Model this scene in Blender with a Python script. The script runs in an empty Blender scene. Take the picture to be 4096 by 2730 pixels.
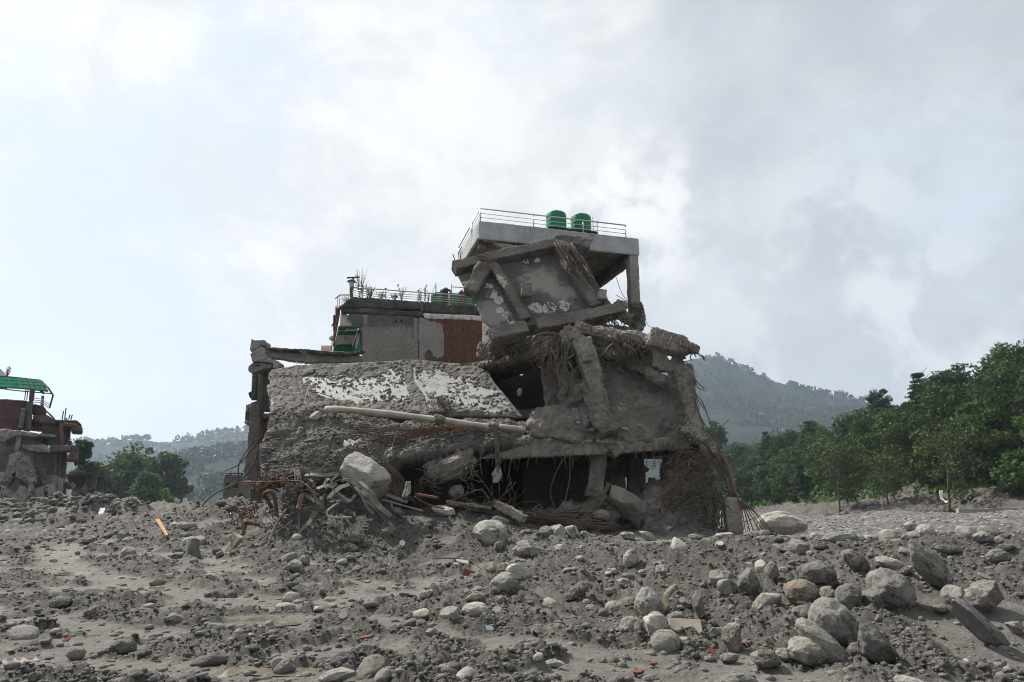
import bpy, bmesh, math, random
import numpy as np
from mathutils import Vector, Matrix

R = math.radians
scene = bpy.context.scene
COL = scene.collection

# ------------------------------------------------------------------ camera, light, sky, exposure
CAM = Vector((0.0, 0.0, 1.65))
PITCH = R(13.5)
cd = bpy.data.cameras.new('camera')
cam = bpy.data.objects.new('camera', cd)
COL.objects.link(cam)
cam.location = CAM
cam.rotation_euler = (R(90) + PITCH, 0, 0)
cd.sensor_width = 36.0
cd.lens = 24.0
cd.clip_start = 0.1
cd.clip_end = 9000
scene.camera = cam

SUN_EL, SUN_AZ = R(50), R(-56)          # azimuth from +Y towards +X
sun_dir = Vector((math.sin(SUN_AZ) * math.cos(SUN_EL), math.cos(SUN_AZ) * math.cos(SUN_EL), math.sin(SUN_EL)))
sd = bpy.data.lights.new('sun', 'SUN')
sd.energy = 5.0
sd.angle = R(1.5)
sd.color = (1.0, 0.955, 0.88)
sun = bpy.data.objects.new('sun', sd)
COL.objects.link(sun)
sun.location = (-60, 30, 90)
sun.rotation_euler = sun_dir.to_track_quat('Z', 'Y').to_euler()

scene.view_settings.view_transform = 'Standard'
scene.view_settings.look = 'None'
scene.view_settings.exposure = 0.64
scene.view_settings.gamma = 1.0
scene.view_settings.use_curve_mapping = False
scene.render.engine = 'CYCLES'
scene.cycles.max_bounces = 6
scene.cycles.diffuse_bounces = 3
scene.cycles.glossy_bounces = 2
scene.cycles.transmission_bounces = 3
scene.cycles.transparent_max_bounces = 8
scene.cycles.volume_bounces = 0
scene.cycles.use_denoising = True
scene.cycles.filter_width = 1.05
try:
    scene.cycles.denoiser = 'OPENIMAGEDENOISE'
    scene.cycles.denoising_input_passes = 'RGB_ALBEDO_NORMAL'
    scene.cycles.denoising_prefilter = 'ACCURATE'
except Exception:
    pass

# ------------------------------------------------------------------ photograph grid -> points in the place
SP, CPI = math.sin(PITCH), math.cos(PITCH)
FR = {'S': (0, 0, 1.0), 'A': (950, 1250, 1.651), 'B': (1750, 780, 1.961), 'C': (1800, 1250, 1.651), 'D': (0, 1400, 1.96),
      'E': (2700, 1350, 1.6856), 'F': (0, 1950, 1.681), 'G': (1300, 1950, 1.681), 'H': (2600, 1950, 1.573),
      'I': (1250, 1050, 3.137), 'J': (0, 1450, 2.412), 'K': (900, 1700, 2.851), 'L': (2300, 1250, 1.743), 'M': (900, 1330, 2.1775)}
FPX = 4096 * 24.0 / 36.0

def ray(fr, x, y):
    ox, oy, s = FR[fr]
    sx, sy = ox + x / s, oy + y / s
    u, v = (sx - 2048) / FPX, (1365 - sy) / FPX
    return Vector((u, CPI - v * SP, SP + v * CPI))

def p(fr, x, y, Y):
    d = ray(fr, x, y)
    return CAM + d * (Y / d.y)

def at_z(fr, x, y, z):
    d = ray(fr, x, y)
    return CAM + d * ((z - CAM.z) / d.z)

def px(fr, n, Y):
    """metres covered by n units of that grid at depth Y"""
    return n / FR[fr][2] / FPX * Y * 1.02

# ------------------------------------------------------------------ noise (numpy)
_r = np.random.RandomState(11)
_PERM = np.concatenate([_r.permutation(256)] * 3)
_GR = _r.normal(size=(256, 3)); _GR /= np.linalg.norm(_GR, axis=1)[:, None]
_JIT = _r.rand(256, 3)

def perlin(P):
    P = np.asarray(P, dtype=np.float64)
    i = np.floor(P).astype(np.int64)
    f = P - i
    u = f * f * f * (f * (f * 6 - 15) + 10)
    i &= 255
    out = 0
    for dx in (0, 1):
        wx = u[:, 0] if dx else 1 - u[:, 0]
        for dy in (0, 1):
            wy = u[:, 1] if dy else 1 - u[:, 1]
            for dz in (0, 1):
                wz = u[:, 2] if dz else 1 - u[:, 2]
                h = _PERM[_PERM[_PERM[(i[:, 0] + dx) & 255] + ((i[:, 1] + dy) & 255)] + ((i[:, 2] + dz) & 255)]
                g = _GR[h]
                d = g[:, 0] * (f[:, 0] - dx) + g[:, 1] * (f[:, 1] - dy) + g[:, 2] * (f[:, 2] - dz)
                out = out + wx * wy * wz * d
    return out * 1.6

def fbm(P, octaves=4, lac=2.03, gain=0.5):
    P = np.asarray(P, dtype=np.float64)
    a, s, o = 1.0, 1.0, 0
    for k in range(octaves):
        o = o + a * perlin(P * s + 17.3 * k)
        a *= gain; s *= lac
    return o

def worley2(X, Y, seed=0):
    """distance to the nearest jittered cell point, and a random number of that cell"""
    ix = np.floor(X).astype(np.int64); iy = np.floor(Y).astype(np.int64)
    best = np.full(X.shape, 9.0); val = np.zeros(X.shape)
    for dx in (-1, 0, 1):
        for dy in (-1, 0, 1):
            cx, cy = ix + dx, iy + dy
            h = _PERM[_PERM[(cx + seed * 7) & 255] + ((cy + seed * 13) & 255)]
            j = _JIT[h]
            d = (cx + j[:, 0] - X) ** 2 + (cy + j[:, 1] - Y) ** 2
            m = d < best
            best = np.where(m, d, best); val = np.where(m, j[:, 2], val)
    return np.sqrt(best), val

def sstep(a, b, x):
    t = np.clip((x - a) / (b - a), 0, 1)
    return t * t * (3 - 2 * t)

# ------------------------------------------------------------------ mesh helpers
def mesh_np(name, V, F, smooth=True):
    V = np.ascontiguousarray(V, dtype=np.float32); F = np.ascontiguousarray(F, dtype=np.int32)
    me = bpy.data.meshes.new(name)
    k = F.shape[1]
    me.vertices.add(len(V)); me.vertices.foreach_set('co', V.ravel())
    me.loops.add(F.size); me.loops.foreach_set('vertex_index', F.ravel())
    me.polygons.add(len(F)); me.polygons.foreach_set('loop_start', np.arange(0, F.size, k, dtype=np.int32))
    me.polygons.foreach_set('use_smooth', np.full(len(F), smooth, dtype=bool))
    me.update(calc_edges=True); me.validate()
    return me

def getV(me):
    a = np.empty(len(me.vertices) * 3, dtype=np.float32); me.vertices.foreach_get('co', a)
    return a.reshape(-1, 3).astype(np.float64)

def setV(me, V):
    me.vertices.foreach_set('co', np.ascontiguousarray(V, dtype=np.float32).ravel()); me.update()

def getN(me):
    a = np.empty(len(me.vertices) * 3, dtype=np.float32); me.vertex_normals.foreach_get('vector', a)
    return a.reshape(-1, 3).astype(np.float64)

class MB:
    """collects closed solids in world coordinates"""
    def __init__(self):
        self.v, self.f = [], []
    def add(self, vs, fs):
        b = len(self.v)
        self.v += [tuple(q) for q in vs]
        self.f += [tuple(i + b for i in f) for f in fs]
        return self
    def prism(self, pts, ext):
        pts = [Vector(q) for q in pts]; ext = Vector(ext); n = len(pts)
        vs = pts + [q + ext for q in pts]
        fs = [tuple(range(n)), tuple(reversed(range(n, 2 * n)))] + [(i, i + n, (i + 1) % n + n, (i + 1) % n) for i in range(n)]
        return self.add(vs, fs)
    def box(self, lo, hi):
        (a, b, c), (d, e, f) = lo, hi
        return self.prism([(a, b, c), (d, b, c), (d, b, f), (a, b, f)], (0, e - b, 0))
    def bar(self, p0, p1, w, h, up=(0, 0, 1), w1=None, h1=None):
        p0, p1 = Vector(p0), Vector(p1); d = (p1 - p0).normalized(); up = Vector(up)
        s = d.cross(up)
        if s.length < 1e-4: s = d.cross(Vector((0, 1, 0)))
        s.normalize(); t = s.cross(d)
        w1 = w if w1 is None else w1; h1 = h if h1 is None else h1
        vs = []
        for q, ww, hh in ((p0, w, h), (p1, w1, h1)):
            vs += [q - s * ww / 2 - t * hh / 2, q + s * ww / 2 - t * hh / 2, q + s * ww / 2 + t * hh / 2, q - s * ww / 2 + t * hh / 2]
        return self.add(vs, [(3, 2, 1, 0), (4, 5, 6, 7), (0, 1, 5, 4), (1, 2, 6, 5), (2, 3, 7, 6), (3, 0, 4, 7)])
    def tube(self, pts, r, n=6):
        pts = [Vector(q) for q in pts]
        rs = [r] * len(pts) if not hasattr(r, '__len__') else r
        ref = None; vs = []; fs = []
        for i, q in enumerate(pts):
            d = (pts[min(i + 1, len(pts) - 1)] - pts[max(i - 1, 0)])
            if d.length < 1e-7: d = Vector((0, 0, 1))
            d.normalize()
            if ref is None:
                ref = d.orthogonal().normalized()
            else:
                ref = ref - d * ref.dot(d)
                if ref.length < 1e-5: ref = d.orthogonal()
                ref.normalize()
            s = d.cross(ref)
            for k in range(n):
                a = 2 * math.pi * k / n
                vs.append(q + (ref * math.cos(a) + s * math.sin(a)) * rs[i])
        m = len(pts)
        for i in range(m - 1):
            for k in range(n):
                fs.append((i * n + k, i * n + (k + 1) % n, (i + 1) * n + (k + 1) % n, (i + 1) * n + k))
        fs.append(tuple(reversed(range(n)))); fs.append(tuple(range((m - 1) * n, m * n)))
        return self.add(vs, fs)
    def lathe(self, c, prof, n=20):
        """closed solid of revolution, prof = [(r, z)] from bottom to top"""
        c = Vector(c); vs = []; fs = []
        for r_, z in prof:
            for k in range(n):
                a = 2 * math.pi * k / n
                vs.append(c + Vector((r_ * math.cos(a), r_ * math.sin(a), z)))
        m = len(prof)
        for i in range(m - 1):
            for k in range(n):
                fs.append((i * n + k, i * n + (k + 1) % n, (i + 1) * n + (k + 1) % n, (i + 1) * n + k))
        fs.append(tuple(reversed(range(n)))); fs.append(tuple(range((m - 1) * n, m * n)))
        return self.add(vs, fs)
    def ribbon(self, pts, w, t, side):
        """flat strip of width w, thickness t through pts; side = list of width directions"""
        pts = [Vector(q) for q in pts]; vs = []; fs = []
        for i, q in enumerate(pts):
            d = (pts[min(i + 1, len(pts) - 1)] - pts[max(i - 1, 0)]).normalized()
            s = Vector(side[i]); s = s - d * s.dot(d)
            if s.length < 1e-4: s = d.orthogonal()
            s.normalize(); nn = d.cross(s)
            vs += [q - s * w / 2 - nn * t / 2, q + s * w / 2 - nn * t / 2, q + s * w / 2 + nn * t / 2, q - s * w / 2 + nn * t / 2]
        m = len(pts)
        for i in range(m - 1):
            for k in range(4):
                fs.append((i * 4 + k, i * 4 + (k + 1) % 4, (i + 1) * 4 + (k + 1) % 4, (i + 1) * 4 + k))
        fs.append((3, 2, 1, 0)); fs.append(tuple(range((m - 1) * 4, m * 4)))
        return self.add(vs, fs)
    def mesh(self, name='mesh', smooth=False):
        me = bpy.data.meshes.new(name)
        me.from_pydata(self.v, [], self.f); me.update()
        bm = bmesh.new(); bm.from_mesh(me)
        bmesh.ops.recalc_face_normals(bm, faces=bm.faces)
        bm.to_mesh(me); bm.free()
        me.polygons.foreach_set('use_smooth', np.full(len(me.polygons), smooth, dtype=bool))
        return me

def tag(o, label=None, cat=None, group=None, kind=None):
    if label: o['label'] = label
    if cat: o['category'] = cat
    if group: o['group'] = group
    if kind: o['kind'] = kind
    return o

def link(name, me, m=None, parent=None):
    o = bpy.data.objects.new(name, me)
    COL.objects.link(o)
    if m is not None:
        if len(me.materials): me.materials[0] = m
        else: me.materials.append(m)
    if parent is not None:
        o.parent = parent
        o.matrix_parent_inverse = Matrix.Translation(-world_loc(parent))
    return o

_WL = {}
def world_loc(o):
    return _WL.get(o.name, Vector((0, 0, 0)))

def empty(name, loc, label=None, cat=None, group=None):
    o = bpy.data.objects.new(name, None)
    o.empty_display_size = 0.2
    COL.objects.link(o)
    o.location = loc
    _WL[o.name] = Vector(loc)
    return tag(o, label, cat, group)

def solid(name, mb, m, parent=None, smooth=False, label=None, bevel=0.0):
    me = mb.mesh(name, smooth)
    if bevel:
        bm = bmesh.new(); bm.from_mesh(me)
        bmesh.ops.bevel(bm, geom=[e for e in bm.edges], offset=bevel, segments=1, affect='EDGES')
        bm.to_mesh(me); bm.free()
    o = link(name, me, m, parent)
    if label: o['label'] = label
    return o

def rough_mesh(me, voxel=0.06, amp=0.05, freq=2.2, amp2=0.02, freq2=9.0, seed=0.0, smooth=False):
    """weathered, mud-caked version of the closed solids in me: one skin, displaced"""
    o = bpy.data.objects.new('tmp', me); COL.objects.link(o)
    md = o.modifiers.new('r', 'REMESH'); md.mode = 'VOXEL'; md.voxel_size = voxel
    dg = bpy.context.evaluated_depsgraph_get(); dg.update()
    out = bpy.data.meshes.new_from_object(o.evaluated_get(dg))
    bpy.data.objects.remove(o)
    V, N = getV(out), getN(out)
    d = amp * fbm(V * freq + seed, 3) + amp2 * fbm(V * freq2 + seed * 1.7, 3) + min(.012, voxel * .2) * perlin(V * 21 + seed)
    V = V + N * d[:, None]
    setV(out, V)
    out.polygons.foreach_set('use_smooth', np.full(len(out.polygons), smooth, dtype=bool))
    return out

def rough(name, mb, m, parent=None, label=None, **kw):
    o = link(name, rough_mesh(mb.mesh(name), **kw), m, parent)
    o.data.name = name
    if label: o['label'] = label
    return o

def spline(pts, n):
    """Catmull-Rom through pts"""
    pts = [Vector(q) for q in pts]
    if len(pts) < 3:
        return [pts[0].lerp(pts[-1], i / n) for i in range(n + 1)]
    out = []
    ext = [pts[0] * 2 - pts[1]] + pts + [pts[-1] * 2 - pts[-2]]
    m = len(pts) - 1
    for i in range(n + 1):
        t = i / n * m; k = min(int(t), m - 1); t -= k
        a, b, c, d = ext[k:k + 4]
        out.append(0.5 * ((2 * b) + (c - a) * t + (2 * a - 5 * b + 4 * c - d) * t * t + (3 * b - a - 3 * c + d) * t ** 3))
    return out

def loft(curves, nu, nv):
    """grid through a list of curves (each a list of points); rows run across"""
    rows = [spline(c, nu - 1) for c in curves]
    G = np.zeros((nv, nu, 3))
    for j in range(nu):
        col_ = spline([r_[j] for r_ in rows], nv - 1)
        for i in range(nv): G[i, j] = col_[i]
    return G

def grid_faces(nv, nu, off=0):
    idx = np.arange(nv * nu).reshape(nv, nu) + off
    return np.stack([idx[:-1, :-1].ravel(), idx[:-1, 1:].ravel(), idx[1:, 1:].ravel(), idx[1:, :-1].ravel()], 1)

def grid_normals(G):
    du = np.gradient(G, axis=1); dv = np.gradient(G, axis=0)
    n = np.cross(du, dv); n /= np.linalg.norm(n, axis=2)[..., None] + 1e-9
    return n

def thick_grid(name, G, Nn, t, smooth=True):
    """closed sheet: top grid G, bottom G - Nn*t"""
    nv, nu, _ = G.shape
    B = G - Nn * t
    V = np.concatenate([G.reshape(-1, 3), B.reshape(-1, 3)])
    F = [grid_faces(nv, nu), grid_faces(nv, nu, nv * nu)[:, ::-1]]
    idx = np.arange(nv * nu).reshape(nv, nu)
    loop = np.concatenate([idx[0, :-1], idx[:-1, -1], idx[-1, :0:-1], idx[:0:-1, 0]])
    nx = np.roll(loop, -1)
    F.append(np.stack([loop, loop + nv * nu, nx + nv * nu, nx], 1))
    return mesh_np(name, V, np.concatenate(F), smooth)

rnd = random.Random(5)
def rv(s=1.0): return Vector((rnd.uniform(-s, s), rnd.uniform(-s, s), rnd.uniform(-s, s)))
# ------------------------------------------------------------------ materials
class NT:
    def __init__(self, tree):
        self.t = tree; self.n = tree.nodes; self.l = tree.links
    def new(self, typ, **kw):
        nd = self.n.new(typ)
        for k, v in kw.items(): setattr(nd, k, v)
        return nd
    def set(self, sock, v):
        if isinstance(v, bpy.types.NodeSocket): self.l.new(v, sock)
        elif hasattr(v, '__len__') and sock.type == 'RGBA': sock.default_value = (*v[:3], 1)
        else: sock.default_value = v
    def pos(self): return self.new('ShaderNodeNewGeometry').outputs['Position']
    def vmul(self, v, s):
        nd = self.new('ShaderNodeVectorMath', operation='MULTIPLY'); self.set(nd.inputs[0], v); nd.inputs[1].default_value = s
        return nd.outputs[0]
    def noise(self, scale, detail=5, rough=0.55, vec=None, dist=0.0):
        nd = self.new('ShaderNodeTexNoise'); self.set(nd.inputs['Vector'], vec if vec is not None else self.pos())
        nd.inputs['Scale'].default_value = scale; nd.inputs['Detail'].default_value = detail
        nd.inputs['Roughness'].default_value = rough; nd.inputs['Distortion'].default_value = dist
        return nd.outputs['Fac']
    def voro(self, scale, vec=None, feature='F1', out='Distance'):
        nd = self.new('ShaderNodeTexVoronoi', feature=feature); self.set(nd.inputs['Vector'], vec if vec is not None else self.pos())
        nd.inputs['Scale'].default_value = scale
        return nd.outputs[out]
    def ramp(self, fac, stops):
        nd = self.new('ShaderNodeValToRGB'); self.set(nd.inputs[0], fac)
        e = nd.color_ramp.elements
        while len(e) < len(stops): e.new(0.5)
        for i, (q, c) in enumerate(stops):
            e[i].position = q; e[i].color = (*c, 1) if hasattr(c, '__len__') else (c, c, c, 1)
        return nd.outputs[0]
    def mix(self, fac, a, b, mode='MIX'):
        nd = self.new('ShaderNodeMix', data_type='RGBA', blend_type=mode)
        self.set(nd.inputs[0], fac); self.set(nd.inputs[6], a); self.set(nd.inputs[7], b)
        return nd.outputs[2]
    def math(self, op, a, b=0.0, c=0.0, clamp=False):
        nd = self.new('ShaderNodeMath', operation=op, use_clamp=clamp)
        for i, x in enumerate((a, b, c)): self.set(nd.inputs[i], x)
        return nd.outputs[0]
    def rng(self, v, a, b, c=0.0, d=1.0):
        nd = self.new('ShaderNodeMapRange', interpolation_type='SMOOTHSTEP'); self.set(nd.inputs[0], v)
        for i, x in enumerate((a, b, c, d)): nd.inputs[i + 1].default_value = x
        return nd.outputs[0]
    def vm(self, op, a, b=None):
        nd = self.new('ShaderNodeVectorMath', operation=op); self.set(nd.inputs[0], a)
        if b is not None: self.set(nd.inputs[1], b)
        return nd

def new_mat(name):
    m = bpy.data.materials.new(name); m.use_nodes = True
    nt = NT(m.node_tree); nt.n.clear()
    out = nt.new('ShaderNodeOutputMaterial'); b = nt.new('ShaderNodeBsdfPrincipled')
    nt.l.new(b.outputs[0], out.inputs[0])
    nt.b = b; nt.out = out
    return m, nt

def bump(nt, h, strength=0.5, dist=0.03):
    nd = nt.new('ShaderNodeBump'); nt.set(nd.inputs['Height'], h)
    nd.inputs['Strength'].default_value = strength; nd.inputs['Distance'].default_value = dist
    nt.l.new(nd.outputs[0], nt.b.inputs['Normal'])

def earthy(name, dark, mid, light, scale=2.0, fine=25.0, rough=0.9, bs=0.6, bd=0.03, streak=False, spots=None, patches=None, stains=None):
    """mud, stone or caked concrete: two scales of tone, grain and fine relief"""
    m, nt = new_mat(name)
    pos = nt.pos()
    n1 = nt.noise(scale, 6, 0.6, pos)
    vec2 = nt.vmul(pos, (1, 1, 0.18)) if streak else pos
    n2 = nt.noise(fine * (0.35 if streak else 1.0), 5, 0.65, vec2)
    f = nt.math('ADD', nt.math('MULTIPLY', n1, 0.6), nt.math('MULTIPLY', n2, 0.4))
    c = nt.ramp(f, [(0.32, dark), (0.5, mid), (0.68, light)])
    if spots:                                           # pale grit
        sc, th, colr = spots
        v = nt.voro(sc, pos)
        c = nt.mix(nt.rng(v, th, th * 0.6, 0.0, 0.8), c, colr)
    if stains:                                          # broad pale areas where the mud skin came away
        for (q, rad, colr) in stains:
            d = nt.math('ADD', nt.vm('DISTANCE', pos, tuple(q)).outputs['Value'], nt.math('MULTIPLY', nt.math('SUBTRACT', nt.noise(1.6, 6, 0.7, pos), 0.5), rad * 2.2))
            c = nt.mix(nt.rng(d, rad, rad * 0.45, 0.0, 0.85), c, nt.mix(n2, tuple(x * .75 for x in colr), colr))
    if patches:                                         # flakes of old paint or plaster left at given places
        colr, places, pscale, keep = patches
        mask = None
        for (q, rad) in places:
            d = nt.vm('DISTANCE', pos, tuple(q)).outputs['Value']
            k = nt.rng(d, rad, rad * 0.35)
            mask = k if mask is None else nt.math('MAXIMUM', mask, k)
        nz = nt.noise(pscale, 7, 0.75, nt.vmul(pos, (1, 1, 0.7)))
        big = nt.noise(pscale * 0.22, 3, 0.5, pos)
        s = nt.math('ADD', nt.math('MULTIPLY', nz, 0.7), nt.math('MULTIPLY', big, 0.5))
        flake = nt.math('MULTIPLY', nt.rng(nt.math('ADD', s, nt.math('MULTIPLY', mask, 0.35)), keep, keep + 0.03), nt.rng(mask, 0.02, 0.2))
        c = nt.mix(flake, c, colr)
    nt.set(nt.b.inputs['Base Color'], c)
    nt.b.inputs['Roughness'].default_value = rough
    nt.b.inputs['Specular IOR Level'].default_value = 0.25
    h = nt.math('ADD', nt.math('MULTIPLY', nt.noise(fine * 1.4, 6, 0.7, pos), 1.0), nt.math('MULTIPLY', nt.noise(fine * 0.3, 4, 0.6, pos), 1.5))
    bump(nt, h, bs, bd)
    return m

def plain(name, colr, rough=0.6, var=0.15, scale=4.0, metal=0.0, dirt=None, bs=0.15):
    m, nt = new_mat(name)
    pos = nt.pos()
    n = nt.noise(scale, 6, 0.65, pos)
    lo = tuple(c * (1 - var) for c in colr); hi = tuple(min(1, c * (1 + var)) for c in colr)
    c = nt.ramp(n, [(0.3, lo), (0.7, hi)])
    if dirt:
        dc, am = dirt
        c = nt.mix(nt.rng(nt.noise(scale * 2.3, 6, 0.7, nt.vmul(pos, (1, 1, 0.35))), 0.62 - am * 0.35, 0.72 - am * 0.2), c, dc)
    nt.set(nt.b.inputs['Base Color'], c)
    nt.b.inputs['Roughness'].default_value = rough; nt.b.inputs['Metallic'].default_value = metal; nt.b.inputs['Specular IOR Level'].default_value = .2
    bump(nt, nt.noise(scale * 9, 5, 0.6, pos), bs, 0.02)
    return m

MUDC = (0.10, 0.092, 0.082)
M = {}
# --- wet and dry silt of the ground
def ground_mat():
    m, nt = new_mat('flood_mud')
    pos = nt.pos()
    at = nt.new('ShaderNodeAttribute'); at.attribute_name = 'clod'
    n1 = nt.noise(0.45, 6, 0.6, pos); n2 = nt.noise(5.0, 6, 0.65, pos); n3 = nt.noise(34.0, 5, 0.7, pos)
    f = nt.math('ADD', nt.math('ADD', nt.math('MULTIPLY', n1, 0.30), nt.math('MULTIPLY', n2, 0.38)), nt.math('MULTIPLY', n3, 0.32))
    clod = nt.ramp(f, [(0.36, (0.034, 0.0325, 0.029)), (0.5, (0.096, 0.091, 0.082)), (0.64, (0.210, 0.200, 0.182))])
    silt = nt.ramp(f, [(0.34, (0.102, 0.096, 0.085)), (0.52, (0.190, 0.180, 0.161)), (0.66, (0.285, 0.272, 0.245))])
    c = nt.mix(nt.rng(nt.math('ADD', at.outputs['Fac'], nt.math('MULTIPLY', nt.math('SUBTRACT', n2, 0.5), 0.8)), 0.2, 0.6), silt, clod)
    grit = nt.rng(nt.voro(22.0, pos), 0.16, 0.08, 0.0, 0.6)
    pick = nt.rng(nt.noise(3.1, 3, 0.5, pos), 0.5, 0.6)
    c = nt.mix(nt.math('MULTIPLY', grit, pick), c, (0.24, 0.232, 0.218))
    far = nt.new('ShaderNodeSeparateXYZ'); nt.set(far.inputs[0], pos)
    peb = nt.voro(2.4, pos, out='Color')
    pebs = nt.new('ShaderNodeSeparateColor'); nt.set(pebs.inputs[0], peb)
    pc = nt.ramp(pebs.outputs[0], [(0.0, (0.06, 0.06, 0.06)), (0.6, (0.12, 0.12, 0.116)), (1.0, (0.30, 0.30, 0.29))])
    bed = nt.math('MULTIPLY', nt.rng(far.outputs[1], 30.0, 46.0), nt.rng(far.outputs[0], 4.0, 14.0))
    c = nt.mix(nt.math('MULTIPLY', bed, nt.rng(nt.voro(2.4, pos), 0.62, 0.35, 0.0, 0.95)), c, pc)
    nt.set(nt.b.inputs['Base Color'], c)
    wet = nt.rng(nt.noise(0.8, 4, 0.6, pos), 0.55, 0.72)
    nt.set(nt.b.inputs['Roughness'], nt.math('SUBTRACT', 0.92, nt.math('MULTIPLY', wet, 0.32)))
    nt.b.inputs['Specular IOR Level'].default_value = 0.3
    h = nt.math('ADD', nt.noise(42.0, 6, 0.75, pos), nt.math('MULTIPLY', nt.noise(11.0, 5, 0.65, pos), 1.6))
    bump(nt, h, 1.0, 0.05)
    return m
M['mud'] = ground_mat()
M['clod'] = earthy('churned_mud', (0.044, 0.0415, 0.037), (0.108, 0.102, 0.091), (0.205, 0.195, 0.177), 3.0, 30.0, 0.9, 0.7, 0.03, spots=(26.0, 0.10, (0.30, 0.29, 0.27)))
M['caked'] = earthy('mud_caked_concrete', (0.090, 0.081, 0.069), (0.175, 0.159, 0.138), (0.285, 0.263, 0.233), 1.3, 18.0, 0.92, 0.6, 0.03, streak=True)
M['caked_dark'] = earthy('silt_coated_wall', (0.080, 0.072, 0.063), (0.140, 0.128, 0.113), (0.220, 0.203, 0.181), 1.6, 22.0, 0.95, 0.6, 0.03, spots=(16.0, 0.06, (0.28, 0.27, 0.25)),
                        patches=((0.36, 0.33, 0.20), [(p('C', 1050, 540, 22.0), 0.75), (p('C', 990, 590, 22.0), 0.5), (p('C', 1160, 600, 22.0), 0.6)], 6.0, 0.99))
M['concrete'] = earthy('weathered_concrete', (0.145, 0.135, 0.120), (0.215, 0.203, 0.185), (0.300, 0.287, 0.265), 0.9, 14.0, 0.88, 0.45, 0.02, streak=True)
M['concrete_far'] = earthy('dirty_plaster', (0.070, 0.063, 0.055), (0.115, 0.106, 0.094), (0.175, 0.163, 0.147), 0.7, 9.0, 0.9, 0.4, 0.02, streak=True)
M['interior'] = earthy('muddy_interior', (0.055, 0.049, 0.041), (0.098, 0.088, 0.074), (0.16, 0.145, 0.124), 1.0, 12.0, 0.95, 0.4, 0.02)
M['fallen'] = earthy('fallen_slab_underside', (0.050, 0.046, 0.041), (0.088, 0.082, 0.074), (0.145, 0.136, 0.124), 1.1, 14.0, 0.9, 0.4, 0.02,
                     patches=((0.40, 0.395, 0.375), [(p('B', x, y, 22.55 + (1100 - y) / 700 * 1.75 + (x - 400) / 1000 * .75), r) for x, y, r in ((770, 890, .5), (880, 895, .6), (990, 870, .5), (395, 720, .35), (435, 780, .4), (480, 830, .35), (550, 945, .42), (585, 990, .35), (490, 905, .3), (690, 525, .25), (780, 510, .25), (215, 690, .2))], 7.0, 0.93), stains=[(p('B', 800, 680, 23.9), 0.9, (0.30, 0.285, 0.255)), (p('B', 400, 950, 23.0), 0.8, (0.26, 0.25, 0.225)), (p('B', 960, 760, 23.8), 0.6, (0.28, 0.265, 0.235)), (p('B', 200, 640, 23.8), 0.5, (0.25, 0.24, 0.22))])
M['fallen_beam'] = earthy('mud_smeared_beam', (0.080, 0.072, 0.062), (0.130, 0.118, 0.103), (0.205, 0.190, 0.170), 1.2, 15.0, 0.9, 0.5, 0.025,
                     patches=((0.42, 0.41, 0.36), [(p('B', 1060, 560, 24), 1.1), (p('B', 480, 640, 23), 0.9)], 5.0, 0.96))
M['silver'] = earthy('silver_grey_paint', (0.20, 0.205, 0.205), (0.325, 0.335, 0.34), (0.41, 0.42, 0.425), 0.9, 9.0, 0.6, 0.12, 0.01, streak=True)
def rock_mat(name, dark, mid, light, mud=0.5):
    m, nt = new_mat(name); pos = nt.pos(); oi = nt.new('ShaderNodeObjectInfo')
    tc = nt.new('ShaderNodeTexCoord'); ob = nt.vmul(tc.outputs['Object'], (1.0, 1.0, 3.2))
    f = nt.math('ADD', nt.math('ADD', nt.math('MULTIPLY', nt.noise(2.4, 6, .65, pos, .6), .40), nt.math('MULTIPLY', nt.noise(26.0, 6, .75, pos), .35)), nt.math('MULTIPLY', nt.noise(2.2, 6, .7, ob, 1.2), .25))
    c = nt.ramp(f, [(.36, dark), (.5, mid), (.64, light)])
    c = nt.mix(1.0, c, nt.ramp(oi.outputs['Random'], [(0, (.72, .72, .74)), (.5, (1.0, .99, .97)), (1, (1.18, 1.15, 1.08))]), 'MULTIPLY')
    mk = nt.rng(nt.math('ADD', nt.math('MULTIPLY', nt.noise(3.3, 5, .7, pos), .75), nt.math('MULTIPLY', nt.noise(19.0, 4, .7, pos), .3)), .62 - .14 * mud, .68 - .14 * mud, 0, .92)
    c = nt.mix(mk, c, nt.mix(nt.noise(30.0, 4, .7, pos), (.055, .051, .045), (.16, .15, .134)))
    nt.set(nt.b.inputs['Base Color'], c); nt.b.inputs['Roughness'].default_value = .9; nt.b.inputs['Specular IOR Level'].default_value = .2
    bump(nt, nt.math('ADD', nt.math('ADD', nt.noise(34.0, 6, .75, pos), nt.math('MULTIPLY', nt.noise(9.0, 5, .65, pos), 1.6)), nt.math('MULTIPLY', mk, 1.2)), .8, .035)
    return m
M['rock'] = rock_mat('grey_river_stone', (.135, .130, .119), (.225, .217, .20), (.35, .338, .313), .3)
M['rock_pale'] = rock_mat('pale_river_stone', (.20, .193, .178), (.30, .29, .268), (.43, .416, .388), .15)
M['rock_dark'] = rock_mat('dark_river_stone', (.085, .082, .076), (.14, .136, .126), (.22, .213, .2), .4)
M['rock_tan'] = rock_mat('tan_river_stone', (.17, .14, .11), (.225, .187, .15), (.29, .25, .21), .1)
M['rock_mud'] = rock_mat('mud_smeared_stone', (.11, .104, .094), (.185, .176, .16), (.30, .288, .264), .75)
M['tile'] = plain('white_floor_tile', (0.27, 0.27, 0.262), 0.45, 0.10, 1.7, bs=0.03)
M['tile_grey'] = plain('grey_floor_tile', (0.21, 0.216, 0.22), 0.45, 0.08, 1.7, bs=0.03)
M['rebar'] = plain('rusty_steel_bar', (0.085, 0.056, 0.039), 0.85, 0.45, 6.0)
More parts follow.
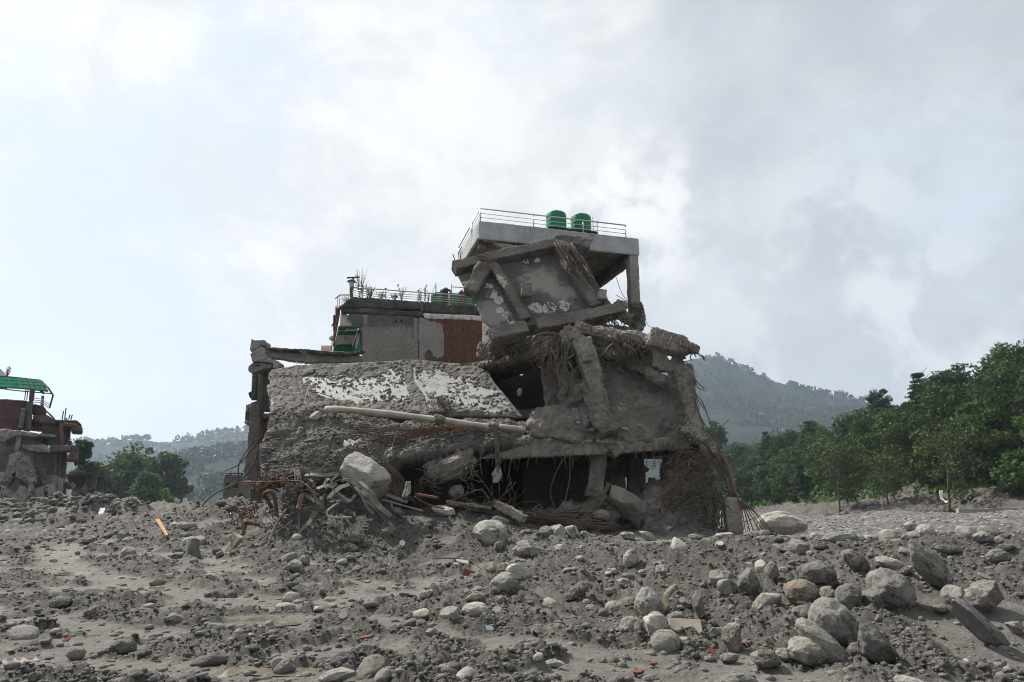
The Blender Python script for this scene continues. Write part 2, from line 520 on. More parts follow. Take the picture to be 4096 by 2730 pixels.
M['rebar_red'] = plain('fresh_rust', (0.125, 0.069, 0.042), 0.85, 0.35, 6.0)
M['root'] = plain('muddy_root', (0.105, 0.090, 0.073), 0.95, 0.35, 8.0)
M['strip'] = earthy('muddy_sheet_metal', (0.06, 0.055, 0.047), (0.115, 0.107, 0.093), (0.19, 0.18, 0.16), 3.6, 16.0, 0.75, 0.2, 0.01)
M['pole'] = earthy('dusty_pole', (0.20, 0.18, 0.145), (0.30, 0.275, 0.23), (0.40, 0.37, 0.32), 2.0, 20.0, 0.85, 0.35, 0.015)
M['steel'] = plain('stainless_rail', (0.42, 0.42, 0.42), 0.35, 0.1, 3.0, metal=0.7)
M['iron'] = plain('dark_iron', (0.03, 0.03, 0.03), 0.9, 0.3, 5.0)
M['green_tank'] = plain('green_plastic', (0.008, 0.175, 0.085), 0.42, 0.14, 1.6, bs=0.03)
M['black_tank'] = plain('black_plastic', (0.028, 0.030, 0.034), 0.45, 0.2, 2.0, bs=0.03)
M['green_wall'] = plain('green_paint', (0.012, 0.115, 0.058), 0.7, 0.25, 2.0)
M['green_dull'] = plain('faded_green_paint', (0.035, 0.075, 0.058), 0.8, 0.4, 3.0, dirt=((0.09, 0.08, 0.07), 0.5))
M['green_sheet'] = plain('green_corrugated_sheet', (0.010, 0.20, 0.085), 0.5, 0.12, 1.2)
M['white_paint'] = plain('stained_white_paint', (0.52, 0.50, 0.46), 0.8, 0.12, 2.0, dirt=((0.25, 0.21, 0.16), 0.35))
M['white'] = plain('white_plastic', (0.45, 0.45, 0.435), 0.6, 0.08, 5.0)
M['cloth'] = plain('pale_muddy_cloth', (0.24, 0.235, 0.22), 0.95, 0.3, 9.0)
M['cloth_dark'] = plain('dark_muddy_cloth', (0.115, 0.105, 0.095), 0.95, 0.35, 9.0)
M['cloth_pink'] = plain('faded_pink_cloth', (0.17, 0.105, 0.095), 0.95, 0.3, 9.0)
M['brick'] = plain('red_brick', (0.175, 0.082, 0.058), 0.92, 0.45, 5.5, dirt=((0.12, 0.105, 0.095), 0.25), bs=0.3)
M['brick_chip'] = plain('broken_red_brick', (0.135, 0.062, 0.046), 0.92, 0.2, 5.0)
M['mortar'] = plain('grey_mortar', (0.10, 0.088, 0.077), 0.95, 0.3, 6.0)
M['brick_grey'] = earthy('mud_washed_brick', (0.10, 0.092, 0.081), (0.145, 0.134, 0.119), (0.19, 0.178, 0.16), 1.1, 12.0, 0.93, 0.5, 0.02)
M['plaster'] = earthy('grey_cement_render', (0.165, 0.152, 0.134), (0.205, 0.191, 0.171), (0.25, 0.235, 0.213), 0.8, 16.0, 0.93, 0.4, 0.02)
M['plaster_pale'] = earthy('pale_cement_render', (0.19, 0.178, 0.16), (0.235, 0.222, 0.203), (0.285, 0.272, 0.25), 0.9, 10.0, 0.9, 0.3, 0.015)
M['mossy'] = earthy('mossy_black_concrete', (0.030, 0.031, 0.027), (0.066, 0.063, 0.055), (0.125, 0.117, 0.10), 1.4, 8.0, 0.95, 0.5, 0.02, streak=True)
M['maroon'] = plain('maroon_wall', (0.085, 0.040, 0.042), 0.9, 0.35, 1.2)
M['maroon_metal'] = plain('maroon_paint', (0.055, 0.022, 0.022), 0.6, 0.25, 2.0)
M['salmon'] = plain('salmon_plaster', (0.17, 0.098, 0.072), 0.9, 0.25, 1.2, dirt=((0.085, 0.073, 0.062), 0.5))
M['roof_tile'] = plain('red_roof_tile', (0.11, 0.036, 0.036), 0.7, 0.2, 4.0)
M['wood'] = plain('raw_timber', (0.34, 0.215, 0.095), 0.85, 0.3, 6.0)
M['wood_grey'] = plain('weathered_board', (0.27, 0.235, 0.195), 0.9, 0.25, 5.0)
M['cream'] = plain('cream_painted_concrete', (0.43, 0.41, 0.30), 0.85, 0.15, 4.0, dirt=((0.15, 0.135, 0.115), 0.3))
M['red'] = plain('red_cloth', (0.17, 0.045, 0.036), 0.8, 0.15, 4.0)
M['orange'] = plain('orange_plastic', (0.62, 0.20, 0.02), 0.6, 0.15, 4.0)
M['blue_plastic'] = plain('pale_blue_plastic', (0.20, 0.30, 0.34), 0.5, 0.15, 5.0)
M['pink'] = plain('pink_sheet', (0.40, 0.22, 0.29), 0.6, 0.1, 2.0)
M['yellow'] = plain('gold_foil', (0.50, 0.32, 0.04), 0.35, 0.3, 8.0, metal=0.5)
M['skin'] = plain('skin', (0.25, 0.135, 0.085), 0.7, 0.1, 5.0)
M['hair'] = plain('black_hair', (0.012, 0.010, 0.009), 0.8, 0.2, 8.0)
M['shirt_blue'] = plain('blue_shirt', (0.05, 0.085, 0.13), 0.9, 0.15, 5.0)
M['shirt_dark'] = plain('dark_shirt', (0.022, 0.025, 0.032), 0.9, 0.2, 5.0)
M['trouser'] = plain('pale_trousers', (0.26, 0.25, 0.24), 0.9, 0.15, 5.0)
M['trouser_dark'] = plain('dark_trousers', (0.03, 0.03, 0.035), 0.9, 0.15, 5.0)
M['bark'] = earthy('bark', (0.045, 0.036, 0.028), (0.085, 0.070, 0.056), (0.14, 0.12, 0.10), 2.0, 14.0, 0.95, 0.6, 0.03)
M['sign_blue'] = plain('dark_blue_sign', (0.035, 0.035, 0.085), 0.6, 0.1, 3.0)

def leaf_mat(name, dark, light, trans=0.35):
    m, nt = new_mat(name)
    oi = nt.new('ShaderNodeObjectInfo')
    pos = nt.pos()
    at = nt.new('ShaderNodeAttribute'); at.attribute_name = 'tone'
    f = nt.math('ADD', nt.math('MULTIPLY', at.outputs['Fac'], 0.6), nt.math('ADD', nt.math('MULTIPLY', oi.outputs['Random'], 0.28), nt.math('MULTIPLY', nt.math('SUBTRACT', nt.noise(0.12, 4, 0.6, pos), 0.42), 0.7)))
    c = nt.ramp(f, [(0.1, dark), (0.8, light)])
    nt.set(nt.b.inputs['Base Color'], c)
    nt.b.inputs['Roughness'].default_value = 0.6; nt.b.inputs['Specular IOR Level'].default_value = 0.2
    tr = nt.new('ShaderNodeBsdfTranslucent'); nt.set(tr.inputs[0], nt.mix(1.0, c, (1.0, 1.15, 0.5), 'MULTIPLY'))
    ms = nt.new('ShaderNodeMixShader'); ms.inputs[0].default_value = trans
    nt.l.new(nt.b.outputs[0], ms.inputs[1]); nt.l.new(tr.outputs[0], ms.inputs[2]); nt.l.new(ms.outputs[0], nt.out.inputs[0])
    return m
M['leaf'] = leaf_mat('dark_leaves', (0.013, 0.026, 0.009), (0.052, 0.082, 0.022))
M['leaf_dry'] = leaf_mat('yellowing_leaves', (0.026, 0.036, 0.015), (0.070, 0.086, 0.032))
M['leaf_bright'] = leaf_mat('fresh_leaves', (0.018, 0.042, 0.011), (0.060, 0.112, 0.028))
M['leaf_fresh'] = leaf_mat('young_leaves', (0.035, 0.075, 0.018), (0.10, 0.18, 0.042))
M['leaf_far'] = leaf_mat('far_leaves', (0.015, 0.030, 0.017), (0.028, 0.048, 0.025), 0.2)

def canopy_mat():
    m, nt = new_mat('green_translucent_sheet')
    tr = nt.new('ShaderNodeBsdfTranslucent')
    c = nt.ramp(nt.noise(1.2, 4, 0.6), [(0.3, (0.005, 0.42, 0.25)), (0.7, (0.01, 0.62, 0.38))])
    nt.set(tr.inputs[0], c); nt.set(nt.b.inputs['Base Color'], c); nt.b.inputs['Roughness'].default_value = 0.8; nt.b.inputs['Specular IOR Level'].default_value = 0.05
    ms = nt.new('ShaderNodeMixShader'); ms.inputs[0].default_value = 0.86
    nt.l.new(nt.b.outputs[0], ms.inputs[1]); nt.l.new(tr.outputs[0], ms.inputs[2]); nt.l.new(ms.outputs[0], nt.out.inputs[0])
    return m
M['canopy'] = canopy_mat()

def water_mat():
    m, nt = new_mat('muddy_water')
    nt.set(nt.b.inputs['Base Color'], nt.ramp(nt.noise(2.0, 4), [(0.3, (0.125, 0.105, 0.08)), (0.7, (0.175, 0.15, 0.118))]))
    nt.b.inputs['Roughness'].default_value = 0.06; nt.b.inputs['IOR'].default_value = 1.33
    bump(nt, nt.noise(9.0, 3), 0.05, 0.01)
    return m
M['water'] = water_mat()

def hill_mat(name, dark, light, field, fieldamt):
    m, nt = new_mat(name)
    pos = nt.pos()
    n = nt.math('ADD', nt.math('MULTIPLY', nt.noise(0.012, 8, 0.7, pos), 0.5), nt.math('MULTIPLY', nt.noise(0.09, 6, 0.75, pos), 0.5))
    c = nt.ramp(n, [(0.42, dark), (0.57, light)])
    g = nt.rng(nt.noise(0.0055, 5, 0.6, pos), 0.60 - fieldamt, 0.70 - fieldamt)
    wv = nt.new('ShaderNodeTexWave', wave_type='BANDS', bands_direction='Z'); nt.set(wv.inputs['Vector'], pos)
    wv.inputs['Scale'].default_value = 0.05; wv.inputs['Distortion'].default_value = 6.0; wv.inputs['Detail'].default_value = 3.0
    fc = nt.mix(nt.rng(wv.outputs['Fac'], 0.4, 0.8), field, tuple(x * 0.5 for x in field))
    sep = nt.new('ShaderNodeSeparateXYZ'); nt.set(sep.inputs[0], pos)
    low = nt.rng(sep.outputs[2], 190.0, 90.0)
    c = nt.mix(nt.math('MULTIPLY', nt.math('MULTIPLY', g, low), 0.85), c, fc)
    nt.set(nt.b.inputs['Base Color'], c)
    nt.b.inputs['Roughness'].default_value = 0.95; nt.b.inputs['Specular IOR Level'].default_value = 0.1
    bump(nt, nt.noise(0.16, 6, 0.7, pos), 1.0, 6.0)
    return m
M['hill'] = hill_mat('forested_hill', (0.010, 0.021, 0.013), (0.019, 0.034, 0.019), (0.028, 0.044, 0.024), 0.02)
M['slope'] = earthy('eroded_bank', (0.045, 0.041, 0.036), (0.080, 0.073, 0.065), (0.135, 0.126, 0.114), 0.35, 4.0, 0.95, 0.8, 0.1)

# ------------------------------------------------------------------ world: daylight sky with broken cloud
def build_world():
    w = bpy.data.worlds.new('World'); scene.world = w; w.use_nodes = True
    nt = NT(w.node_tree); nt.n.clear()
    out = nt.new('ShaderNodeOutputWorld')
    sky = nt.new('ShaderNodeTexSky'); sky.sky_type = 'NISHITA'; sky.sun_disc = False
    sky.sun_elevation = SUN_EL; sky.sun_rotation = SUN_AZ % (2 * math.pi); sky.altitude = 600; sky.air_density = 1.0; sky.dust_density = 2.2; sky.ozone_density = 1.0
    bg1 = nt.new('ShaderNodeBackground'); nt.l.new(sky.outputs[0], bg1.inputs[0]); bg1.inputs[1].default_value = 0.11
    tc = nt.new('ShaderNodeTexCoord'); D = nt.vm('NORMALIZE', tc.outputs['Generated']).outputs[0]
    sep = nt.new('ShaderNodeSeparateXYZ'); nt.set(sep.inputs[0], D)
    den = nt.math('ADD', nt.math('MAXIMUM', sep.outputs[2], 0.0), 0.34)
    cb = nt.new('ShaderNodeCombineXYZ'); nt.set(cb.inputs[0], nt.math('DIVIDE', sep.outputs[0], den)); nt.set(cb.inputs[1], nt.math('DIVIDE', sep.outputs[1], den))
    Pl = cb.outputs[0]
    n1 = nt.noise(2.3, 9, 0.6, nt.vmul(D, (1, 1, 1.5)), 0.3)
    n2 = nt.noise(7.0, 8, 0.6, nt.vmul(D, (1, 1, 1.6)), 0.2)
    cov = nt.math('ADD', nt.math('MULTIPLY', n1, 0.72), nt.math('MULTIPLY', n2, 0.28))
    def cap(fr, x, y, a0, a1):
        d = ray(fr, x, y).normalized()
        dot = nt.vm('DOT_PRODUCT', D, tuple(d)).outputs['Value']
        return nt.rng(dot, math.cos(R(a1)), math.cos(R(a0)))
    thin = cap('S', 150, 1380, 2, 24)                  # thinner veil low on the left
    cov = nt.math('SUBTRACT', cov, nt.math('MULTIPLY', thin, 0.13))
    veil = nt.rng(cov, 0.33, 0.52)
    # tone of the cloud: bright round the sun, slate where it is deep
    sunny = nt.rng(nt.vm('DOT_PRODUCT', D, tuple(sun_dir)).outputs['Value'], 0.05, 0.92)
    deep = nt.math('MAXIMUM', nt.math('MULTIPLY', cap('S', 3500, 620, 1, 34), 0.95), nt.math('MULTIPLY', cap('S', 2950, 1150, 2, 15), 0.55))
    dk = nt.rng(nt.math('ADD', nt.math('MULTIPLY', nt.noise(3.4, 9, 0.56, nt.vmul(D, (1, 1, 1.4)), 0.25), 1.0), nt.math('MULTIPLY', deep, 0.26)), 0.42, 0.92)
    dk = nt.math('MULTIPLY', dk, nt.math('ADD', 0.22, nt.math('MULTIPLY', deep, 0.55)))
    bright = nt.mix(sunny, (0.50, 0.51, 0.525), (0.70, 0.695, 0.685))
    puff = nt.rng(nt.noise(5.2, 9, 0.6, nt.vmul(D, (1, 1, 1.5)), 0.3), 0.36, 0.62)
    bright = nt.mix(nt.math('MULTIPLY', nt.math('SUBTRACT', 1.0, puff), 0.60), bright, (0.44, 0.465, 0.505))
    cl = nt.mix(dk, bright, (0.30, 0.33, 0.38))
    # cumulus heads low behind the tower
    cum = cap('S', 2500, 880, 1, 9)
    cn = nt.noise(15.0, 9, 0.55, D, 0.2)
    cl = nt.mix(nt.math('MULTIPLY', nt.math('MULTIPLY', cum, nt.rng(cn, 0.42, 0.62)), 0.7), cl, (0.76, 0.765, 0.77))
    low2 = cap('S', 3650, 1130, 2, 17)
    cl = nt.mix(nt.math('MULTIPLY', nt.math('MULTIPLY', low2, nt.rng(nt.noise(9.0, 9, 0.58, D, 0.3), 0.44, 0.58)), 0.6), cl, (0.66, 0.675, 0.69))
    bg2 = nt.new('ShaderNodeBackground'); nt.set(bg2.inputs[0], cl); bg2.inputs[1].default_value = 0.92
    bg3 = nt.new('ShaderNodeBackground'); bg3.inputs[0].default_value = (0.69, 0.745, 0.805, 1); bg3.inputs[1].default_value = 0.70
    half = nt.new('ShaderNodeMixShader'); half.inputs[0].default_value = 0.85
    nt.l.new(bg1.outputs[0], half.inputs[1]); nt.l.new(bg3.outputs[0], half.inputs[2])
    mx = nt.new('ShaderNodeMixShader'); nt.set(mx.inputs[0], veil); nt.l.new(half.outputs[0], mx.inputs[1]); nt.l.new(bg2.outputs[0], mx.inputs[2])
    nt.l.new(mx.outputs[0], out.inputs[0])
build_world()
# ------------------------------------------------------------------ the ground
_cp = []
def _c(fr, x, y, Y): _cp.append(tuple(p(fr, x, y, Y)))
def _w(x, y, z): _cp.append((x, y, z))
for x in (-9, -4, 0, 4, 9):
    _w(x, 3, 0.0); _w(x, 6.3, 0.0)
for x in (-8, -5, -2, 0.5, 2.2): _w(x, 9.0, 0.03)
_w(3.6, 8.3, 0.03); _w(6.0, 8.2, 0.06); _w(9.5, 8.3, 0.1)
# crest of the boulder heap on the right, then a flat shelf up to the ruin
for (x, y, Y) in ((60, 430, 13.4), (420, 400, 13.0), (800, 400, 12.6), (1200, 400, 12.2), (1700, 370, 12.0), (2300, 380, 11.8)): _c('H', x, y, Y)
for (x, y, Y) in ((0, 345, 18.5), (350, 335, 18), (700, 310, 18), (1050, 320, 16.5), (1500, 318, 15.5), (2000, 318, 14.5), (2340, 330, 14)): _c('H', x, y, Y)
for (x, y, Y) in ((1050, 620, 13.6), (1400, 500, 14.5), (1750, 440, 14.6), (2050, 400, 15.2), (950, 830, 11.0)): _c('G', x, y, Y)
for (x, y, Y) in ((2250, 330, 19.5), (1900, 335, 20), (1500, 290, 20.3), (1150, 215, 20.3), (800, 160, 20.3), (600, 180, 20.0)): _c('G', x, y, Y)
_c('G', 300, 130, 20.6); _c('G', 60, 60, 20.8)
_c('G', 250, 420, 18.2); _c('G', 600, 430, 18.3); _c('G', 60, 420, 18.2)
_w(-0.5, 15.5, 0.12); _w(-3, 15, 0.12); _w(-6, 14, 0.10); _w(1.6, 12.2, 0.08); _w(-2, 12, 0.06); _w(-7, 11, 0.05); _w(-0.5, 17, 0.28)
# floor inside the ruin and behind
for (x, y) in ((-3, 23.5), (0, 23.5), (3, 23.5), (6, 23.5)): _w(x, y, 0.85)
for (x, y) in ((-6, 30), (0, 30), (6, 30), (-3, 38), (3, 38)): _w(x, y, 0.8)
# left: berm, track and mounds
_c('F', 1500, 125, 27); _c('F', 1250, 172, 29); _c('F', 1000, 202, 32); _c('F', 880, 235, 36)
_c('F', 1700, 160, 24.5); _c('F', 1600, 330, 21); _c('F', 1250, 330, 22); _c('F', 900, 400, 21.5)
_c('F', 420, 480, 20); _c('F', 700, 610, 15.5); _c('F', 1100, 640, 14.5); _c('F', 150, 420, 24)
_c('F', 300, 350, 32); _c('F', 60, 320, 36); _c('F', 0, 215, 50); _c('F', 120, 215, 52); _c('F', 260, 230, 50); _c('F', 380, 275, 42)
_c('F', 560, 300, 38); _c('F', 480, 215, 54); _c('F', 640, 205, 56); _c('F', 780, 220, 54); _c('F', 850, 225, 52)
_w(-30, 75, 1.2); _w(-18, 75, 0.8); _w(-50, 70, 2.5); _w(-60, 110, 1.0)
# right: river bed behind the shelf, gravel bank beyond
_w(7, 25, 0.0); _w(11, 25, -0.2); _w(18, 24, -0.1); _w(9, 32, -0.9); _w(15, 32, -0.9); _w(26, 32, -0.9); _w(12, 45, -0.9); _w(20, 45, -0.9); _w(34, 45, -0.7)
for (x, y, Y) in ((1000, 1290, 58), (1500, 1300, 52), (2300, 1300, 44), (700, 1330, 50)): _c('E', x, y, Y)
for (x, y, Y) in ((920, 1220, 84), (1250, 1225, 80), (1600, 1215, 76), (2000, 1200, 72), (2350, 1190, 68)): _c('E', x, y, Y)
for (x, y, Y) in ((700, 1190, 110), (1100, 1205, 94), (1450, 1165, 92), (1850, 1190, 88), (2340, 1160, 80)): _c('E', x, y, Y)
_c('E', 560, 1185, 160)
_w(0, 60, 0.2); _w(0, 100, 0.0); _w(30, 140, 0.0); _w(0, 140, 0)
_cp = np.array(_cp)

def _mnd(q0, q1, wd, hh):
    a, b = p(*q0), p(*q1); MOUNDS.append((a.x, a.y, b.x, b.y, wd, hh))
MOUNDS = []
_mnd(('F', -150, 100, 49), ('F', 330, 220, 44), 3.3, 0.85)
_mnd(('F', 420, 100, 54), ('F', 800, 130, 55), 3.4, 1.4)

def _q(X, Y):
    Yc = np.clip(Y, 3, 400); u = np.clip(X / (Yc + 4.0), -1.3, 1.3)
    return np.stack([u * 12.0, np.log(Yc + 4.0) * 7.0], -1)
def _phi(d2): return 0.5 * d2 * np.log(d2 + 1e-9)
_Q = _q(_cp[:, 0], _cp[:, 1]); _n = len(_Q)
_A = np.zeros((_n + 3, _n + 3)); _A[:_n, :_n] = _phi(((_Q[:, None] - _Q[None]) ** 2).sum(-1)) + 0.02 * np.eye(_n)
_A[:_n, _n] = 1; _A[:_n, _n + 1:] = _Q; _A[_n, :_n] = 1; _A[_n + 1:, :_n] = _Q.T
_W = np.linalg.solve(_A, np.concatenate([_cp[:, 2], [0, 0, 0]]))

def base_z(X, Y):
    X = np.asarray(X, float); Y = np.asarray(Y, float); sh = X.shape
    X = X.ravel(); Y = Y.ravel(); out = np.empty(len(X))
    for s in range(0, len(X), 60000):
        q = _q(X[s:s + 60000], Y[s:s + 60000])
        out[s:s + 60000] = _phi(((q[:, None] - _Q[None]) ** 2).sum(-1)) @ _W[:_n] + _W[_n] + q @ _W[_n + 1:]
    out = np.clip(out, -2.5, 4.5)
    for (a, b, c, d, wd, hh) in MOUNDS:
        dx, dy = c - a, d - b
        t = np.clip(((X - a) * dx + (Y - b) * dy) / (dx * dx + dy * dy), 0, 1)
        r = np.hypot(X - a - t * dx, (Y - b - t * dy) * 1.3) / wd
        out = out + hh * np.clip(1 - r * r, 0, 1) ** 1.2
    k = sstep(110, 190, np.hypot(X, Y)); out = out * (1 - k) + 0.2 * k
    kb = sstep(2.5, -3, Y); out = out * (1 - kb)
    return out.reshape(sh)

PATHS = []          # smooth silt: (x0,y0,x1,y1,half width) in plan
def _path(fr, pts, w):
    q = [at_z(fr, x, y, 0.12) for x, y in pts]
    for a, b in zip(q[:-1], q[1:]): PATHS.append((a.x, a.y, b.x, b.y, w))
_path('F', [(380, 430), (430, 560), (700, 620), (1000, 680), (1300, 720), (1700, 760), (2100, 760), (2353, 740)], 0.55)
_path('F', [(0, 870), (500, 880), (1000, 960), (1500, 960)], 0.22)
_path('F', [(0, 1100), (500, 1120), (1100, 1170), (1700, 1220), (2300, 1290)], 0.3)
_path('G', [(300, 860), (900, 960), (1400, 1020), (2200, 1060)], 0.30)
_path('G', [(0, 640), (400, 640), (800, 640)], 0.4)
_path('G', [(1150, 1240), (1800, 1120), (2353, 1100)], 0.22)
_path('H', [(0, 1100), (600, 1130), (1300, 1170), (2353, 1220)], 0.25)
_sh = [p('H', 30, 350, 17.0), p('H', 500, 350, 16.0), p('H', 900, 345, 15.5), p('H', 1300, 345, 14.0), p('H', 1700, 345, 13.5)]
for a, b in zip(_sh[:-1], _sh[1:]): PATHS.append((a.x, a.y, b.x, b.y, 0.9))

PUDS = []
for a in (('F', 340, 1262, 160, 40), ('F', 150, 1125, 160, 30), ('F', 1960, 1200, 400, 44), ('F', 1540, 1205, 100, 26), ('F', 1720, 895, 380, 26), ('F', 2170, 800, 220, 34), ('G', 400, 1190, 180, 26), ('G', 1480, 990, 150, 30), ('F', 1140, 690, 180, 20), ('F', 540, 590, 200, 18)):
    q, q2, q3 = (at_z(a[0], a[1], a[2] + k * a[4], 0.07) for k in (0, -.5, .5))
    PUDS.append((q.x, q.y, px(a[0], a[3], q.y) / 2, max(.14, (q2.y - q3.y) / 2)))

def path_mask(X, Y):
    m = np.zeros(X.shape)
    wob = 0.35 * perlin(np.stack([X * 0.9, Y * 0.9, X * 0 + 3.1], -1).reshape(-1, 3)).reshape(X.shape)
    for (a, b, c, d, w) in PATHS:
        dx, dy = c - a, d - b
        t = np.clip(((X - a) * dx + (Y - b) * dy) / (dx * dx + dy * dy), 0, 1)
        dist = np.hypot(X - a - t * dx, Y - b - t * dy) + wob
        m = np.maximum(m, sstep(w * 1.5, w * 0.6, dist))
    return np.maximum(m, sstep(14.0, 15.0, Y + wob * 2) * sstep(20.3, 18.8, Y + wob * 2) * sstep(2.0, 3.5, X) * sstep(16, 13, X) * .95)

def ground_detail(X, Y):
    """height of clods and ruts over the base, and how cloddy each point is"""
    sh = X.shape; X = X.ravel(); Y = Y.ravel(); Z0 = np.zeros_like(X)
    P = np.stack([X, Y, Z0], -1)
    wx = X + 0.12 * perlin(P * 2.1 + 5); wy = Y + 0.12 * perlin(P * 2.1 + 9)
    base = perlin(np.stack([X * 0.55, Y * 0.8, Z0 + 1.7], -1)) + 0.6 * perlin(np.stack([X * 1.5, Y * 1.9, Z0 + 4.7], -1))
    clod = sstep(-0.55, 0.05, base) * (1 - path_mask(X, Y))
    heap = sstep(9.0, 10.2, Y) * sstep(-0.5, 2.0, X) * sstep(22, 18, Y)
    clod = np.maximum(clod, heap * 0.85 * (1 - path_mask(X, Y)))
    clod = np.maximum(clod, 0.9 * sstep(22, 27, Y) * sstep(2, -3, X))
    far = 1 + np.clip(Y - 20, 0, 60) / 22
    c1, v1 = worley2(wx / 0.52, wy / 0.52, 1); c2, v2 = worley2(wx / 0.23, wy / 0.23, 2); c3, v3 = worley2(X / 0.10, Y / 0.10, 3)
    l1 = np.clip(1 - c1 * 1.25, 0, 1) ** 0.8 * sstep(0.25, 0.8, v1); l2 = np.clip(1 - c2 * 1.2, 0, 1) ** 0.8 * sstep(0.15, 0.9, v2); l3 = np.clip(1 - c3 * 1.2, 0, 1) * v3
    h = clod * (0.10 * l1 + 0.075 * l2 + 0.05 * l3 + 0.10 * (np.abs(perlin(P * 1.9)) - .2) + 0.075 * (np.abs(perlin(P * 4.3)) - .2) + 0.055 * (np.abs(perlin(P * 10.3)) - .2) + 0.032 * perlin(P * 21.0))
    h = h + (0.25 + 0.75 * clod) * (0.075 * perlin(P * 0.9) + 0.055 * perlin(P * 1.9 + 3) + 0.02 * perlin(P * 2.6))
    h = h + (1 - clod) * (0.010 * perlin(P * 5.5) + 0.004 * perlin(P * 16) + 0.012 * l2 * (v2 > 0.75))
    c4, v4 = worley2(wx / 1.9, wy / 1.9, 4)
    h = h * np.minimum(far, 1.5) + clod * np.clip(far - 1, 0, 1.5) * (0.26 * np.clip(1 - c4 * 1.1, 0, 1) * v4 + 0.30 * fbm(P * 0.6, 4))
    bed = sstep(3, 9, X) * sstep(26, 36, Y)
    h = h * (1 - 0.55 * bed)
    rip = sstep(-0.2, 0.2, base) * 0
    for (a, b, rx, ry) in PUDS:
        k = sstep(1.35, .75, np.hypot((X - a) / rx, (Y - b) / ry) + .3 * perlin(P * 2.3)); h = h * (1 - .8 * k) - .045 * k
    fade = sstep(150, 90, np.hypot(X, Y))
    return (h * fade + rip).reshape(sh), clod.reshape(sh)

def gz(X, Y):
    X = np.atleast_1d(np.asarray(X, float)); Y = np.atleast_1d(np.asarray(Y, float))
    return base_z(X, Y) + ground_detail(X, Y)[0]

_TY = np.concatenate([np.arange(4.5, 30, 0.05), np.arange(30, 120, 0.25)])
def hit(fr, x, y, lift=0.0):
    """where the line of sight through that grid point meets the ground"""
    d = ray(fr, x, y); T = _TY / d.y
    X, Y, Z = CAM.x + d.x * T, CAM.y + d.y * T, CAM.z + d.z * T
    g = base_z(X, Y) + lift
    k = np.nonzero(Z <= g + 0.02)[0]
    i = k[0] if len(k) else len(T) - 1
    return Vector((X[i], Y[i], float(g[i])))

def build_ground():
    ang = np.concatenate([np.linspace(-180, -43, 40)[:-1], np.linspace(-43, 43, 840), np.linspace(43, 180, 40)[1:-1]])
    rad = [1.2]
    while rad[-1] < 2100:
        r_ = rad[-1]
        st = 0.05 if r_ < 5.5 else 0.0052 if r_ < 22 else 0.0075 if r_ < 60 else 0.011 if r_ < 120 else 0.06
        rad.append(r_ * (1 + st))
    rad = np.array(rad); th = np.radians(ang)
    X = rad[:, None] * np.sin(th)[None]; Y = rad[:, None] * np.cos(th)[None]
    Z = base_z(X, Y)
    near = (np.abs(ang) < 43.5)[None] & (rad < 150)[:, None]
    dz = np.zeros_like(X); cl = np.zeros_like(X) + 0.5
    a, b = ground_detail(X[near], Y[near]); dz[near] = a; cl[near] = b
    Z = Z + dz
    nr, na = X.shape
    V = np.stack([X, Y, Z], -1).reshape(-1, 3)
    V = np.concatenate([V, [[0, 0, 0]]])
    F = grid_faces(nr, na)
    idx = np.arange(nr * na).reshape(nr, na)
    wrap = np.stack([idx[:-1, -1], idx[:-1, 0], idx[1:, 0], idx[1:, -1]], 1)
    F = np.concatenate([F, wrap])[:, ::-1]
    c = len(V) - 1
    fan = np.stack([np.full(na, c), np.roll(idx[0], -1), idx[0]], 1)
    fan4 = fan
    me = mesh_np('ground', V, F)
    at = me.attributes.new('clod', 'FLOAT', 'POINT'); at.data.foreach_set('value', np.append(cl.ravel(), 0.5).astype(np.float32))
    o = link('ground', me, M['mud']); tag(o, kind='structure')
    return o
build_ground()

# ------------------------------------------------------------------ far hills and the wooded slope across the river
def hill_band(name, pts, r0, r1, near_frac, seed, m, rough_amp=1.0):
    """pts = [(src x, src y of the crest)], crest stands at r1; rises from r0"""
    az, el = [], []
    for x, y in pts:
        d = ray('S', x, y); az.append(math.atan2(d.x, d.y)); el.append(d.z / math.hypot(d.x, d.y))
    n_a = 420; A = np.linspace(az[0], az[-1], n_a); E = np.interp(A, az, el)
    ker = np.hanning(9); ker /= ker.sum(); E = np.convolve(np.pad(E, 4, 'edge'), ker, 'valid')
    n_r = 90; T = np.linspace(0, 1.12, n_r); Rr = r0 + (r1 - r0) * T
    X = Rr[:, None] * np.sin(A)[None]; Y = Rr[:, None] * np.cos(A)[None]
    H = np.maximum(E * r1 + 1.65, 0)
    prof = np.where(T <= 1, T ** 1.15, 1 - (T - 1) * 0.9)
    Z = H[None] * prof[:, None]
    P = np.stack([X, Y, X * 0 + seed], -1).reshape(-1, 3)
    k = np.clip(np.minimum(T * 3, 1.0), 0, 1) * np.clip(np.abs(1 - T) * 6, 0.06, 1)
    Z = Z + (k[:, None] * (22 * fbm(P * 0.0045, 4).reshape(X.shape) - 8 * np.abs(perlin(P * 0.011)).reshape(X.shape))) * rough_amp
    Z = Z + 1.8 * rough_amp * fbm(P * 0.06, 3).reshape(X.shape) * np.clip(T * 4, 0, 1)[:, None]
    Z[0] = -3; 
    me = mesh_np(name, np.stack([X, Y, Z], -1).reshape(-1, 3), grid_faces(n_r, n_a)[:, ::-1])
    o = link(name, me, m); tag(o, kind='structure')
    return X, Y, Z
RH = hill_band('hill', [(2300, 1660), (2560, 1540), (2700, 1450), (2790, 1432), (2850, 1430), (2880, 1437), (2960, 1470), (3080, 1520), (3200, 1553), (3290, 1570), (3420, 1598), (3600, 1640), (4300, 1760)], 700, 1500, 0, 3.0, M['hill'])
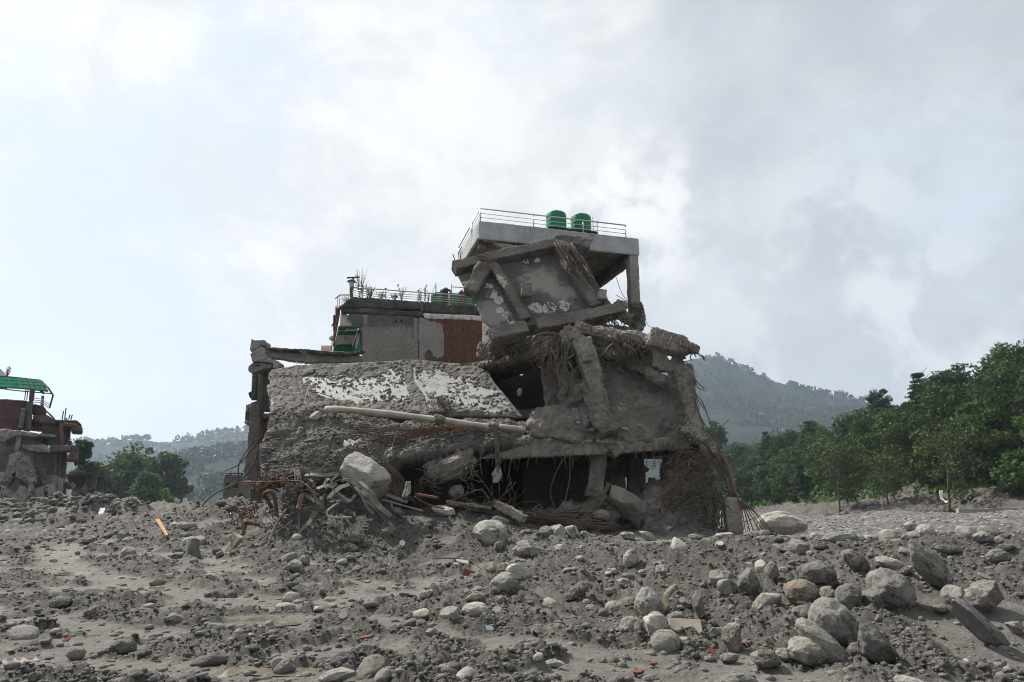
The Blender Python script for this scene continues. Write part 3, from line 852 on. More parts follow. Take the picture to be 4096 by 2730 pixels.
LH = hill_band('hill', [(-500, 1790), (250, 1768), (331, 1767), (418, 1782), (485, 1760), (560, 1757), (640, 1768), (714, 1765), (796, 1747), (880, 1730), (960, 1725), (1100, 1715), (1500, 1730)], 1000, 1800, 0, 9.0, M['hill'])
LN = hill_band('hill', [(520, 1990), (620, 1900), (714, 1826), (790, 1808), (880, 1795), (980, 1785), (1200, 1780), (1500, 1800)], 500, 950, 0, 14.0, M['hill'], 0.6)

def slope_z(X, Y):
    foot = 56.5 + 2.5 * np.sin(Y * 0.045) + np.clip(92 - Y, 0, 60) * -0.02
    t = X - foot
    h = 0.40 * np.clip(t, 0, 30) + 0.2 * np.clip(t - 30, 0, 60)
    soft = np.where(t < 0, 0, np.minimum(1, t / 4)); 
    top = 1 - 0.25 * sstep(150, 320, Y)
    h = h * top * sstep(0, 5, t) + soft * 0.6
    return h
def build_slope():
    xs = np.linspace(50, 150, 130); ys = np.linspace(40, 420, 240)
    X, Y = np.meshgrid(xs, ys)
    P = np.stack([X, Y, X * 0], -1).reshape(-1, 3)
    Z = slope_z(X, Y) + base_z(X, Y) * (X < 62) + 0.2
    Z = Z + (0.9 * fbm(P * 0.12, 4) + 0.35 * fbm(P * 0.7, 3)).reshape(X.shape) * sstep(54, 62, X)
    Z = np.where(X < 55, Z - (55 - X) * 0.6, Z)
    o = link('hillside', mesh_np('hillside', np.stack([X, Y, Z], -1).reshape(-1, 3), grid_faces(240, 130)), M['slope'])
    tag(o, kind='structure')
build_slope()

# low mud bank along the foot of the wood
def bank():
    c0 = [p('E', x, y, Y) for x, y, Y in ((520, 1150, 170), (700, 1130, 128), (900, 1120, 112), (1200, 1110, 104), (1500, 1080, 100), (1700, 1060, 98), (1950, 1040, 95), (2150, 1005, 92), (2450, 970, 88))]
    c1 = [p('E', x, y, Y) for x, y, Y in ((520, 1170, 166), (700, 1160, 124), (900, 1150, 108), (1200, 1140, 100), (1500, 1110, 96), (1700, 1090, 94), (1950, 1090, 91), (2150, 1075, 87), (2450, 1040, 82))]
    c2 = [p('E', x, y, Y) for x, y, Y in ((520, 1200, 158), (700, 1205, 112), (900, 1212, 96), (1200, 1205, 93), (1500, 1175, 90), (1700, 1175, 88), (1950, 1165, 86), (2150, 1150, 83), (2450, 1140, 78))]
    G = loft([c0, c1, c2], 320, 40)
    P = G.reshape(-1, 3); d = 0.5 * fbm(P * np.array([0.4, 0.4, 0.4]), 5) + 0.3 * np.abs(perlin(P * np.array([1.1, 0.6, 0.2]))) + 0.25 * fbm(P * 1.7, 3)
    Nn = grid_normals(G); s = np.sign(Nn[..., 2].mean()) or 1
    G = G + Nn * s * d.reshape(40, 320, 1)
    o = link('eroded_bank', thick_grid('eroded_bank', G, Nn * s, 1.5), M['slope']); tag(o, kind='structure')
bank()
# ------------------------------------------------------------------ the ruined building
E1 = None
C0 = p('B', 325, 200, 25.0); ZT = C0.z; ZB = p('B', 322, 345, 25.0).z
C1 = at_z('B', 1578, 340, ZT)
E1 = (C1 - C0); TL = E1.length; E1.normalize(); E2 = Vector((-E1.y, E1.x, 0))
def bf(a, b, z): return Vector((C0.x, C0.y, 0)) + E1 * a + E2 * b + Vector((0, 0, z))
def bbox(mb, a0, a1, b0, b1, z0, z1):
    return mb.prism([bf(a0, b0, z0), bf(a1, b0, z0), bf(a1, b0, z1), bf(a0, b0, z1)], E2 * (b1 - b0))
TD = 4.6
ruin = empty('ruined_building', (C0.x + 1.5, 23.0, 0.85), 'gutted grey concrete building with a silver roof parapet, lower floors torn open', 'ruined building')

# roof: parapet, slab, beams, columns
m_ = MB(); bbox(m_, 0, TL, 0, 0.14, ZB, ZT)
# ragged lower edge of the parapet front is cut by the concrete below it
par = rough('parapet', m_, M['silver'], ruin, voxel=0.045, amp=0.012, freq=1.4, amp2=0.008, freq2=7)
m_ = MB(); bbox(m_, 0, 0.14, 0.15, TD, ZB + 0.1, ZT); rough('parapet', m_, M['silver'], ruin, voxel=0.05, amp=0.012, freq=1.4, amp2=0.006, freq2=7)
m_ = MB(); bbox(m_, TL - 0.14, TL, 0.15, TD, ZB + 0.1, ZT); bbox(m_, 0.15, TL - 0.15, TD - 0.14, TD, ZB + 0.1, ZT); solid('parapet', m_, M['silver'], ruin)
m_ = MB(); bbox(m_, 0.145, TL - 0.145, 0.145, TD - 0.15, ZB + 0.16, ZB + 0.32); rough('roof_slab', m_, M['caked'], ruin, voxel=0.06, amp=0.03, freq=2, amp2=0.015)
m_ = MB()
bbox(m_, TL - 0.42, TL - 0.15, 0.40, TD - 0.45, ZB - 0.28, ZB + 0.17); rough('beam', m_, M['caked'], ruin, voxel=0.05, amp=0.02)
m_ = MB(); bbox(m_, 1.2, TL - 0.45, TD - 0.6, TD - 0.3, ZB - 0.28, ZB + 0.17); rough('beam', m_, M['caked'], ruin, voxel=0.05, amp=0.02)
m_ = MB(); bbox(m_, 1.0, 1.3, 0.2, TD - 0.7, ZB - 0.25, ZB + 0.17); bbox(m_, 0.14, 1.0, 0.6, 0.85, ZB - 0.12, ZB + 0.17); rough('beam', m_, M['caked'], ruin, voxel=0.05, amp=0.03)
# broken plaster edge hanging under the left of the parapet
m_ = MB(); m_.prism([p('B', 330, 342, 25.02), p('B', 420, 372, 25.08), p('B', 545, 385, 25.2), p('B', 760, 402, 25.4), p('B', 760, 470, 25.4), p('B', 640, 440, 25.3), p('B', 560, 445, 25.2), p('B', 400, 362, 25.1)], E2 * 0.2)
rough('broken_edge', m_, M['concrete'], ruin, voxel=0.035, amp=0.03, freq=4)

Z4 = p('B', 1570, 1100, 26.8).z
m_ = MB(); bbox(m_, TL - 0.44, TL - 0.03, 0.02, 0.42, Z4 - 0.6, ZB + 0.02)
rough('column', m_, M['concrete'], ruin, voxel=0.045, amp=0.025, freq=1.5, amp2=0.012, freq2=9)
kb = at_z('B', 1362, 615, ZB - 0.28); kbv = kb - Vector((C0.x, C0.y, 0)); ka, kbb = kbv.dot(E1), kbv.dot(E2)
m_ = MB(); bbox(m_, TL - 0.55, TL - 0.15, TD - 0.62, TD - 0.2, Z4 - 1.5, ZB - 0.27)
rough('column', m_, M['caked'], ruin, voxel=0.05, amp=0.02)
# room behind: side walls, back wall with a black doorway, ceiling of the inner room
m_ = MB(); bbox(m_, 1.05, 1.25, 0.3, TD - 0.7, Z4 - 0.2, ZB - 0.26); rough('wall', m_, M['caked'], ruin, voxel=0.07, amp=0.02)
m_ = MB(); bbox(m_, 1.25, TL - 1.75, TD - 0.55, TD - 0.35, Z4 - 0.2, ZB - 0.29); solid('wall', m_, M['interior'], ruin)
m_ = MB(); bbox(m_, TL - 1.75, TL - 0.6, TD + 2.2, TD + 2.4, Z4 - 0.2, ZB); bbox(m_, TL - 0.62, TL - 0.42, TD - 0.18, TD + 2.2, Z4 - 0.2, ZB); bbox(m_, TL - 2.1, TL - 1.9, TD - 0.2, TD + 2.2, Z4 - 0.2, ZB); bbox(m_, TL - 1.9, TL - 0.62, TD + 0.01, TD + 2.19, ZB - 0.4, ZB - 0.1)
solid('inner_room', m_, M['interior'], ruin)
m_ = MB(); bbox(m_, 1.0, TL - 0.45, 0.6, TD, Z4 - 0.35, Z4 - 0.05); rough('floor_slab', m_, M['caked'], ruin, voxel=0.07, amp=0.05)
# mud and roots wrapped round the foot of the front column
m_ = MB()
m_.tube([p('B', x, y, 26.7) for x, y in ((1500, 960), (1540, 950), (1585, 955), (1620, 975))], [0.22, 0.30, 0.30, 0.16], 10)
m_.tube([p('B', x, y, 26.7) for x, y in ((1562, 850), (1567, 905), (1570, 960), (1575, 1020), (1565, 1085))], [0.20, 0.27, 0.30, 0.27, 0.15], 10)
m_.tube([p('B', x, y, 26.4) for x, y in ((1400, 870), (1440, 880), (1470, 890))], [0.2, 0.24, 0.16], 10)
m_.tube([p('B', x, y, 26.2) for x, y in ((1430, 940), (1470, 960), (1520, 985))], [0.25, 0.24, 0.22], 10)
rough('caked_lump', m_, M['caked'], ruin, voxel=0.05, amp=0.06, freq=3.5, amp2=0.03, freq2=11)
for k in range(9):
    y = 848 + k * 13
    pts = [p('B', 1508, y + 22, 26.45), p('B', 1535, y + rnd.uniform(-4, 8), 26.28), p('B', 1575, y - 2, 26.28), p('B', 1618, y + rnd.uniform(8, 30), 26.5)]
    solid('root', MB().tube(spline(pts, 8), 0.018, 5), M['root'], ruin)

# third floor: broken slab and what hangs between it and the fallen one above
m_ = MB()
pl = [p('C', 60, 335, 25.6), p('C', 330, 310, 25.0), p('C', 470, 285, 24.0), p('C', 590, 250, 23.3), p('C', 830, 170, 23.2)]
pl2 = [Vector((q.x, q.y, 0)) for q in pl]
top = [q.copy() for q in pl]
for q in reversed(pl): top.append(Vector((q.x - 0.9, q.y + 4.2, q.z + 0.1)))
m_.prism(top, (0, 0, -0.32))
rough('floor_slab', m_, M['caked'], ruin, voxel=0.06, amp=0.09, freq=1.6, amp2=0.04, freq2=6)
m_ = MB().tube(spline([p('C', 190, 355, 25.2), p('C', 330, 318, 24.6), p('C', 480, 292, 23.6), p('C', 600, 250, 23.0), p('C', 690, 215, 22.7)], 12), [0.10, 0.13, 0.15, 0.16, 0.16, 0.17, 0.18, 0.19, 0.2, 0.2, 0.22, 0.22, 0.2], 10)
rough('broken_beam', m_, M['caked'], ruin, voxel=0.045, amp=0.06, freq=3, amp2=0.03, freq2=9)
# lumps of caked rubble under the fallen slab
m_ = MB()
m_.tube(spline([p('C', 280, 215, 23.2), p('C', 400, 200, 23.2), p('C', 520, 190, 23.2), p('C', 660, 190, 22.8)], 8), [0.18, 0.22, 0.2, 0.24, 0.25, 0.2, 0.18, 0.2, 0.15], 10)
m_.tube(spline([p('C', 255, 200, 23.5), p('C', 265, 260, 23.6), p('C', 300, 290, 23.8)], 6), [0.35, 0.4, 0.38, 0.34, 0.3, 0.25, 0.2], 10)
m_.tube(spline([p('C', 570, 260, 22.6), p('C', 640, 235, 22.6), p('C', 740, 210, 22.4)], 6), [0.14, 0.2, 0.24, 0.26, 0.28, 0.3, 0.2], 10)
m_.prism([p('C', 250, 190, 24.4), p('C', 640, 60, 24.4), p('C', 1000, 70, 24.6), p('C', 1250, 100, 25.4), p('C', 1250, 200, 25.4), p('C', 800, 250, 24.4), p('C', 300, 300, 24.4)], E2 * 1.2)
rough('rubble_band', m_, M['caked'], ruin, voxel=0.055, amp=0.10, freq=2.2, amp2=0.045, freq2=8)

# second storey: hanging floor slab that now stands like a wall
def hy(x, y):  return 21.5 + (860 - y) / 720 * 1.5 + (x - 1000) / 600 * 0.35
out_ = [(535, 700), (560, 655), (610, 632), (740, 625), (785, 600), (812, 545), (825, 470), (845, 400), (860, 330), (800, 250), (735, 190), (745, 150), (800, 110), (880, 95), (960, 150), (990, 195), (1020, 245), (1100, 290), (1190, 345),
        (1260, 385), (1330, 410), (1400, 470), (1450, 480), (1480, 440), (1500, 350), (1560, 365), (1595, 420), (1605, 560), (1620, 660), (1640, 750), (1610, 800), (1545, 855), (1300, 850), (1150, 865), (1000, 850), (840, 850), (700, 840), (540, 810), (520, 750)]
m_ = MB(); m_.prism([p('C', x, y, hy(x, y)) for x, y in out_], Vector((E2.x * 0.5, E2.y * 0.5, 0.05)))
m_.tube(spline([p('C', 985, 235, 22.45), p('C', 1060, 270, 22.4), p('C', 1160, 325, 22.3), p('C', 1260, 380, 22.15), p('C', 1340, 430, 22.05), p('C', 1430, 488, 22.0)], 14), [0.22, 0.21, 0.2, 0.2, 0.19, 0.19, 0.2, 0.19, 0.18, 0.18, 0.2, 0.22, 0.24, 0.23, 0.16], 10)
m_.tube(spline([p('C', 900, 420, 22.0), p('C', 960, 560, 21.8), p('C', 1010, 690, 21.5), p('C', 1060, 800, 21.35)], 8), [.15, .3, .36, .4, .36, .34, .36, .4, .3], 10)
m_.tube(spline([p('C', 820, 400, 22.5), p('C', 850, 520, 22.1), p('C', 800, 620, 21.9)], 8), [.12, .18, .2, .22, .22, .2, .2, .18, .15], 10)
rough('hanging_slab', m_, M['caked_dark'], ruin, voxel=0.045, amp=0.15, freq=1.3, amp2=0.06, freq2=5, seed=2.2)
# rolled upper rim, leaning column, right-hand edge rib
m_ = MB()
for (q0, q1, w0, w1) in (((725, 150, 22.25), (895, 235, 22.05), .60, .66), ((865, 185, 22.0), (962, 480, 21.75), .68, .56), ((945, 430, 21.8), (1004, 670, 21.7), .54, .46)): m_.bar(p('C', *q0), p('C', *q1), w0, .42, (0, -1, .3), w1, .40)
m_.bar(p('C', 760, 120, 22.3), p('C', 860, 165, 22.3), .4, .4, (0, -1, .3)); m_.bar(p('C', 880, 250, 21.7), p('C', 905, 330, 21.65), .3, .2, (0, -1, .3))
rough('leaning_column', m_, M['caked'], ruin, voxel=0.04, amp=0.05, freq=2.6, amp2=0.03, freq2=7)
m_ = MB().tube(spline([p('C', 1535, 360, 21.9), p('C', 1560, 450, 21.8), p('C', 1580, 580, 21.7), p('C', 1610, 700, 21.6), p('C', 1650, 780, 21.5)], 10), [0.30, 0.34, 0.32, 0.28, 0.25, 0.24, 0.22, 0.2, 0.22, 0.24, 0.2], 10)
rough('edge_rib', m_, M['caked'], ruin, voxel=0.05, amp=0.07, freq=2.6, amp2=0.03, freq2=9)
# beam torn off to the right, like a stranded log
m_ = MB()
m_.tube(spline([p('C', 830, 95, 22.4), p('C', 930, 125, 22.3), p('C', 1060, 150, 22.2), p('C', 1200, 180, 22.1), p('C', 1330, 205, 22.0), p('C', 1450, 225, 21.9)], 12), [0.20, 0.24, 0.22, 0.22, 0.24, 0.26, 0.26, 0.3, 0.30, 0.32, 0.34, 0.36, 0.3], 10)
m_.bar(p('C', 1310, 172, 21.95), p('C', 1560, 240, 21.8), 0.70, 0.55, (0, -1, 0.2), 0.62, 0.45)
m_.bar(p('C', 1500, 222, 21.8), p('C', 1655, 250, 21.7), 0.56, 0.45, (0, -1, 0.2), 0.22, 0.18)
rough('jutting_beam', m_, M['caked'], ruin, voxel=0.045, amp=0.06, freq=2.4, amp2=0.03, freq2=9, label='broken concrete beam jutting out to the right like a log')
m_ = MB().bar(p('C', 1372, 215, 21.95), p('C', 1385, 365, 22.0), 0.50, 0.45, (0, -1, 0)).bar(p('C', 1380, 345, 22), p('C', 1490, 365, 22), 0.38, 0.4, (0, -1, 0)).bar(p('C', 1490, 290, 22), p('C', 1520, 380, 22.0), 0.30, 0.35, (0, -1, 0))
m_.bar(p('C', 1140, 190, 22.3), p('C', 1180, 300, 22.3), 0.22, 0.3, (0, -1, 0)); m_.bar(p('C', 1270, 230, 22.5), p('C', 1290, 370, 22.4), 0.4, 0.3, (0, -1, 0))
rough('broken_stub', m_, M['caked'], ruin, voxel=0.045, amp=0.06, freq=2.6, amp2=0.03, freq2=9)
m_ = MB().prism([p('C', 1060, 220, 23.2), p('C', 1300, 260, 23.2), p('C', 1300, 385, 23.2), p('C', 1200, 350, 23.2), p('C', 1060, 280, 23.2)], E2 * 0.4)
rough('back_slab', m_, M['interior'], ruin, voxel=0.06, amp=0.05)

# open room on the second storey
m_ = MB().bar(p('C', 655, 330, 24.0), p('C', 690, 640, 23.9), 0.62, 0.5, (0, -1, 0)); rough('column', m_, M['caked'], ruin, voxel=0.05, amp=0.04)
m_ = MB().tube(spline([p('C', 770, 290, 22.9), p('C', 740, 380, 22.8), p('C', 770, 470, 22.7), p('C', 755, 600, 22.7)], 8), [0.30, 0.36, 0.30, 0.22, 0.2, 0.24, 0.26, 0.2, 0.16], 10); rough('broken_stub', m_, M['caked'], ruin, voxel=0.045, amp=0.09, freq=3, amp2=0.04)
q0, q1 = p('C', 150, 330, 28.6), p('C', 1000, 300, 28.6)
m_ = MB().box((q0.x, 28.5, 3.3), (q1.x, 28.8, 7.0)); m_.box((p('C', 480, 330, 28.6).x, 28.5, 6.99), (q1.x, 28.79, 7.9)); m_.box((q0.x - 0.3, 25.5, 3.5), (q0.x, 28.5, 6.9)); m_.box((q1.x, 24.4, 3.5), (q1.x + 0.3, 28.5, 7.0)); solid('wall', m_, M['interior'], ruin)
m_ = MB().prism([p('C', 180, 640, 24.5), p('C', 560, 640, 24.5), p('C', 560, 700, 24.3), p('C', 180, 700, 24.3)], (0, 0.5, 0)); rough('floor_edge', m_, M['caked'], ruin, voxel=0.06, amp=0.05)

# first floor slab, its edge beam, columns and walls of the ground floor
zA = p('C', 560, 905, 21.8).z; zBm = p('C', 560, 975, 21.8).z
A0, A1 = p('C', 60, 900, 21.7), p('C', 1560, 880, 22.1)
m_ = MB().prism([(A0.x - 0.8, 22.0, zA - 0.05), (A1.x, 22.3, zA - 0.05), (A1.x - 1.2, 28.8, zA - 0.05), (A0.x - 2.6, 28.8, zA - 0.05)], (0, 0, 0.3)); rough('floor_slab', m_, M['interior'], ruin, voxel=0.08, amp=0.03)
m_ = MB()
bp = [p('C', 100, 925, 21.5), p('C', 400, 925, 21.55), p('C', 800, 910, 21.65), p('C', 1050, 895, 21.75), p('C', 1300, 880, 21.9), p('C', 1565, 862, 22.0)]
for q0, q1 in zip(bp[:-1], bp[1:]): m_.bar(q0, q1 + (q1 - q0) * 0.01, 0.36, 0.40)
rough('edge_beam', m_, M['caked'], ruin, voxel=0.05, amp=0.035, freq=1.8, amp2=0.02, freq2=9)
m_ = MB().prism([p('C', 130, 880, 21.3), p('C', 540, 820, 21.4), p('C', 900, 840, 21.4), p('C', 1000, 860, 21.5), p('C', 640, 890, 21.45), p('C', 130, 905, 21.4)], (0, 0.9, 0)); rough('rubble_band', m_, M['caked'], ruin, voxel=0.05, amp=0.08, freq=3, amp2=0.04)
m_ = MB().prism([p('C', 970, 840, 21.35), p('C', 1140, 850, 21.4), p('C', 1150, 900, 21.4), p('C', 1090, 960, 21.45), p('C', 1060, 925, 21.45), p('C', 1000, 930, 21.45)], (0, 0.5, 0)); rough('caked_lump', m_, M['caked'], ruin, voxel=0.045, amp=0.09, freq=3.5, amp2=0.04)
m_ = MB().bar(p('C', 985, 925, 22.2), p('C', 950, 1225, 22.1), 0.50, 0.45, (0, -1, 0)); rough('column', m_, M['caked'], ruin, voxel=0.045, amp=0.05, freq=2)
m_ = MB().bar(p('C', 1222, 950, 25.2), p('C', 1232, 1260, 25.2), 0.62, 0.5, (0, -1, 0)); rough('column', m_, M['caked'], ruin, voxel=0.05, amp=0.03)
m_ = MB().prism([p('C', 1445, 905, 24.0), p('C', 1570, 890, 24.0), p('C', 1580, 1110, 24.0), p('C', 1455, 1120, 24.0)], (0.1, 1.6, 0)); rough('pier', m_, M['interior'], ruin, voxel=0.06, amp=0.03)
m_ = MB().prism([p('C', 1020, 985, 26.2), p('C', 1190, 975, 26.2), p('C', 1190, 1085, 26.2), p('C', 1130, 1080, 26.2), p('C', 1100, 1140, 26.2), p('C', 1020, 1150, 26.2)], (0, 0.25, 0)); rough('wall', m_, M['caked'], ruin, voxel=0.05, amp=0.03)
m_ = MB().prism([p('C', 1270, 920, 26.0), p('C', 1445, 915, 26.0), p('C', 1445, 965, 26.0), p('C', 1270, 968, 26.0)], (0, 0.3, 0)); rough('beam', m_, M['caked'], ruin, voxel=0.06, amp=0.03)
m_ = MB().prism([p('C', 1260, 975, 25.0), p('C', 1325, 1040, 25.0), p('C', 1265, 1070, 25.0)], (0, 0.3, 0)); rough('broken_stub', m_, M['caked'], ruin, voxel=0.05, amp=0.05)
q0, q1, q2 = p('C', 100, 1000, 28.6), p('C', 1150, 1000, 28.6), p('C', 470, 1000, 25.5)
m_ = MB().box((q0.x - 0.6, 28.4, 0.3), (q1.x, 28.7, zA)); m_.box((q0.x - 1.2, 22.3, 0.3), (q0.x - 0.9, 28.4, zA)); m_.box((p('C', 1000, 1000, 26.3).x, 26.45, 0.3), (p('C', 1000, 1000, 26.3).x + 0.3, 28.4, zA)); m_.box((p('A', 350, 1000, 23.9).x, 23.8, 0.3), (p('A', 1480, 1000, 23.9).x, 24.1, 3.4))  # last box is an added blocker shutting out sky behind the mud slope
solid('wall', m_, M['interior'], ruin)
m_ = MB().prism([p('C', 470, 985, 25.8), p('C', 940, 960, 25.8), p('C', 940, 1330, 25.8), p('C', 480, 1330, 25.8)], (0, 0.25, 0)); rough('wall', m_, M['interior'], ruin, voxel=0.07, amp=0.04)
# pillar stub standing alone at the right corner
m_ = MB().bar(p('C', 1862, 1230, 20.9), p('C', 1875, 1480, 20.8), 0.44, 0.42, (0, -1, 0)); 
rough('column', m_, M['concrete'], ruin, voxel=0.04, amp=0.03, freq=2, label='short broken concrete pillar at the right corner')

# railing round the roof
rail = MB(); zr = p('B', 332, 100, 25.0).z; hh = zr - ZT
rl = link('railing', MB().tube([bf(0.07, TD - 0.1, zr), bf(0.07, 0.07, zr), bf(TL - 0.55, 0.07, zr)], 0.028, 8).mesh('railing', True), M['steel'], ruin)
for k in (0.62, 0.30):
    solid('rail', MB().tube([bf(0.07, TD - 0.1, ZT + hh * k), bf(0.07, 0.07, ZT + hh * k), bf(TL - 0.55, 0.07, ZT + hh * k)], 0.013, 6), M['steel'], rl, True)
for (a, b) in ((0.07, 0.07), (2.28, 0.07), (4.42, 0.07), (TL - 0.55, 0.07), (0.07, 1.6), (0.07, TD - 0.1), (0.07, 1.75)):
    solid('post', MB().tube([bf(a, b, ZT - 0.02), bf(a, b, zr)], 0.022, 8), M['steel'], rl, True)
for (x0, y0, x1, y1, Y) in ((120, 465, 150, 550, 25), (190, 410, 160, 468, 27), (185, 445, 172, 545, 26)):
    solid('rebar', MB().tube([p('B', x0, y0, Y), p('B', x1, y1, Y)], 0.018, 6), M['iron'], ruin)

# loose steel and roots hanging off the ruin: each bar or root is a part
def wires(fr, lst, m, parent, name='rebar', r=0.011, n=10):
    for it in lst:
        pts = [p(fr, *q) for q in it]
        solid(name, MB().tube(spline(pts, n), r * rnd.uniform(0.8, 1.25), 5), m, parent, True)
# fringe of bent bars below the edge beam
for k in range(46):
    x = 170 + k * 29 + rnd.uniform(-9, 9); y = 955 - x * 0.055 + rnd.uniform(-12, 14); Y = 21.35 + x * 0.00035
    ln = rnd.choice((50, 70, 95, 130, 40)) * rnd.uniform(0.7, 1.25); dx = rnd.uniform(-28, 22)
    wires('C', [[(x, y - 40, Y - 0.05), (x + dx * 0.1, y + 10, Y - 0.12), (x + dx * 0.5, y + ln * 0.5, Y - 0.1), (x + dx, y + ln, Y - rnd.uniform(0, 0.3))]], M[rnd.choice(('rebar', 'root', 'root'))], ruin, 'rebar', 0.011, 8)
wires('C', [[(880, 850, 21.3), (760, 960, 21.1), (690, 1080, 21.0), (665, 1200, 20.9), (700, 1320, 20.7)], [(790, 930, 21.3), (790, 1100, 21.1), (745, 1300, 20.8)], [(1150, 850, 21.3), (1210, 920, 21.2), (1255, 980, 21.3)],
            [(320, 820, 20.9), (310, 1000, 20.9), (325, 1150, 20.8), (322, 1250, 20.8)], [(250, 850, 21), (200, 960, 20.9), (210, 1080, 20.8)], [(150, 1030, 20.6), (230, 1140, 20.6), (310, 1250, 20.6)], [(120, 1000, 20.7), (260, 1180, 20.6), (320, 1270, 20.6)],
            [(420, 880, 21.2), (400, 1000, 21), (380, 1110, 20.9)]], M['root'], ruin, 'root', 0.013, 14)
# roots sprayed from the top of the leaning column
for k in range(24):
    a0 = rnd.uniform(0, 1)
    x0, y0 = 700 + rnd.uniform(-30, 60), 160 + rnd.uniform(-25, 40)
    kind = k % 3
    if kind == 0:
        pts = [(x0, y0, 22.0), (x0 - 40, y0 + 60, 21.8), (x0 - 70 + rnd.uniform(-30, 60), y0 + 150, 21.7), (x0 - 60 + rnd.uniform(-60, 80), y0 + 230 + rnd.uniform(-60, 90), 21.7)]
    elif kind == 1:
        pts = [(x0 + 20, y0, 21.9), (x0 + 30, y0 + 90, 21.7), (x0 + rnd.uniform(-20, 90), y0 + 200, 21.6), (x0 + rnd.uniform(0, 110), y0 + 330 + rnd.uniform(-50, 90), 21.6)]
    else:
        pts = [(x0, y0, 22.0), (x0 - 60, y0 - 10, 21.8), (x0 - 130 + rnd.uniform(-40, 30), y0 + rnd.uniform(-30, 50), 21.7), (x0 - 160 + rnd.uniform(-70, 20), y0 + rnd.uniform(-10, 110), 21.8)]
    wires('C', [pts], M[rnd.choice(('root', 'root', 'rebar'))], ruin, 'root', 0.016, 10)
wires('C', [[(610, 135, 21.9), (680, 155, 21.9), (740, 160, 22)], [(650, 130, 21.9), (720, 140, 22), (780, 150, 22)], [(820, 72, 22.2), (880, 60, 22.1), (930, 90, 22.1), (935, 130, 22.1)]], M['rebar_red'], ruin, 'rebar', 0.014)
m_ = MB().prism([p('C', x, y, 21.9) for x, y in ((0, 1275), (130, 1235), (300, 1275), (480, 1320), (700, 1300), (900, 1265), (1040, 1220), (1120, 1300), (1120, 1500), (0, 1500))], (0, 2.0, -.2))
rough('rubble_fill', m_, M['caked_dark'], ruin, voxel=.06, amp=.25, freq=1.6, amp2=.09, freq2=5)
for k in range(44):
    (x0, x1), (y0, y1) = (((580, 840), (150, 360)), ((1050, 1320), (110, 270)), ((250, 640), (190, 300)))[k % 3]
    x, y = rnd.uniform(x0, x1), rnd.uniform(y0, y1); a_ = rnd.uniform(0, 6.28); L_ = rnd.uniform(35, 90); Yk = 22.35 - .6 * (k % 3 < 2) + .4 * (k % 3 == 2) + rnd.uniform(-.2, .1)
    wires('C', [[(x, y, Yk + .2), (x + L_ * math.cos(a_) * .5, y + L_ * .3, Yk), (x + L_ * math.cos(a_), y + L_ * .8 + rnd.uniform(-10, 30), Yk + .1), (x + L_ * math.cos(a_ + .6) * 1.2, y + L_ * 1.4, Yk + .5)]], M['root'], ruin, 'root', rnd.uniform(.02, .045), 8)
# roots hung over the beam in the middle
for k in range(17):
    x0 = 1090 + rnd.uniform(0, 170); y0 = 125 + rnd.uniform(-10, 40) + (x0 - 1090) * 0.2
    wires('C', [[(x0, y0, 21.95), (x0 + rnd.uniform(-30, 20), y0 + 60, 21.7), (x0 + rnd.uniform(-40, 60), y0 + 110 + rnd.uniform(-20, 50), 21.75), (x0 + rnd.uniform(-20, 100), y0 + 130 + rnd.uniform(0, 90), 21.9)]], M['root'], ruin, 'root', 0.014, 9)
m_ = MB().ribbon(spline([p('C', 1098, 125, 21.85), p('C', 1086, 160, 21.8), p('C', 1090, 215, 21.8)], 8), 0.11, 0.012, [(1, 0.2, 0)] * 9); solid('torn_strip', m_, M['cloth'], ruin)
# bands round the jutting beam
for x in (1345, 1400, 1450, 1515, 1560, 1600):
    yy = 130 + (x - 1340) * 0.30
    wires('C', [[(x + 12, yy - 4, 21.6), (x + 6, yy + 35, 21.4), (x - 12, yy + 80, 21.4), (x - 6, yy + 110, 21.6)]], M['root'], ruin, 'root', 0.022, 8)
for k in range(30):
    x0 = 1560 + rnd.uniform(-30, 100); y0 = 190 + (x0 - 1500) * 0.5
    wires('C', [[(x0 - 40, y0 - 8, 21.55), (x0 + 5, y0 + 15, 21.5), (x0 + 25 + rnd.uniform(0, 15), y0 + 35 + rnd.uniform(0, 30), 21.55)]], M['root'], ruin, 'root', 0.012, 5)
# steel sprung off the right-hand edge
wires('C', [[(1510, 318, 21.8), (1560, 330, 21.7), (1600, 378, 21.6)], [(1530, 350, 21.8), (1600, 420, 21.6), (1640, 470, 21.5), (1680, 505, 21.5)], [(1545, 355, 21.8), (1610, 440, 21.6), (1640, 500, 21.5), (1695, 520, 21.4)], [(1560, 370, 21.8), (1610, 470, 21.7), (1630, 560, 21.6), (1680, 640, 21.5)],
            [(1600, 520, 21.6), (1660, 580, 21.4), (1700, 680, 21.3), (1740, 790, 21.2), (1800, 1000, 21.0)], [(1590, 480, 21.6), (1640, 600, 21.4), (1650, 700, 21.3), (1720, 850, 21.2)], [(1620, 560, 21.6), (1620, 640, 21.4), (1600, 690, 21.4)],
            [(1840, 712, 21.2), (1800, 750, 21.2), (1760, 800, 21.2), (1700, 830, 21.3)], [(1610, 540, 21.7), (1660, 700, 21.4), (1780, 900, 21.1), (1830, 1100, 21.0)]], M['root'], ruin, 'rebar', 0.016, 14)
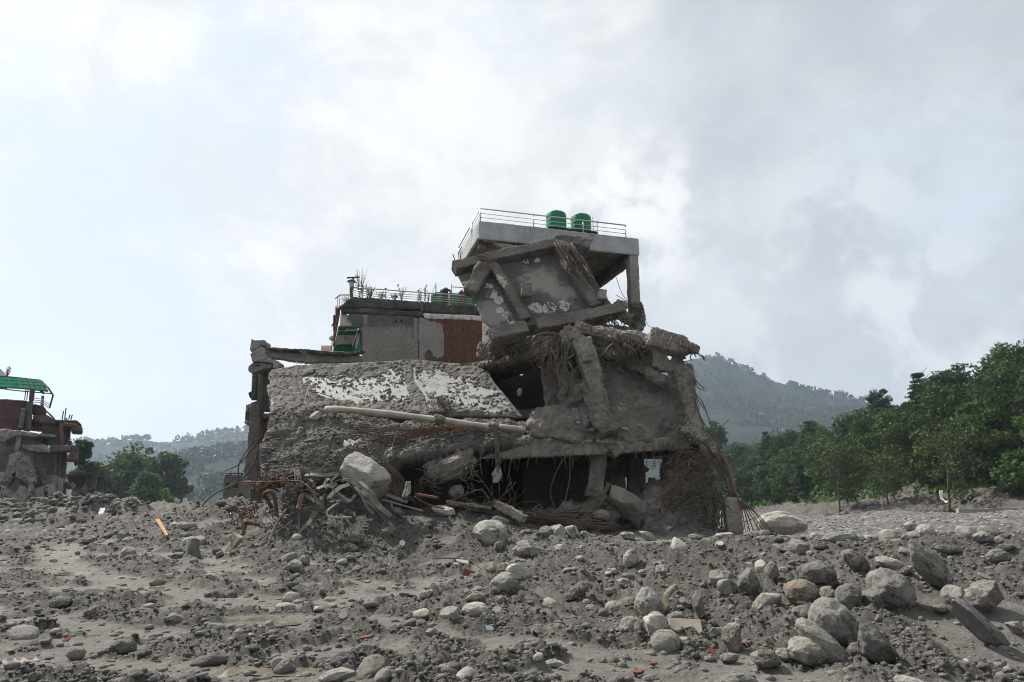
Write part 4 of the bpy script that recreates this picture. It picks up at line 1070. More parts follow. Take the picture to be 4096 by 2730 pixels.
# twisted rope of steel running down to the lone pillar, then fanning out
for k in range(26):
    o1, o2 = rnd.uniform(-26, 26), rnd.uniform(-22, 22)
    wires('C', [[(1545 + o1, 745 + o2, 21.45), (1640 + o1, 800 + o2, 21.35), (1720 + o1, 900 + o2, 21.25), (1790 + o1, 990 + o2, 21.15), (1840 + o1 * 0.8, 1110 + o2, 21.0), (1870 + o1, 1230 + o2, 20.8)]], M[rnd.choice(('root', 'rebar', 'root'))], ruin, 'rebar', 0.022, 14)
for k in range(7):
    e = k / 6 * rnd.uniform(.75, 1.1)
    wires('C', [[(1860, 1150 + 6 * k, 20.9), (1900 + 20 * e, 1230 + 20 * e, 20.7), (1930 + 90 * e, 1320, 20.4), (1950 + 190 * e, 1450 + rnd.uniform(-15, 15), 20.1)]], M['rebar'], ruin, 'rebar', 0.014, 10)
m_ = MB().tube(spline([p('C', 1540, 755, 21.6), p('C', 1640, 815, 21.5), p('C', 1730, 910, 21.4), p('C', 1800, 1010, 21.3), p('C', 1850, 1120, 21.2), p('C', 1868, 1210, 20.95)], 12), [0.26, 0.27, 0.25, 0.24, 0.22, 0.22, 0.2, 0.2, 0.18, 0.17, 0.15, 0.13, 0.1], 10); rough('twisted_bundle', m_, M['caked'], ruin, voxel=0.045, amp=0.08, freq=3.4, amp2=0.05, freq2=12)
# silt heap and root mat filling the right of the ground floor
m_ = MB()
m_.prism([p('C', 1285, 1240, 21.6), p('C', 1360, 1190, 21.8), p('C', 1440, 1120, 22.2), p('C', 1500, 1010, 22.3), p('C', 1560, 890, 22.2), p('C', 1640, 850, 22.2), p('C', 1720, 960, 22), p('C', 1750, 1120, 21.6), p('C', 1790, 1290, 21.2), p('C', 1760, 1370, 21.0), p('C', 1690, 1480, 20.9), p('C', 1250, 1500, 20.9), p('C', 1260, 1380, 21.2)], (0, 1.5, 0))
rough('silt_heap', m_, M['caked_dark'], ruin, voxel=0.055, amp=0.30, freq=1.4, amp2=0.09, freq2=5)
for k in range(52):
    x0 = 1480 + rnd.uniform(0, 240); y0 = 900 + rnd.uniform(0, 330)
    x0 += (y0 - 900) * 0.12
    sgn = rnd.choice((-1, 1)); ln = rnd.uniform(60, 190)
    wires('C', [[(x0, y0, 21.25), (x0 + sgn * ln * 0.4, y0 + rnd.uniform(-40, 40), 21.0), (x0 + sgn * ln * 0.8, y0 + rnd.uniform(-20, 90), 21.05), (x0 + sgn * ln, y0 + rnd.uniform(20, 150), 21.15)]], M[rnd.choice(('root', 'root', 'rebar', 'rebar_red'))], ruin, 'root', 0.014, 9)
for k in range(24):
    x0 = 1690 + rnd.uniform(0, 110)
    wires('C', [[(x0 - 20, 1210 + rnd.uniform(-40, 30), 21.0), (x0 + 10, 1300, 20.85), (x0 + rnd.uniform(-20, 25), 1380, 20.8), (x0 + rnd.uniform(-40, 35), 1465, 20.75)]], M['root'], ruin, 'root', 0.016, 8)
# root fan over the fallen block in the middle
for k in range(26):
    e = rnd.uniform(0, 1)
    wires('C', [[(1035 + 30 * e, 1130 + rnd.uniform(-8, 30), 21.0), (1020 - 40 * e, 1200 + rnd.uniform(-10, 40), 20.7), (960 - 120 * e, 1270 + 50 * rnd.random(), 20.6), (880 - 240 * e, 1300 + 110 * rnd.random(), 20.5), (760 - 260 * e, 1340 + rnd.uniform(-50, 80), 20.6)]], M['root'], ruin, 'root', 0.016, 12)
for k in range(16):
    wires('C', [[(500 + rnd.uniform(-60, 60), 1370 + rnd.uniform(-20, 15), 20.5), (620, 1360 + rnd.uniform(-25, 25), 20.4), (760 + rnd.uniform(-30, 60), 1380 + rnd.uniform(-30, 40), 20.5), (930 + rnd.uniform(-60, 100), 1400 + rnd.uniform(-30, 40), 20.5), (1060, 1420 + rnd.uniform(-25, 25), 20.6)]], M[rnd.choice(('root', 'rebar_red', 'root'))], ruin, 'root', 0.012, 10)
# thin wires against the sky
wires('B', [[(1390, 610, 27.5), (1440, 760, 27), (1490, 830, 26.8), (1520, 838, 26.6)], [(1400, 785, 27.5), (1460, 825, 27), (1515, 870, 26.6)], [(1475, 885, 26.6), (1500, 870, 26.6), (1510, 900, 26.5)], [(1622, 940, 26.5), (1650, 1020, 26.5), (1712, 1055, 26.4)]], M['root'], ruin, 'wire', 0.012, 10)
# ------------------------------------------------------------------ fallen ribbed floor slab leaning against the upper storey
fs = empty('fallen_slab', p('B', 900, 1000, 23.4), 'huge ribbed floor slab tipped on edge below the silver parapet, white paint flaking off', 'concrete slab')
def FY(x, y):   # depth of the slab plane
    return 22.55 + (1100 - y) / 700 * 1.75 + (x - 400) / 1000 * 0.75
m_ = MB().prism([p('B', x, y, FY(x, y)) for x, y in ((135, 590), (420, 520), (700, 480), (930, 425), (1120, 430), (1180, 560), (1290, 760), (1400, 880), (1330, 930), (700, 1030), (470, 1075), (350, 980), (300, 850), (215, 735))], (0.03, 0.16, -0.06))
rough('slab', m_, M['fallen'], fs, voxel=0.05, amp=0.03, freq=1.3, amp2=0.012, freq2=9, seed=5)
FN = Vector((0.12, -0.93, 0.35))
def frib(name, pts, w, h, label=None, off=0.12, **kw):
    m_ = MB()
    q = [p('B', x, y, FY(x, y) - off) for x, y in pts]
    for a, b in zip(q[:-1], q[1:]): m_.bar(a, b + (b - a) * 0.02, w, h, FN)
    k = dict(voxel=0.042, amp=0.035, freq=2.0, amp2=0.015, freq2=9); k.update(kw)
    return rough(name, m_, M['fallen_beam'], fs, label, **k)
frib('beam', [(128, 585), (300, 540), (420, 508), (700, 450), (920, 400)], 0.40, 0.50, off=0.2)
frib('beam', [(925, 385), (1060, 380), (1195, 412)], 0.42, 0.45, off=0.15, amp=0.08)
frib('beam', [(405, 1118), (690, 1062)], 0.46, 0.55, off=0.28, amp=0.05)
frib('beam', [(770, 1045), (1100, 985), (1440, 905)], 0.44, 0.55, off=0.26, amp=0.05)
frib('rib', [(405, 530), (560, 760), (690, 985)], 0.36, 0.36)
frib('rib', [(950, 425), (1110, 680), (1240, 885)], 0.44, 0.40)
frib('rib', [(1050, 410), (1110, 510), (1160, 600), (1200, 690)], 0.22, 0.26, off=0.2, amp=0.06)
frib('broken_stub', [(372, 560), (310, 670), (255, 775)], 0.46, 0.42, 'short snapped-off concrete stub at the left of the ribbed slab', off=0.42, amp=0.06)
m_ = MB().bar(p('B', 702, 690, 22.9), p('B', 700, 800, 22.95), 0.36, 0.42, (0, -1, 0.2)); rough('column_stub', m_, M['caked'], fs, voxel=0.04, amp=0.04, freq=3)
m_ = MB().bar(p('B', 1250, 790, 23.6), p('B', 1328, 800, 23.6), 0.42, 0.36, (0, -1, 0.3)); rough('broken_stub', m_, M['concrete'], fs, voxel=0.04, amp=0.05, freq=3)
m_ = MB().bar(p('B', 1390, 870, 24.2), p('B', 1470, 880, 24.4), 0.30, 0.42, (0, -1, 0.3)); rough('broken_stub', m_, M['caked'], fs, voxel=0.04, amp=0.05, freq=3)
m_ = MB().prism([p('B', 405, 1150, 22.5), p('B', 700, 1110, 22.7), p('B', 640, 1180, 23.2), p('B', 430, 1280, 23.2), p('B', 400, 1230, 22.8)], (0, 0.9, 0)); rough('broken_underside', m_, M['caked_dark'], fs, voxel=0.05, amp=0.09, freq=2.5)
# grit lying along the lower beam
m_ = MB().prism([p('B', 430, 1085, FY(430, 1085) - 0.30), p('B', 700, 1030, FY(700, 1030) - 0.30), p('B', 1380, 890, FY(1380, 890) - 0.28), p('B', 1350, 850, FY(1350, 850) - 0.05), p('B', 1000, 930, FY(1000, 930) - 0.05), p('B', 700, 990, FY(700, 990) - 0.05), p('B', 480, 1040, FY(480, 1040) - 0.05)], (0, 0.08, -0.12))
rough('grit_layer', m_, M['clod'], fs, voxel=0.035, amp=0.05, freq=5, amp2=0.03, freq2=14)
for k in range(22):
    x0, y0 = 395 + rnd.uniform(-30, 30), 490 + rnd.uniform(-15, 25)
    pts = rnd.choice(([(x0, y0, 22.9), (x0 - 25, y0 + 45, 22.8), (x0 - 45 + rnd.uniform(-20, 20), y0 + 95, 22.8)], [(x0, y0, 22.9), (x0 + 20, y0 + 25, 22.8), (x0 + rnd.uniform(0, 50), y0 + rnd.uniform(20, 70), 22.85)], [(x0, y0, 22.9), (x0 - 50, y0 + 5, 22.8), (x0 - rnd.uniform(60, 130), y0 - rnd.uniform(-20, 30), 22.8)]))
    wires('B', [pts], M['root'], fs, 'root', 0.014, 8)
for k in range(34):
    x0, y0 = 960 + rnd.uniform(-50, 90), 375 + rnd.uniform(-25, 40); e = rnd.uniform(0.3, 1)
    wires('B', [[(x0, y0, 24.0), (x0 + 45 * e, y0 + 50 * e, 23.75), (x0 + 110 * e, y0 + 150 * e, 23.6), (x0 + 210 * e + rnd.uniform(-25, 15), y0 + 310 * e, 23.5), (x0 + 290 * e + rnd.uniform(-25, 15), y0 + 390 * e, 23.4)]], M[rnd.choice(('root', 'root', 'rebar'))], fs, 'root', 0.014, 10)
for k in range(5):
    wires('B', [[(225 + 12 * k, 750 + 6 * k, 23.0), (190 + 10 * k, 800 + 8 * k, 22.7), (140 + 6 * k, 860 + rnd.uniform(-20, 20), 22.5), (100 + 30 * (k % 2), 895 - 12 * k, 22.3)]], M['rebar_red'], fs, 'rebar', 0.012, 8)
for k in range(30):
    x0, y0 = 1270 + rnd.uniform(-10, 220), 930 + rnd.uniform(-20, 60)
    wires('B', [[(x0, y0, 23.3), (x0 + rnd.uniform(0, 50), y0 + 40, 23.1), (x0 + rnd.uniform(20, 90), y0 + rnd.uniform(50, 110), 23.1)]], M['root'], fs, 'root', 0.016, 8)
m_ = MB().lathe(p('B', 388, 1100, 22.1), [(0.045, 0), (0.05, 0.03), (0.05, 0.09), (0.03, 0.12), (0.03, 0.15)], 12)
tag(solid('bottle', m_, M['green_tank'], None, True), 'small green plastic bottle caught at the left end of the ribbed slab', 'bottle')

# ------------------------------------------------------------------ water tanks on the roof
def tank(loc, r, h, m, label, group):
    t = empty('water_tank', loc, label, 'water tank', group)
    pr = [(r * 0.97, 0)]
    nb = 5
    for k in range(nb):
        z0 = h * 0.84 * k / nb
        pr += [(r * 0.99, z0 + 0.02), (r, z0 + 0.05), (r, z0 + h * 0.84 / nb - 0.05), (r * 0.965, z0 + h * 0.84 / nb - 0.01)]
    for k in range(1, 7):
        a = k / 6 * 1.35; pr.append((r * (0.30 + 0.70 * math.cos(a)), h * (0.84 + 0.13 * math.sin(a))))
    link('body', MB().lathe(loc, pr, 32).mesh('tank', True), m, t)
    link('lid', MB().lathe(Vector(loc) + Vector((0, 0, h * 0.955)), [(r * 0.34, 0), (r * 0.36, 0.03), (r * 0.36, 0.07), (r * 0.30, 0.10)], 20).mesh('lid', True), m, t)
    for s in range(4):
        a = s * math.pi / 2 + 0.5
        c = Vector(loc) + Vector((math.cos(a) * r * 0.75, math.sin(a) * r * 0.75, h * 0.86))
        solid('lifting_lug', MB().bar(c, c + Vector((0, 0, h * 0.08)), 0.05, 0.05), m, t)
    return t
zt_ = ZB + 0.36
def roof_at(fr, x, y, b):   # point on the roof at inward distance b under that column of the grid
    for Y in np.arange(24, 36, 0.02):
        q = p(fr, x, y, Y)
        if (q - Vector((C0.x, C0.y, 0))).dot(E2) >= b: return q
q = roof_at('B', 931, 200, 2.9); h1 = p('B', 931, 135, q.y).z
r1 = px('B', 84, q.y)
tank((q.x, q.y, h1 - 2.5 * r1), r1, 2.5 * r1, M['green_tank'], 'green water tank on the silver parapet roof, left of the two', 'green tanks on the top roof')
q2 = roof_at('B', 1125, 220, 3.1); h2 = p('B', 1125, 158, q2.y).z; r2 = px('B', 84, q2.y)
tank((q2.x, q2.y, h2 - 2.4 * r2), r2, 2.4 * r2, M['green_tank'], 'green plastic water tank on the silver parapet roof, nearest the right railing post', 'green tanks on the top roof')
st = empty('tank_stand', (q.x, q.y, zt_), 'black iron frame under the two green roof tanks', 'stand')
zz = min(h1 - 2.5 * r1, h2 - 2.4 * r2) - 0.03
pl_ = [roof_at('B', 870, 240, 2.0), roof_at('B', 1250, 290, 2.0), roof_at('B', 1250, 290, 4.0), roof_at('B', 870, 240, 4.0)]
pl_ = [Vector((v.x, v.y, zz)) for v in pl_]
for a, b in zip(pl_, pl_[1:] + pl_[:1]): solid('rail', MB().bar(a, b, 0.05, 0.05), M['iron'], st)
solid('deck', MB().prism([v + Vector((0, 0, 0.027)) for v in pl_], (0, 0, 0.03)), M['iron'], st)
for v in pl_ + [(pl_[0] + pl_[1]) / 2, (pl_[2] + pl_[3]) / 2]: solid('leg', MB().bar(Vector((v.x, v.y, ZB + 0.3)), v, 0.05, 0.05, (0, 1, 0)), M['iron'], st)
for (x, y0, y1, lb) in ((1221, 175, 300, 'thin steel pole just right of the green tanks'), (1258, 205, 300, 'thin grey rod leaning near the right roof rail')):
    q = roof_at('B', x, y1, 3.6)
    tag(solid('pole', MB().tube([Vector((q.x, q.y, ZB + 0.32)), p('B', x - 3, y0, q.y)], 0.02, 6), M['steel'], None), lb, 'pole')

# ------------------------------------------------------------------ tiled floor slab, hinged down towards us
ts = empty('tiled_slab', p('A', 900, 700, 22.6), 'sloping broken floor slab with white tiles showing through a skin of dried mud', 'floor slab')
cT = [p('A', x, y, Y) for x, y, Y in ((222, 382, 26.2), (400, 352, 26.3), (700, 338, 26.3), (1000, 325, 26.2), (1180, 316, 26.1), (1400, 336, 25.9), (1640, 350, 25.4))]
cM1 = [p('A', x, y, Y) for x, y, Y in ((215, 470, 25.1), (400, 450, 25.15), (700, 445, 25.1), (1000, 440, 25.0), (1180, 440, 24.9), (1450, 450, 24.7), (1690, 455, 24.3))]
cM2 = [p('A', x, y, Y) for x, y, Y in ((220, 560, 24.0), (400, 540, 24.0), (700, 550, 23.9), (1000, 555, 23.8), (1250, 560, 23.7), (1500, 560, 23.6), (1780, 560, 23.3))]
cB = [p('A', x, y, Y) for x, y, Y in ((225, 670, 22.8), (400, 640, 22.8), (700, 655, 22.7), (1000, 690, 22.4), (1250, 690, 22.3), (1500, 680, 22.4), (1880, 690, 22.3))]
NU, NV = 290, 150
Gs = loft([cT, cM1, cM2, cB], NU, NV)
Ns = grid_normals(Gs); Ns *= np.sign(Ns[..., 2].mean())
link('slab', thick_grid('slab', Gs[::5, ::5] - Ns[::5, ::5] * 0.012, Ns[::5, ::5], 0.30), M['concrete'], ts)
UU, VV = np.meshgrid(np.linspace(0, 1, NU), np.linspace(0, 1, NV))
def blob(u, v, u0, v0, su, sv): return sstep(1.0, 0.45, np.sqrt(((u - u0) / su) ** 2 + ((v - v0) / sv) ** 2))
def patch(u, v):
    a = np.maximum.reduce([blob(u, v, .30, .50, .12, .42), blob(u, v, .40, .60, .16, .40), blob(u, v, .53, .50, .12, .48), blob(u, v, .215, .33, .05, .14)])
    b = np.maximum.reduce([blob(u, v, .74, .42, .13, .42), blob(u, v, .84, .58, .16, .46), blob(u, v, .93, .72, .12, .36), blob(u, v, .72, .75, .07, .3)])
    c = sstep(0.010, 0.006, np.abs(u - (.655 + .012 * v))) * sstep(0.10, .14, v) * sstep(.78, .7, v)
    ridge = sstep(0.035, 0.012, np.abs(u - .625)) * 1.2
    return np.clip(np.maximum(a, b) - ridge, 0, 1), c
pa, pc = patch(UU, VV)
P3 = Gs.reshape(-1, 3)
nz = (fbm(P3 * 1.7, 4) + 0.9 * fbm(P3 * 6.0, 4)).reshape(NV, NU)
hm = 0.055 + 0.055 * fbm(P3 * 0.9 + 3, 3).reshape(NV, NU) + 0.045 * nz + 0.035 * np.abs(perlin(P3 * 9)).reshape(NV, NU)
spk = fbm(P3 * np.array([7, 5, 5]), 4, gain=.7).reshape(NV, NU)
clean = np.clip(pa * 1.1 - 0.60 + (0.5 * nz + 0.7 * spk) * (pa > 0.01), 0, 1)
hm = np.maximum(hm, 0.018) * (1 - sstep(0.05, 0.30, clean)) - 0.03 * sstep(0.12, 0.32, clean)
hm = np.where(pc > 0.4, -0.02, hm)
edge = np.minimum.reduce([UU * 40, (1 - UU) * 40, VV * 30, (1 - VV) * 30])
hm = hm * np.clip(edge, 0.2, 1)
Gm = Gs + Ns * (hm - 0.004)[..., None]
jag = (0.18 * fbm(P3 * 1.3 + 8, 3)).reshape(NV, NU) * np.clip(1 - UU * 18, 0, 1)
Gm[..., 0] += jag
mudl = link('mud_layer', thick_grid('mud_layer', Gm, Ns, 0.10), M['clod'], ts)
# broken left edge of the slab, layer on layer
m_ = MB().prism([p('A', x, y, Y) for x, y, Y in ((212, 388, 26.0), (255, 378, 26.1), (260, 470, 25.1), (262, 560, 24.1), (275, 660, 22.9), (240, 702, 22.6), (212, 690, 22.7), (225, 600, 23.6), (205, 560, 24.1), (218, 470, 25.0))], Vector((0.1, 0.25, -0.45)))
rough('broken_edge', m_, M['concrete'], ts, voxel=0.045, amp=0.10, freq=3, amp2=0.04, freq2=11)
# the tiles, laid diamond-wise
rowl = np.linalg.norm(np.diff(Gs, axis=1), axis=2).cumsum(1); coll = np.linalg.norm(np.diff(Gs, axis=0), axis=2).cumsum(0)
su = np.concatenate([[0], rowl[NV // 2]]); sv = np.concatenate([[0], coll[:, NU // 2]])
def on_slab(a, b, lift):
    u = np.interp(a, su, np.arange(NU)); v = np.interp(b, sv, np.arange(NV))
    i, j = min(int(v), NV - 2), min(int(u), NU - 2); fv, fu = v - i, u - j
    g = lambda A: Vector((A[i, j] * (1 - fu) + A[i, j + 1] * fu) * (1 - fv) + (A[i + 1, j] * (1 - fu) + A[i + 1, j + 1] * fu) * fv)
    return g(Gs) + g(Ns) * lift, int(v), int(u)
cells = []
n_ = 0.36
for i in range(-40, 60):
    for j in range(-40, 60):
        a = (i - j) * n_ / math.sqrt(2); b = (i + j) * n_ / math.sqrt(2); k = n_ / math.sqrt(2)
        if not (k < a < su[-1] - k and k < b < sv[-1] - k): continue
        _, iv, iu = on_slab(a, b, 0)
        fr_ = (hm[max(0, iv - 7):iv + 7, max(0, iu - 7):iu + 7] < 0.006).mean()
        if fr_ > 0.02: cells.append((fr_, a, b, i, j))
cells.sort(reverse=True)
for fr_, a, b, i, j in cells[:290]:
    k = n_ / math.sqrt(2) - 0.004; l0 = rnd.uniform(0, 0.004)
    q = [on_slab(a + dx * k, b + dy * k, -0.004 + l0 + rnd.uniform(0, .002))[0] for dx, dy in ((0, -1), (1, 0), (0, 1), (-1, 0))]
    solid('floor_tile', MB().prism(q, Vector(Ns[NV // 2, NU // 2]) * 0.010), M['tile_grey' if (i * 7 + j * 3) % 4 == 0 and a > su[-1] * .6 else 'tile'], ts)
# stub of a column broken off on the slab
m_ = MB().bar(p('A', 1345, 690, 22.3), p('A', 1340, 580, 22.9), 0.62, 0.55, (0, -1, 0), 0.45, 0.4)
rough('column_stub', m_, M['caked'], ts, voxel=0.04, amp=0.10, freq=3, amp2=0.04, freq2=10)
for k in range(7):
    wires('A', [[(1290 + rnd.uniform(0, 60), 575 + rnd.uniform(-6, 10), 22.4), (1320, 565 + rnd.uniform(-10, 15), 22.3), (1380 + rnd.uniform(-20, 10), 600 + rnd.uniform(0, 60), 22.1)]], M['rebar'], ts, 'rebar', 0.013)

# ------------------------------------------------------------------ mud slope between slab and ground
sT = [p('A', x, y, Y) for x, y, Y in ((205, 700, 22.5), (330, 610, 22.9), (600, 640, 22.75), (900, 690, 22.4), (1250, 705, 22.2), (1500, 700, 22.2), (1900, 730, 22.1))]
sM = [p('A', x, y, Y) for x, y, Y in ((165, 860, 21.3), (330, 800, 21.6), (600, 800, 21.6), (900, 790, 21.5), (1250, 780, 21.4), (1500, 775, 21.5), (1900, 790, 21.6))]
sN = [p('A', x, y, Y) for x, y, Y in ((145, 990, 20.4), (330, 960, 20.6), (600, 940, 20.7), (900, 890, 20.9), (1250, 850, 21.0), (1500, 830, 21.2), (1900, 845, 21.4))]
sB = [p('A', x, y, Y) for x, y, Y in ((180, 1085, 19.9), (330, 1070, 20.0), (600, 1035, 20.2), (900, 985, 20.4), (1250, 925, 20.6), (1500, 870, 20.9), (1900, 870, 21.3))]
G = loft([sT, sM, sN, sB], 260, 150); Nn = grid_normals(G); Nn *= np.sign(Nn[..., 2].mean())
P3 = G.reshape(-1, 3)
ab = lambda f, o: np.abs(perlin(P3 * f + o)) - .2
d = 0.20 * fbm(P3 * 0.8, 3) + 0.18 * ab(1.5, 3) * (.5 + perlin(P3 * .7 + 9)) + 0.06 * ab(3.4, 5) + 0.05 * ab(7.5, 7) + 0.05 * fbm(P3 * 15, 2)
G = G + Nn * d.reshape(150, 260, 1)
slope_o = link('mud_slope', thick_grid('mud_slope', G, Nn, 0.45), M['clod']); tag(slope_o, kind='structure')
SLOPE = (G, Nn)

# body of the heap below the mangled metal, and rounded caked boulders at the mouth of the cave
m_ = MB()
m_.prism([p('A', x, y, 21.0) for x, y in ((300, 1100), (700, 1040), (1000, 990), (1020, 1250), (1000, 1420), (300, 1420))], (0, 1.6, 0))
tag(link('mud_heap', rough_mesh(m_.mesh('mud_heap'), voxel=0.07, amp=0.22, freq=1.5, amp2=0.08, freq2=6), M['clod']), kind='structure')

m_ = MB().prism([p('A', x, y, 20.75 + (1050 - y) / 400) for x, y in ((960, 960), (1100, 895), (1300, 862), (1500, 815), (1560, 880), (1520, 1000), (1480, 1060), (1400, 1095), (1285, 1085), (1265, 1020), (1150, 1020), (1040, 1000))], (0, 1.2, 0))
rough('caked_lip', m_, M['caked'], ruin, voxel=.05, amp=.2, freq=1.5, amp2=.06, freq2=6)

# ------------------------------------------------------------------ grey shell of a house with a spiral column, left of the slab
fb = empty('house_shell', p('M', 250, 1350, 27.0), 'grey house shell with a green spiral column, left of the tiled slab', 'ruined house')
def slabY(fr, pts, Y, depth, dx=0.0): return MB().prism([p(fr, x, y, Y) for x, y in pts], (dx, depth, 0))
rough('parapet', slabY('M', [(225, 57), (350, 70), (350, 122), (312, 118), (240, 160), (216, 185)], 27.0, 0.7), M['concrete'], fb, voxel=0.06, amp=0.03, freq=3)
rough('roof_beam', MB().prism([p('M', 352, 128, 27.0), p('A', 500, 250, 27.6), p('A', 720, 268, 28.2), p('A', 815, 285, 28.5), p('A', 830, 330, 28.5), p('A', 400, 325, 27.4), p('M', 352, 212, 27.0)], (0.05, 0.5, 0)), M['concrete'], fb, voxel=0.065, amp=0.035, freq=2.2)
rough('roof_lip', MB().prism([p('M', 352, 124, 26.75), p('A', 500, 246, 27.4), p('A', 720, 262, 27.95), p('A', 830, 245, 28.3), p('A', 830, 268, 28.3), p('A', 720, 282, 27.95), p('A', 500, 272, 27.4), p('M', 352, 150, 26.75)], (0.03, 0.3, 0.0)), M['mossy'], fb, voxel=0.06, amp=0.04, freq=3)
rough('capital', slabY('M', [(216, 190), (240, 160), (312, 120), (362, 150), (362, 195), (352, 205), (478, 262), (475, 300), (418, 320), (416, 272), (330, 258), (232, 255)], 26.9, 0.6), M['concrete'], fb, voxel=0.06, amp=0.03, freq=3)
rough('moulding', slabY('M', [(228, 262), (330, 262), (416, 280), (416, 310), (330, 325), (258, 352), (215, 350), (196, 322), (205, 300)], 26.95, 0.6), M['caked'], fb, voxel=0.055, amp=0.035, freq=4)
solid('panel', slabY('M', [(246, 266), (300, 268), (300, 290), (248, 292)], 26.88, 0.05), M['green_dull'], fb)
col_ = MB(); 
q0, q1 = p('M', 262, 360, 27.0), p('M', 252, 590, 27.0); n_ = 40
col_.tube([q0.lerp(q1, i / n_) for i in range(n_ + 1)], [0.11 + 0.018 * math.sin(i * 1.9) for i in range(n_ + 1)], 12)
solid('spiral_column', col_, M['green_dull'], fb, True)
solid('column', slabY('M', [(270, 355), (305, 360), (292, 590), (262, 590)], 27.05, 0.4), M['caked'], fb)
# brick wall behind it, course by course
rough('wall', slabY('M', [(300, 300), (430, 300), (430, 690), (300, 690)], 27.6, 0.22), M['mortar'], fb, voxel=0.08, amp=0.01)
bk = MB(); yk = 300
while yk < 690:
    xk = 298 + (5 if int(yk / 9) % 2 else 0)
    while xk < 424:
        if rnd.random() > 0.06: bk.prism([p('M', xk, yk, 27.57), p('M', xk + 11.4, yk, 27.57), p('M', xk + 11.4, yk + 7.6, 27.57), p('M', xk, yk + 7.6, 27.57)], (0, 0.08, 0))
        xk += 13
    yk += 9
o = solid('brickwork', bk, M['brick_grey'], fb); o['kind'] = 'stuff'
rough('pillar', slabY('M', [(222, 615), (300, 585), (302, 720), (298, 900), (285, 1100), (270, 1360), (172, 1350), (188, 1180), (203, 860), (208, 700)], 26.9, 0.55), M['concrete_far'], fb, voxel=0.065, amp=0.03, freq=2)
rough('floor_band', slabY('M', [(296, 700), (400, 705), (405, 752), (298, 752)], 27.1, 0.5), M['concrete_far'], fb, voxel=0.065, amp=0.03)
rough('wall', slabY('M', [(298, 755), (400, 755), (330, 960), (285, 1150), (330, 1400), (270, 1400), (284, 1090)], 27.4, 0.3), M['brick'], fb, voxel=0.065, amp=0.03)
rough('base', slabY('M', [(160, 1290), (270, 1300), (300, 1360), (275, 1420), (180, 1362)], 26.7, 0.6), M['caked'], fb, voxel=0.065, amp=0.04)
solid('broken_panel', slabY('M', [(230, 1360), (300, 1380), (300, 1470), (222, 1465)], 26.3, 0.2), M['green_dull'], fb)
balc = rough('balcony', slabY('M', [(165, 775), (208, 768), (212, 800), (188, 815), (162, 790)], 27.2, 1.2), M['caked'], fb, voxel=0.06, amp=0.03)
solid('baluster', slabY('M', [(178, 690), (206, 680), (206, 770), (174, 772)], 27.4, 0.8), M['green_dull'], balc)
solid('hand_rail', slabY('M', [(182, 636), (235, 616), (230, 640), (212, 655), (190, 692), (180, 690)], 27.3, 0.9), M['concrete'], balc)
solid('lamp_bracket', slabY('M', [(202, 528), (234, 512), (240, 552), (216, 572)], 27.0, 0.35), M['iron'], fb)
rough('balcony', slabY('M', [(152, 1160), (172, 1155), (180, 1080), (190, 1060), (186, 1250), (158, 1260)], 27.3, 0.8), M['caked'], fb, voxel=0.06, amp=0.03)
for pts in ([(0, 1210, 25.5), (120, 1150, 25.2), (200, 1060, 25), (300, 930, 24.6), (360, 800, 24), (400, 770, 23.5)], [(0, 1355, 25), (150, 1270, 25), (240, 1180, 24.8), (300, 1000, 24.5), (330, 880, 24)], [(120, 1280, 25), (120, 1160, 25), (190, 1030, 25), (260, 940, 25)]):
    tag(solid('rebar', MB().tube(spline([p('M', *q) for q in pts], 16), 0.022, 6), M['rebar'], None, True), ['rusty bar sweeping up from lower left past the grey pillar', 'thin rusty bar crossing the foot of the grey pillar', 'thin upright rusty wire left of the grey pillar'][len([o for o in bpy.data.objects if o.name.startswith('rebar') and o.parent is None and o.get('label')]) % 3], 'rebar')
for k, pts in enumerate(([(610, 195, 26.6), (650, 240, 26.5), (660, 270, 26.4)], [(660, 165, 26.8), (720, 215, 26.5), (775, 265, 26.3)], [(690, 170, 26.8), (740, 215, 26.5), (780, 280, 26.2)], [(600, 265, 26.4), (680, 250, 26.4), (760, 270, 26.3)], [(620, 270, 26.3), (690, 265, 26.3), (700, 285, 26.2)])):
    wires('M', [pts], M['rebar'], ts, 'rebar', 0.014)

# ------------------------------------------------------------------ brick and plaster building behind
bb = empty('brick_building', p('I', 1000, 1300, 36), 'flat-roofed building with a rendered and red brick side wall, weeds along its roof rail', 'building')
BY0, BY1 = 35.0, 37.6
def bY(x): return BY0 + (x - 345) / 2000 * (BY1 - BY0)
def bI(x, y, o=0.0): return p('I', x, y, bY(x) + o)
def bpoly(pts, o, d): return MB().prism([bI(x, y, o) for x, y in pts], (0, d, 0))
rough('parapet', bpoly([(345, 535), (440, 470), (500, 425), (1000, 462), (1350, 488), (1352, 590), (1010, 590), (700, 570), (345, 575)], 0.0, 0.35), M['mossy'], bb, voxel=0.09, amp=0.02, freq=3)
rough('parapet', bpoly([(1392, 485), (1700, 515), (2300, 550), (2300, 665), (1700, 640), (1392, 628)], 0.0, 0.3), M['mossy'], bb, voxel=0.09, amp=0.02, freq=3)
solid('pilaster', bpoly([(1353, 488), (1391, 488), (1391, 612), (1353, 600)], -0.02, 0.35), M['salmon'], bb)
rough('ring_beam', bpoly([(345, 577), (700, 572), (1010, 592), (1390, 615), (1385, 690), (1020, 665), (640, 640), (430, 632), (345, 640)], -0.03, 0.4), M['mossy'], bb, voxel=0.09, amp=0.015, freq=3)
rough('ring_beam', bpoly([(1391, 634), (1700, 645), (2300, 672), (2300, 742), (1900, 722), (1400, 706)], -0.04, 0.4), M['white_paint'], bb, voxel=0.09, amp=0.012, freq=3)
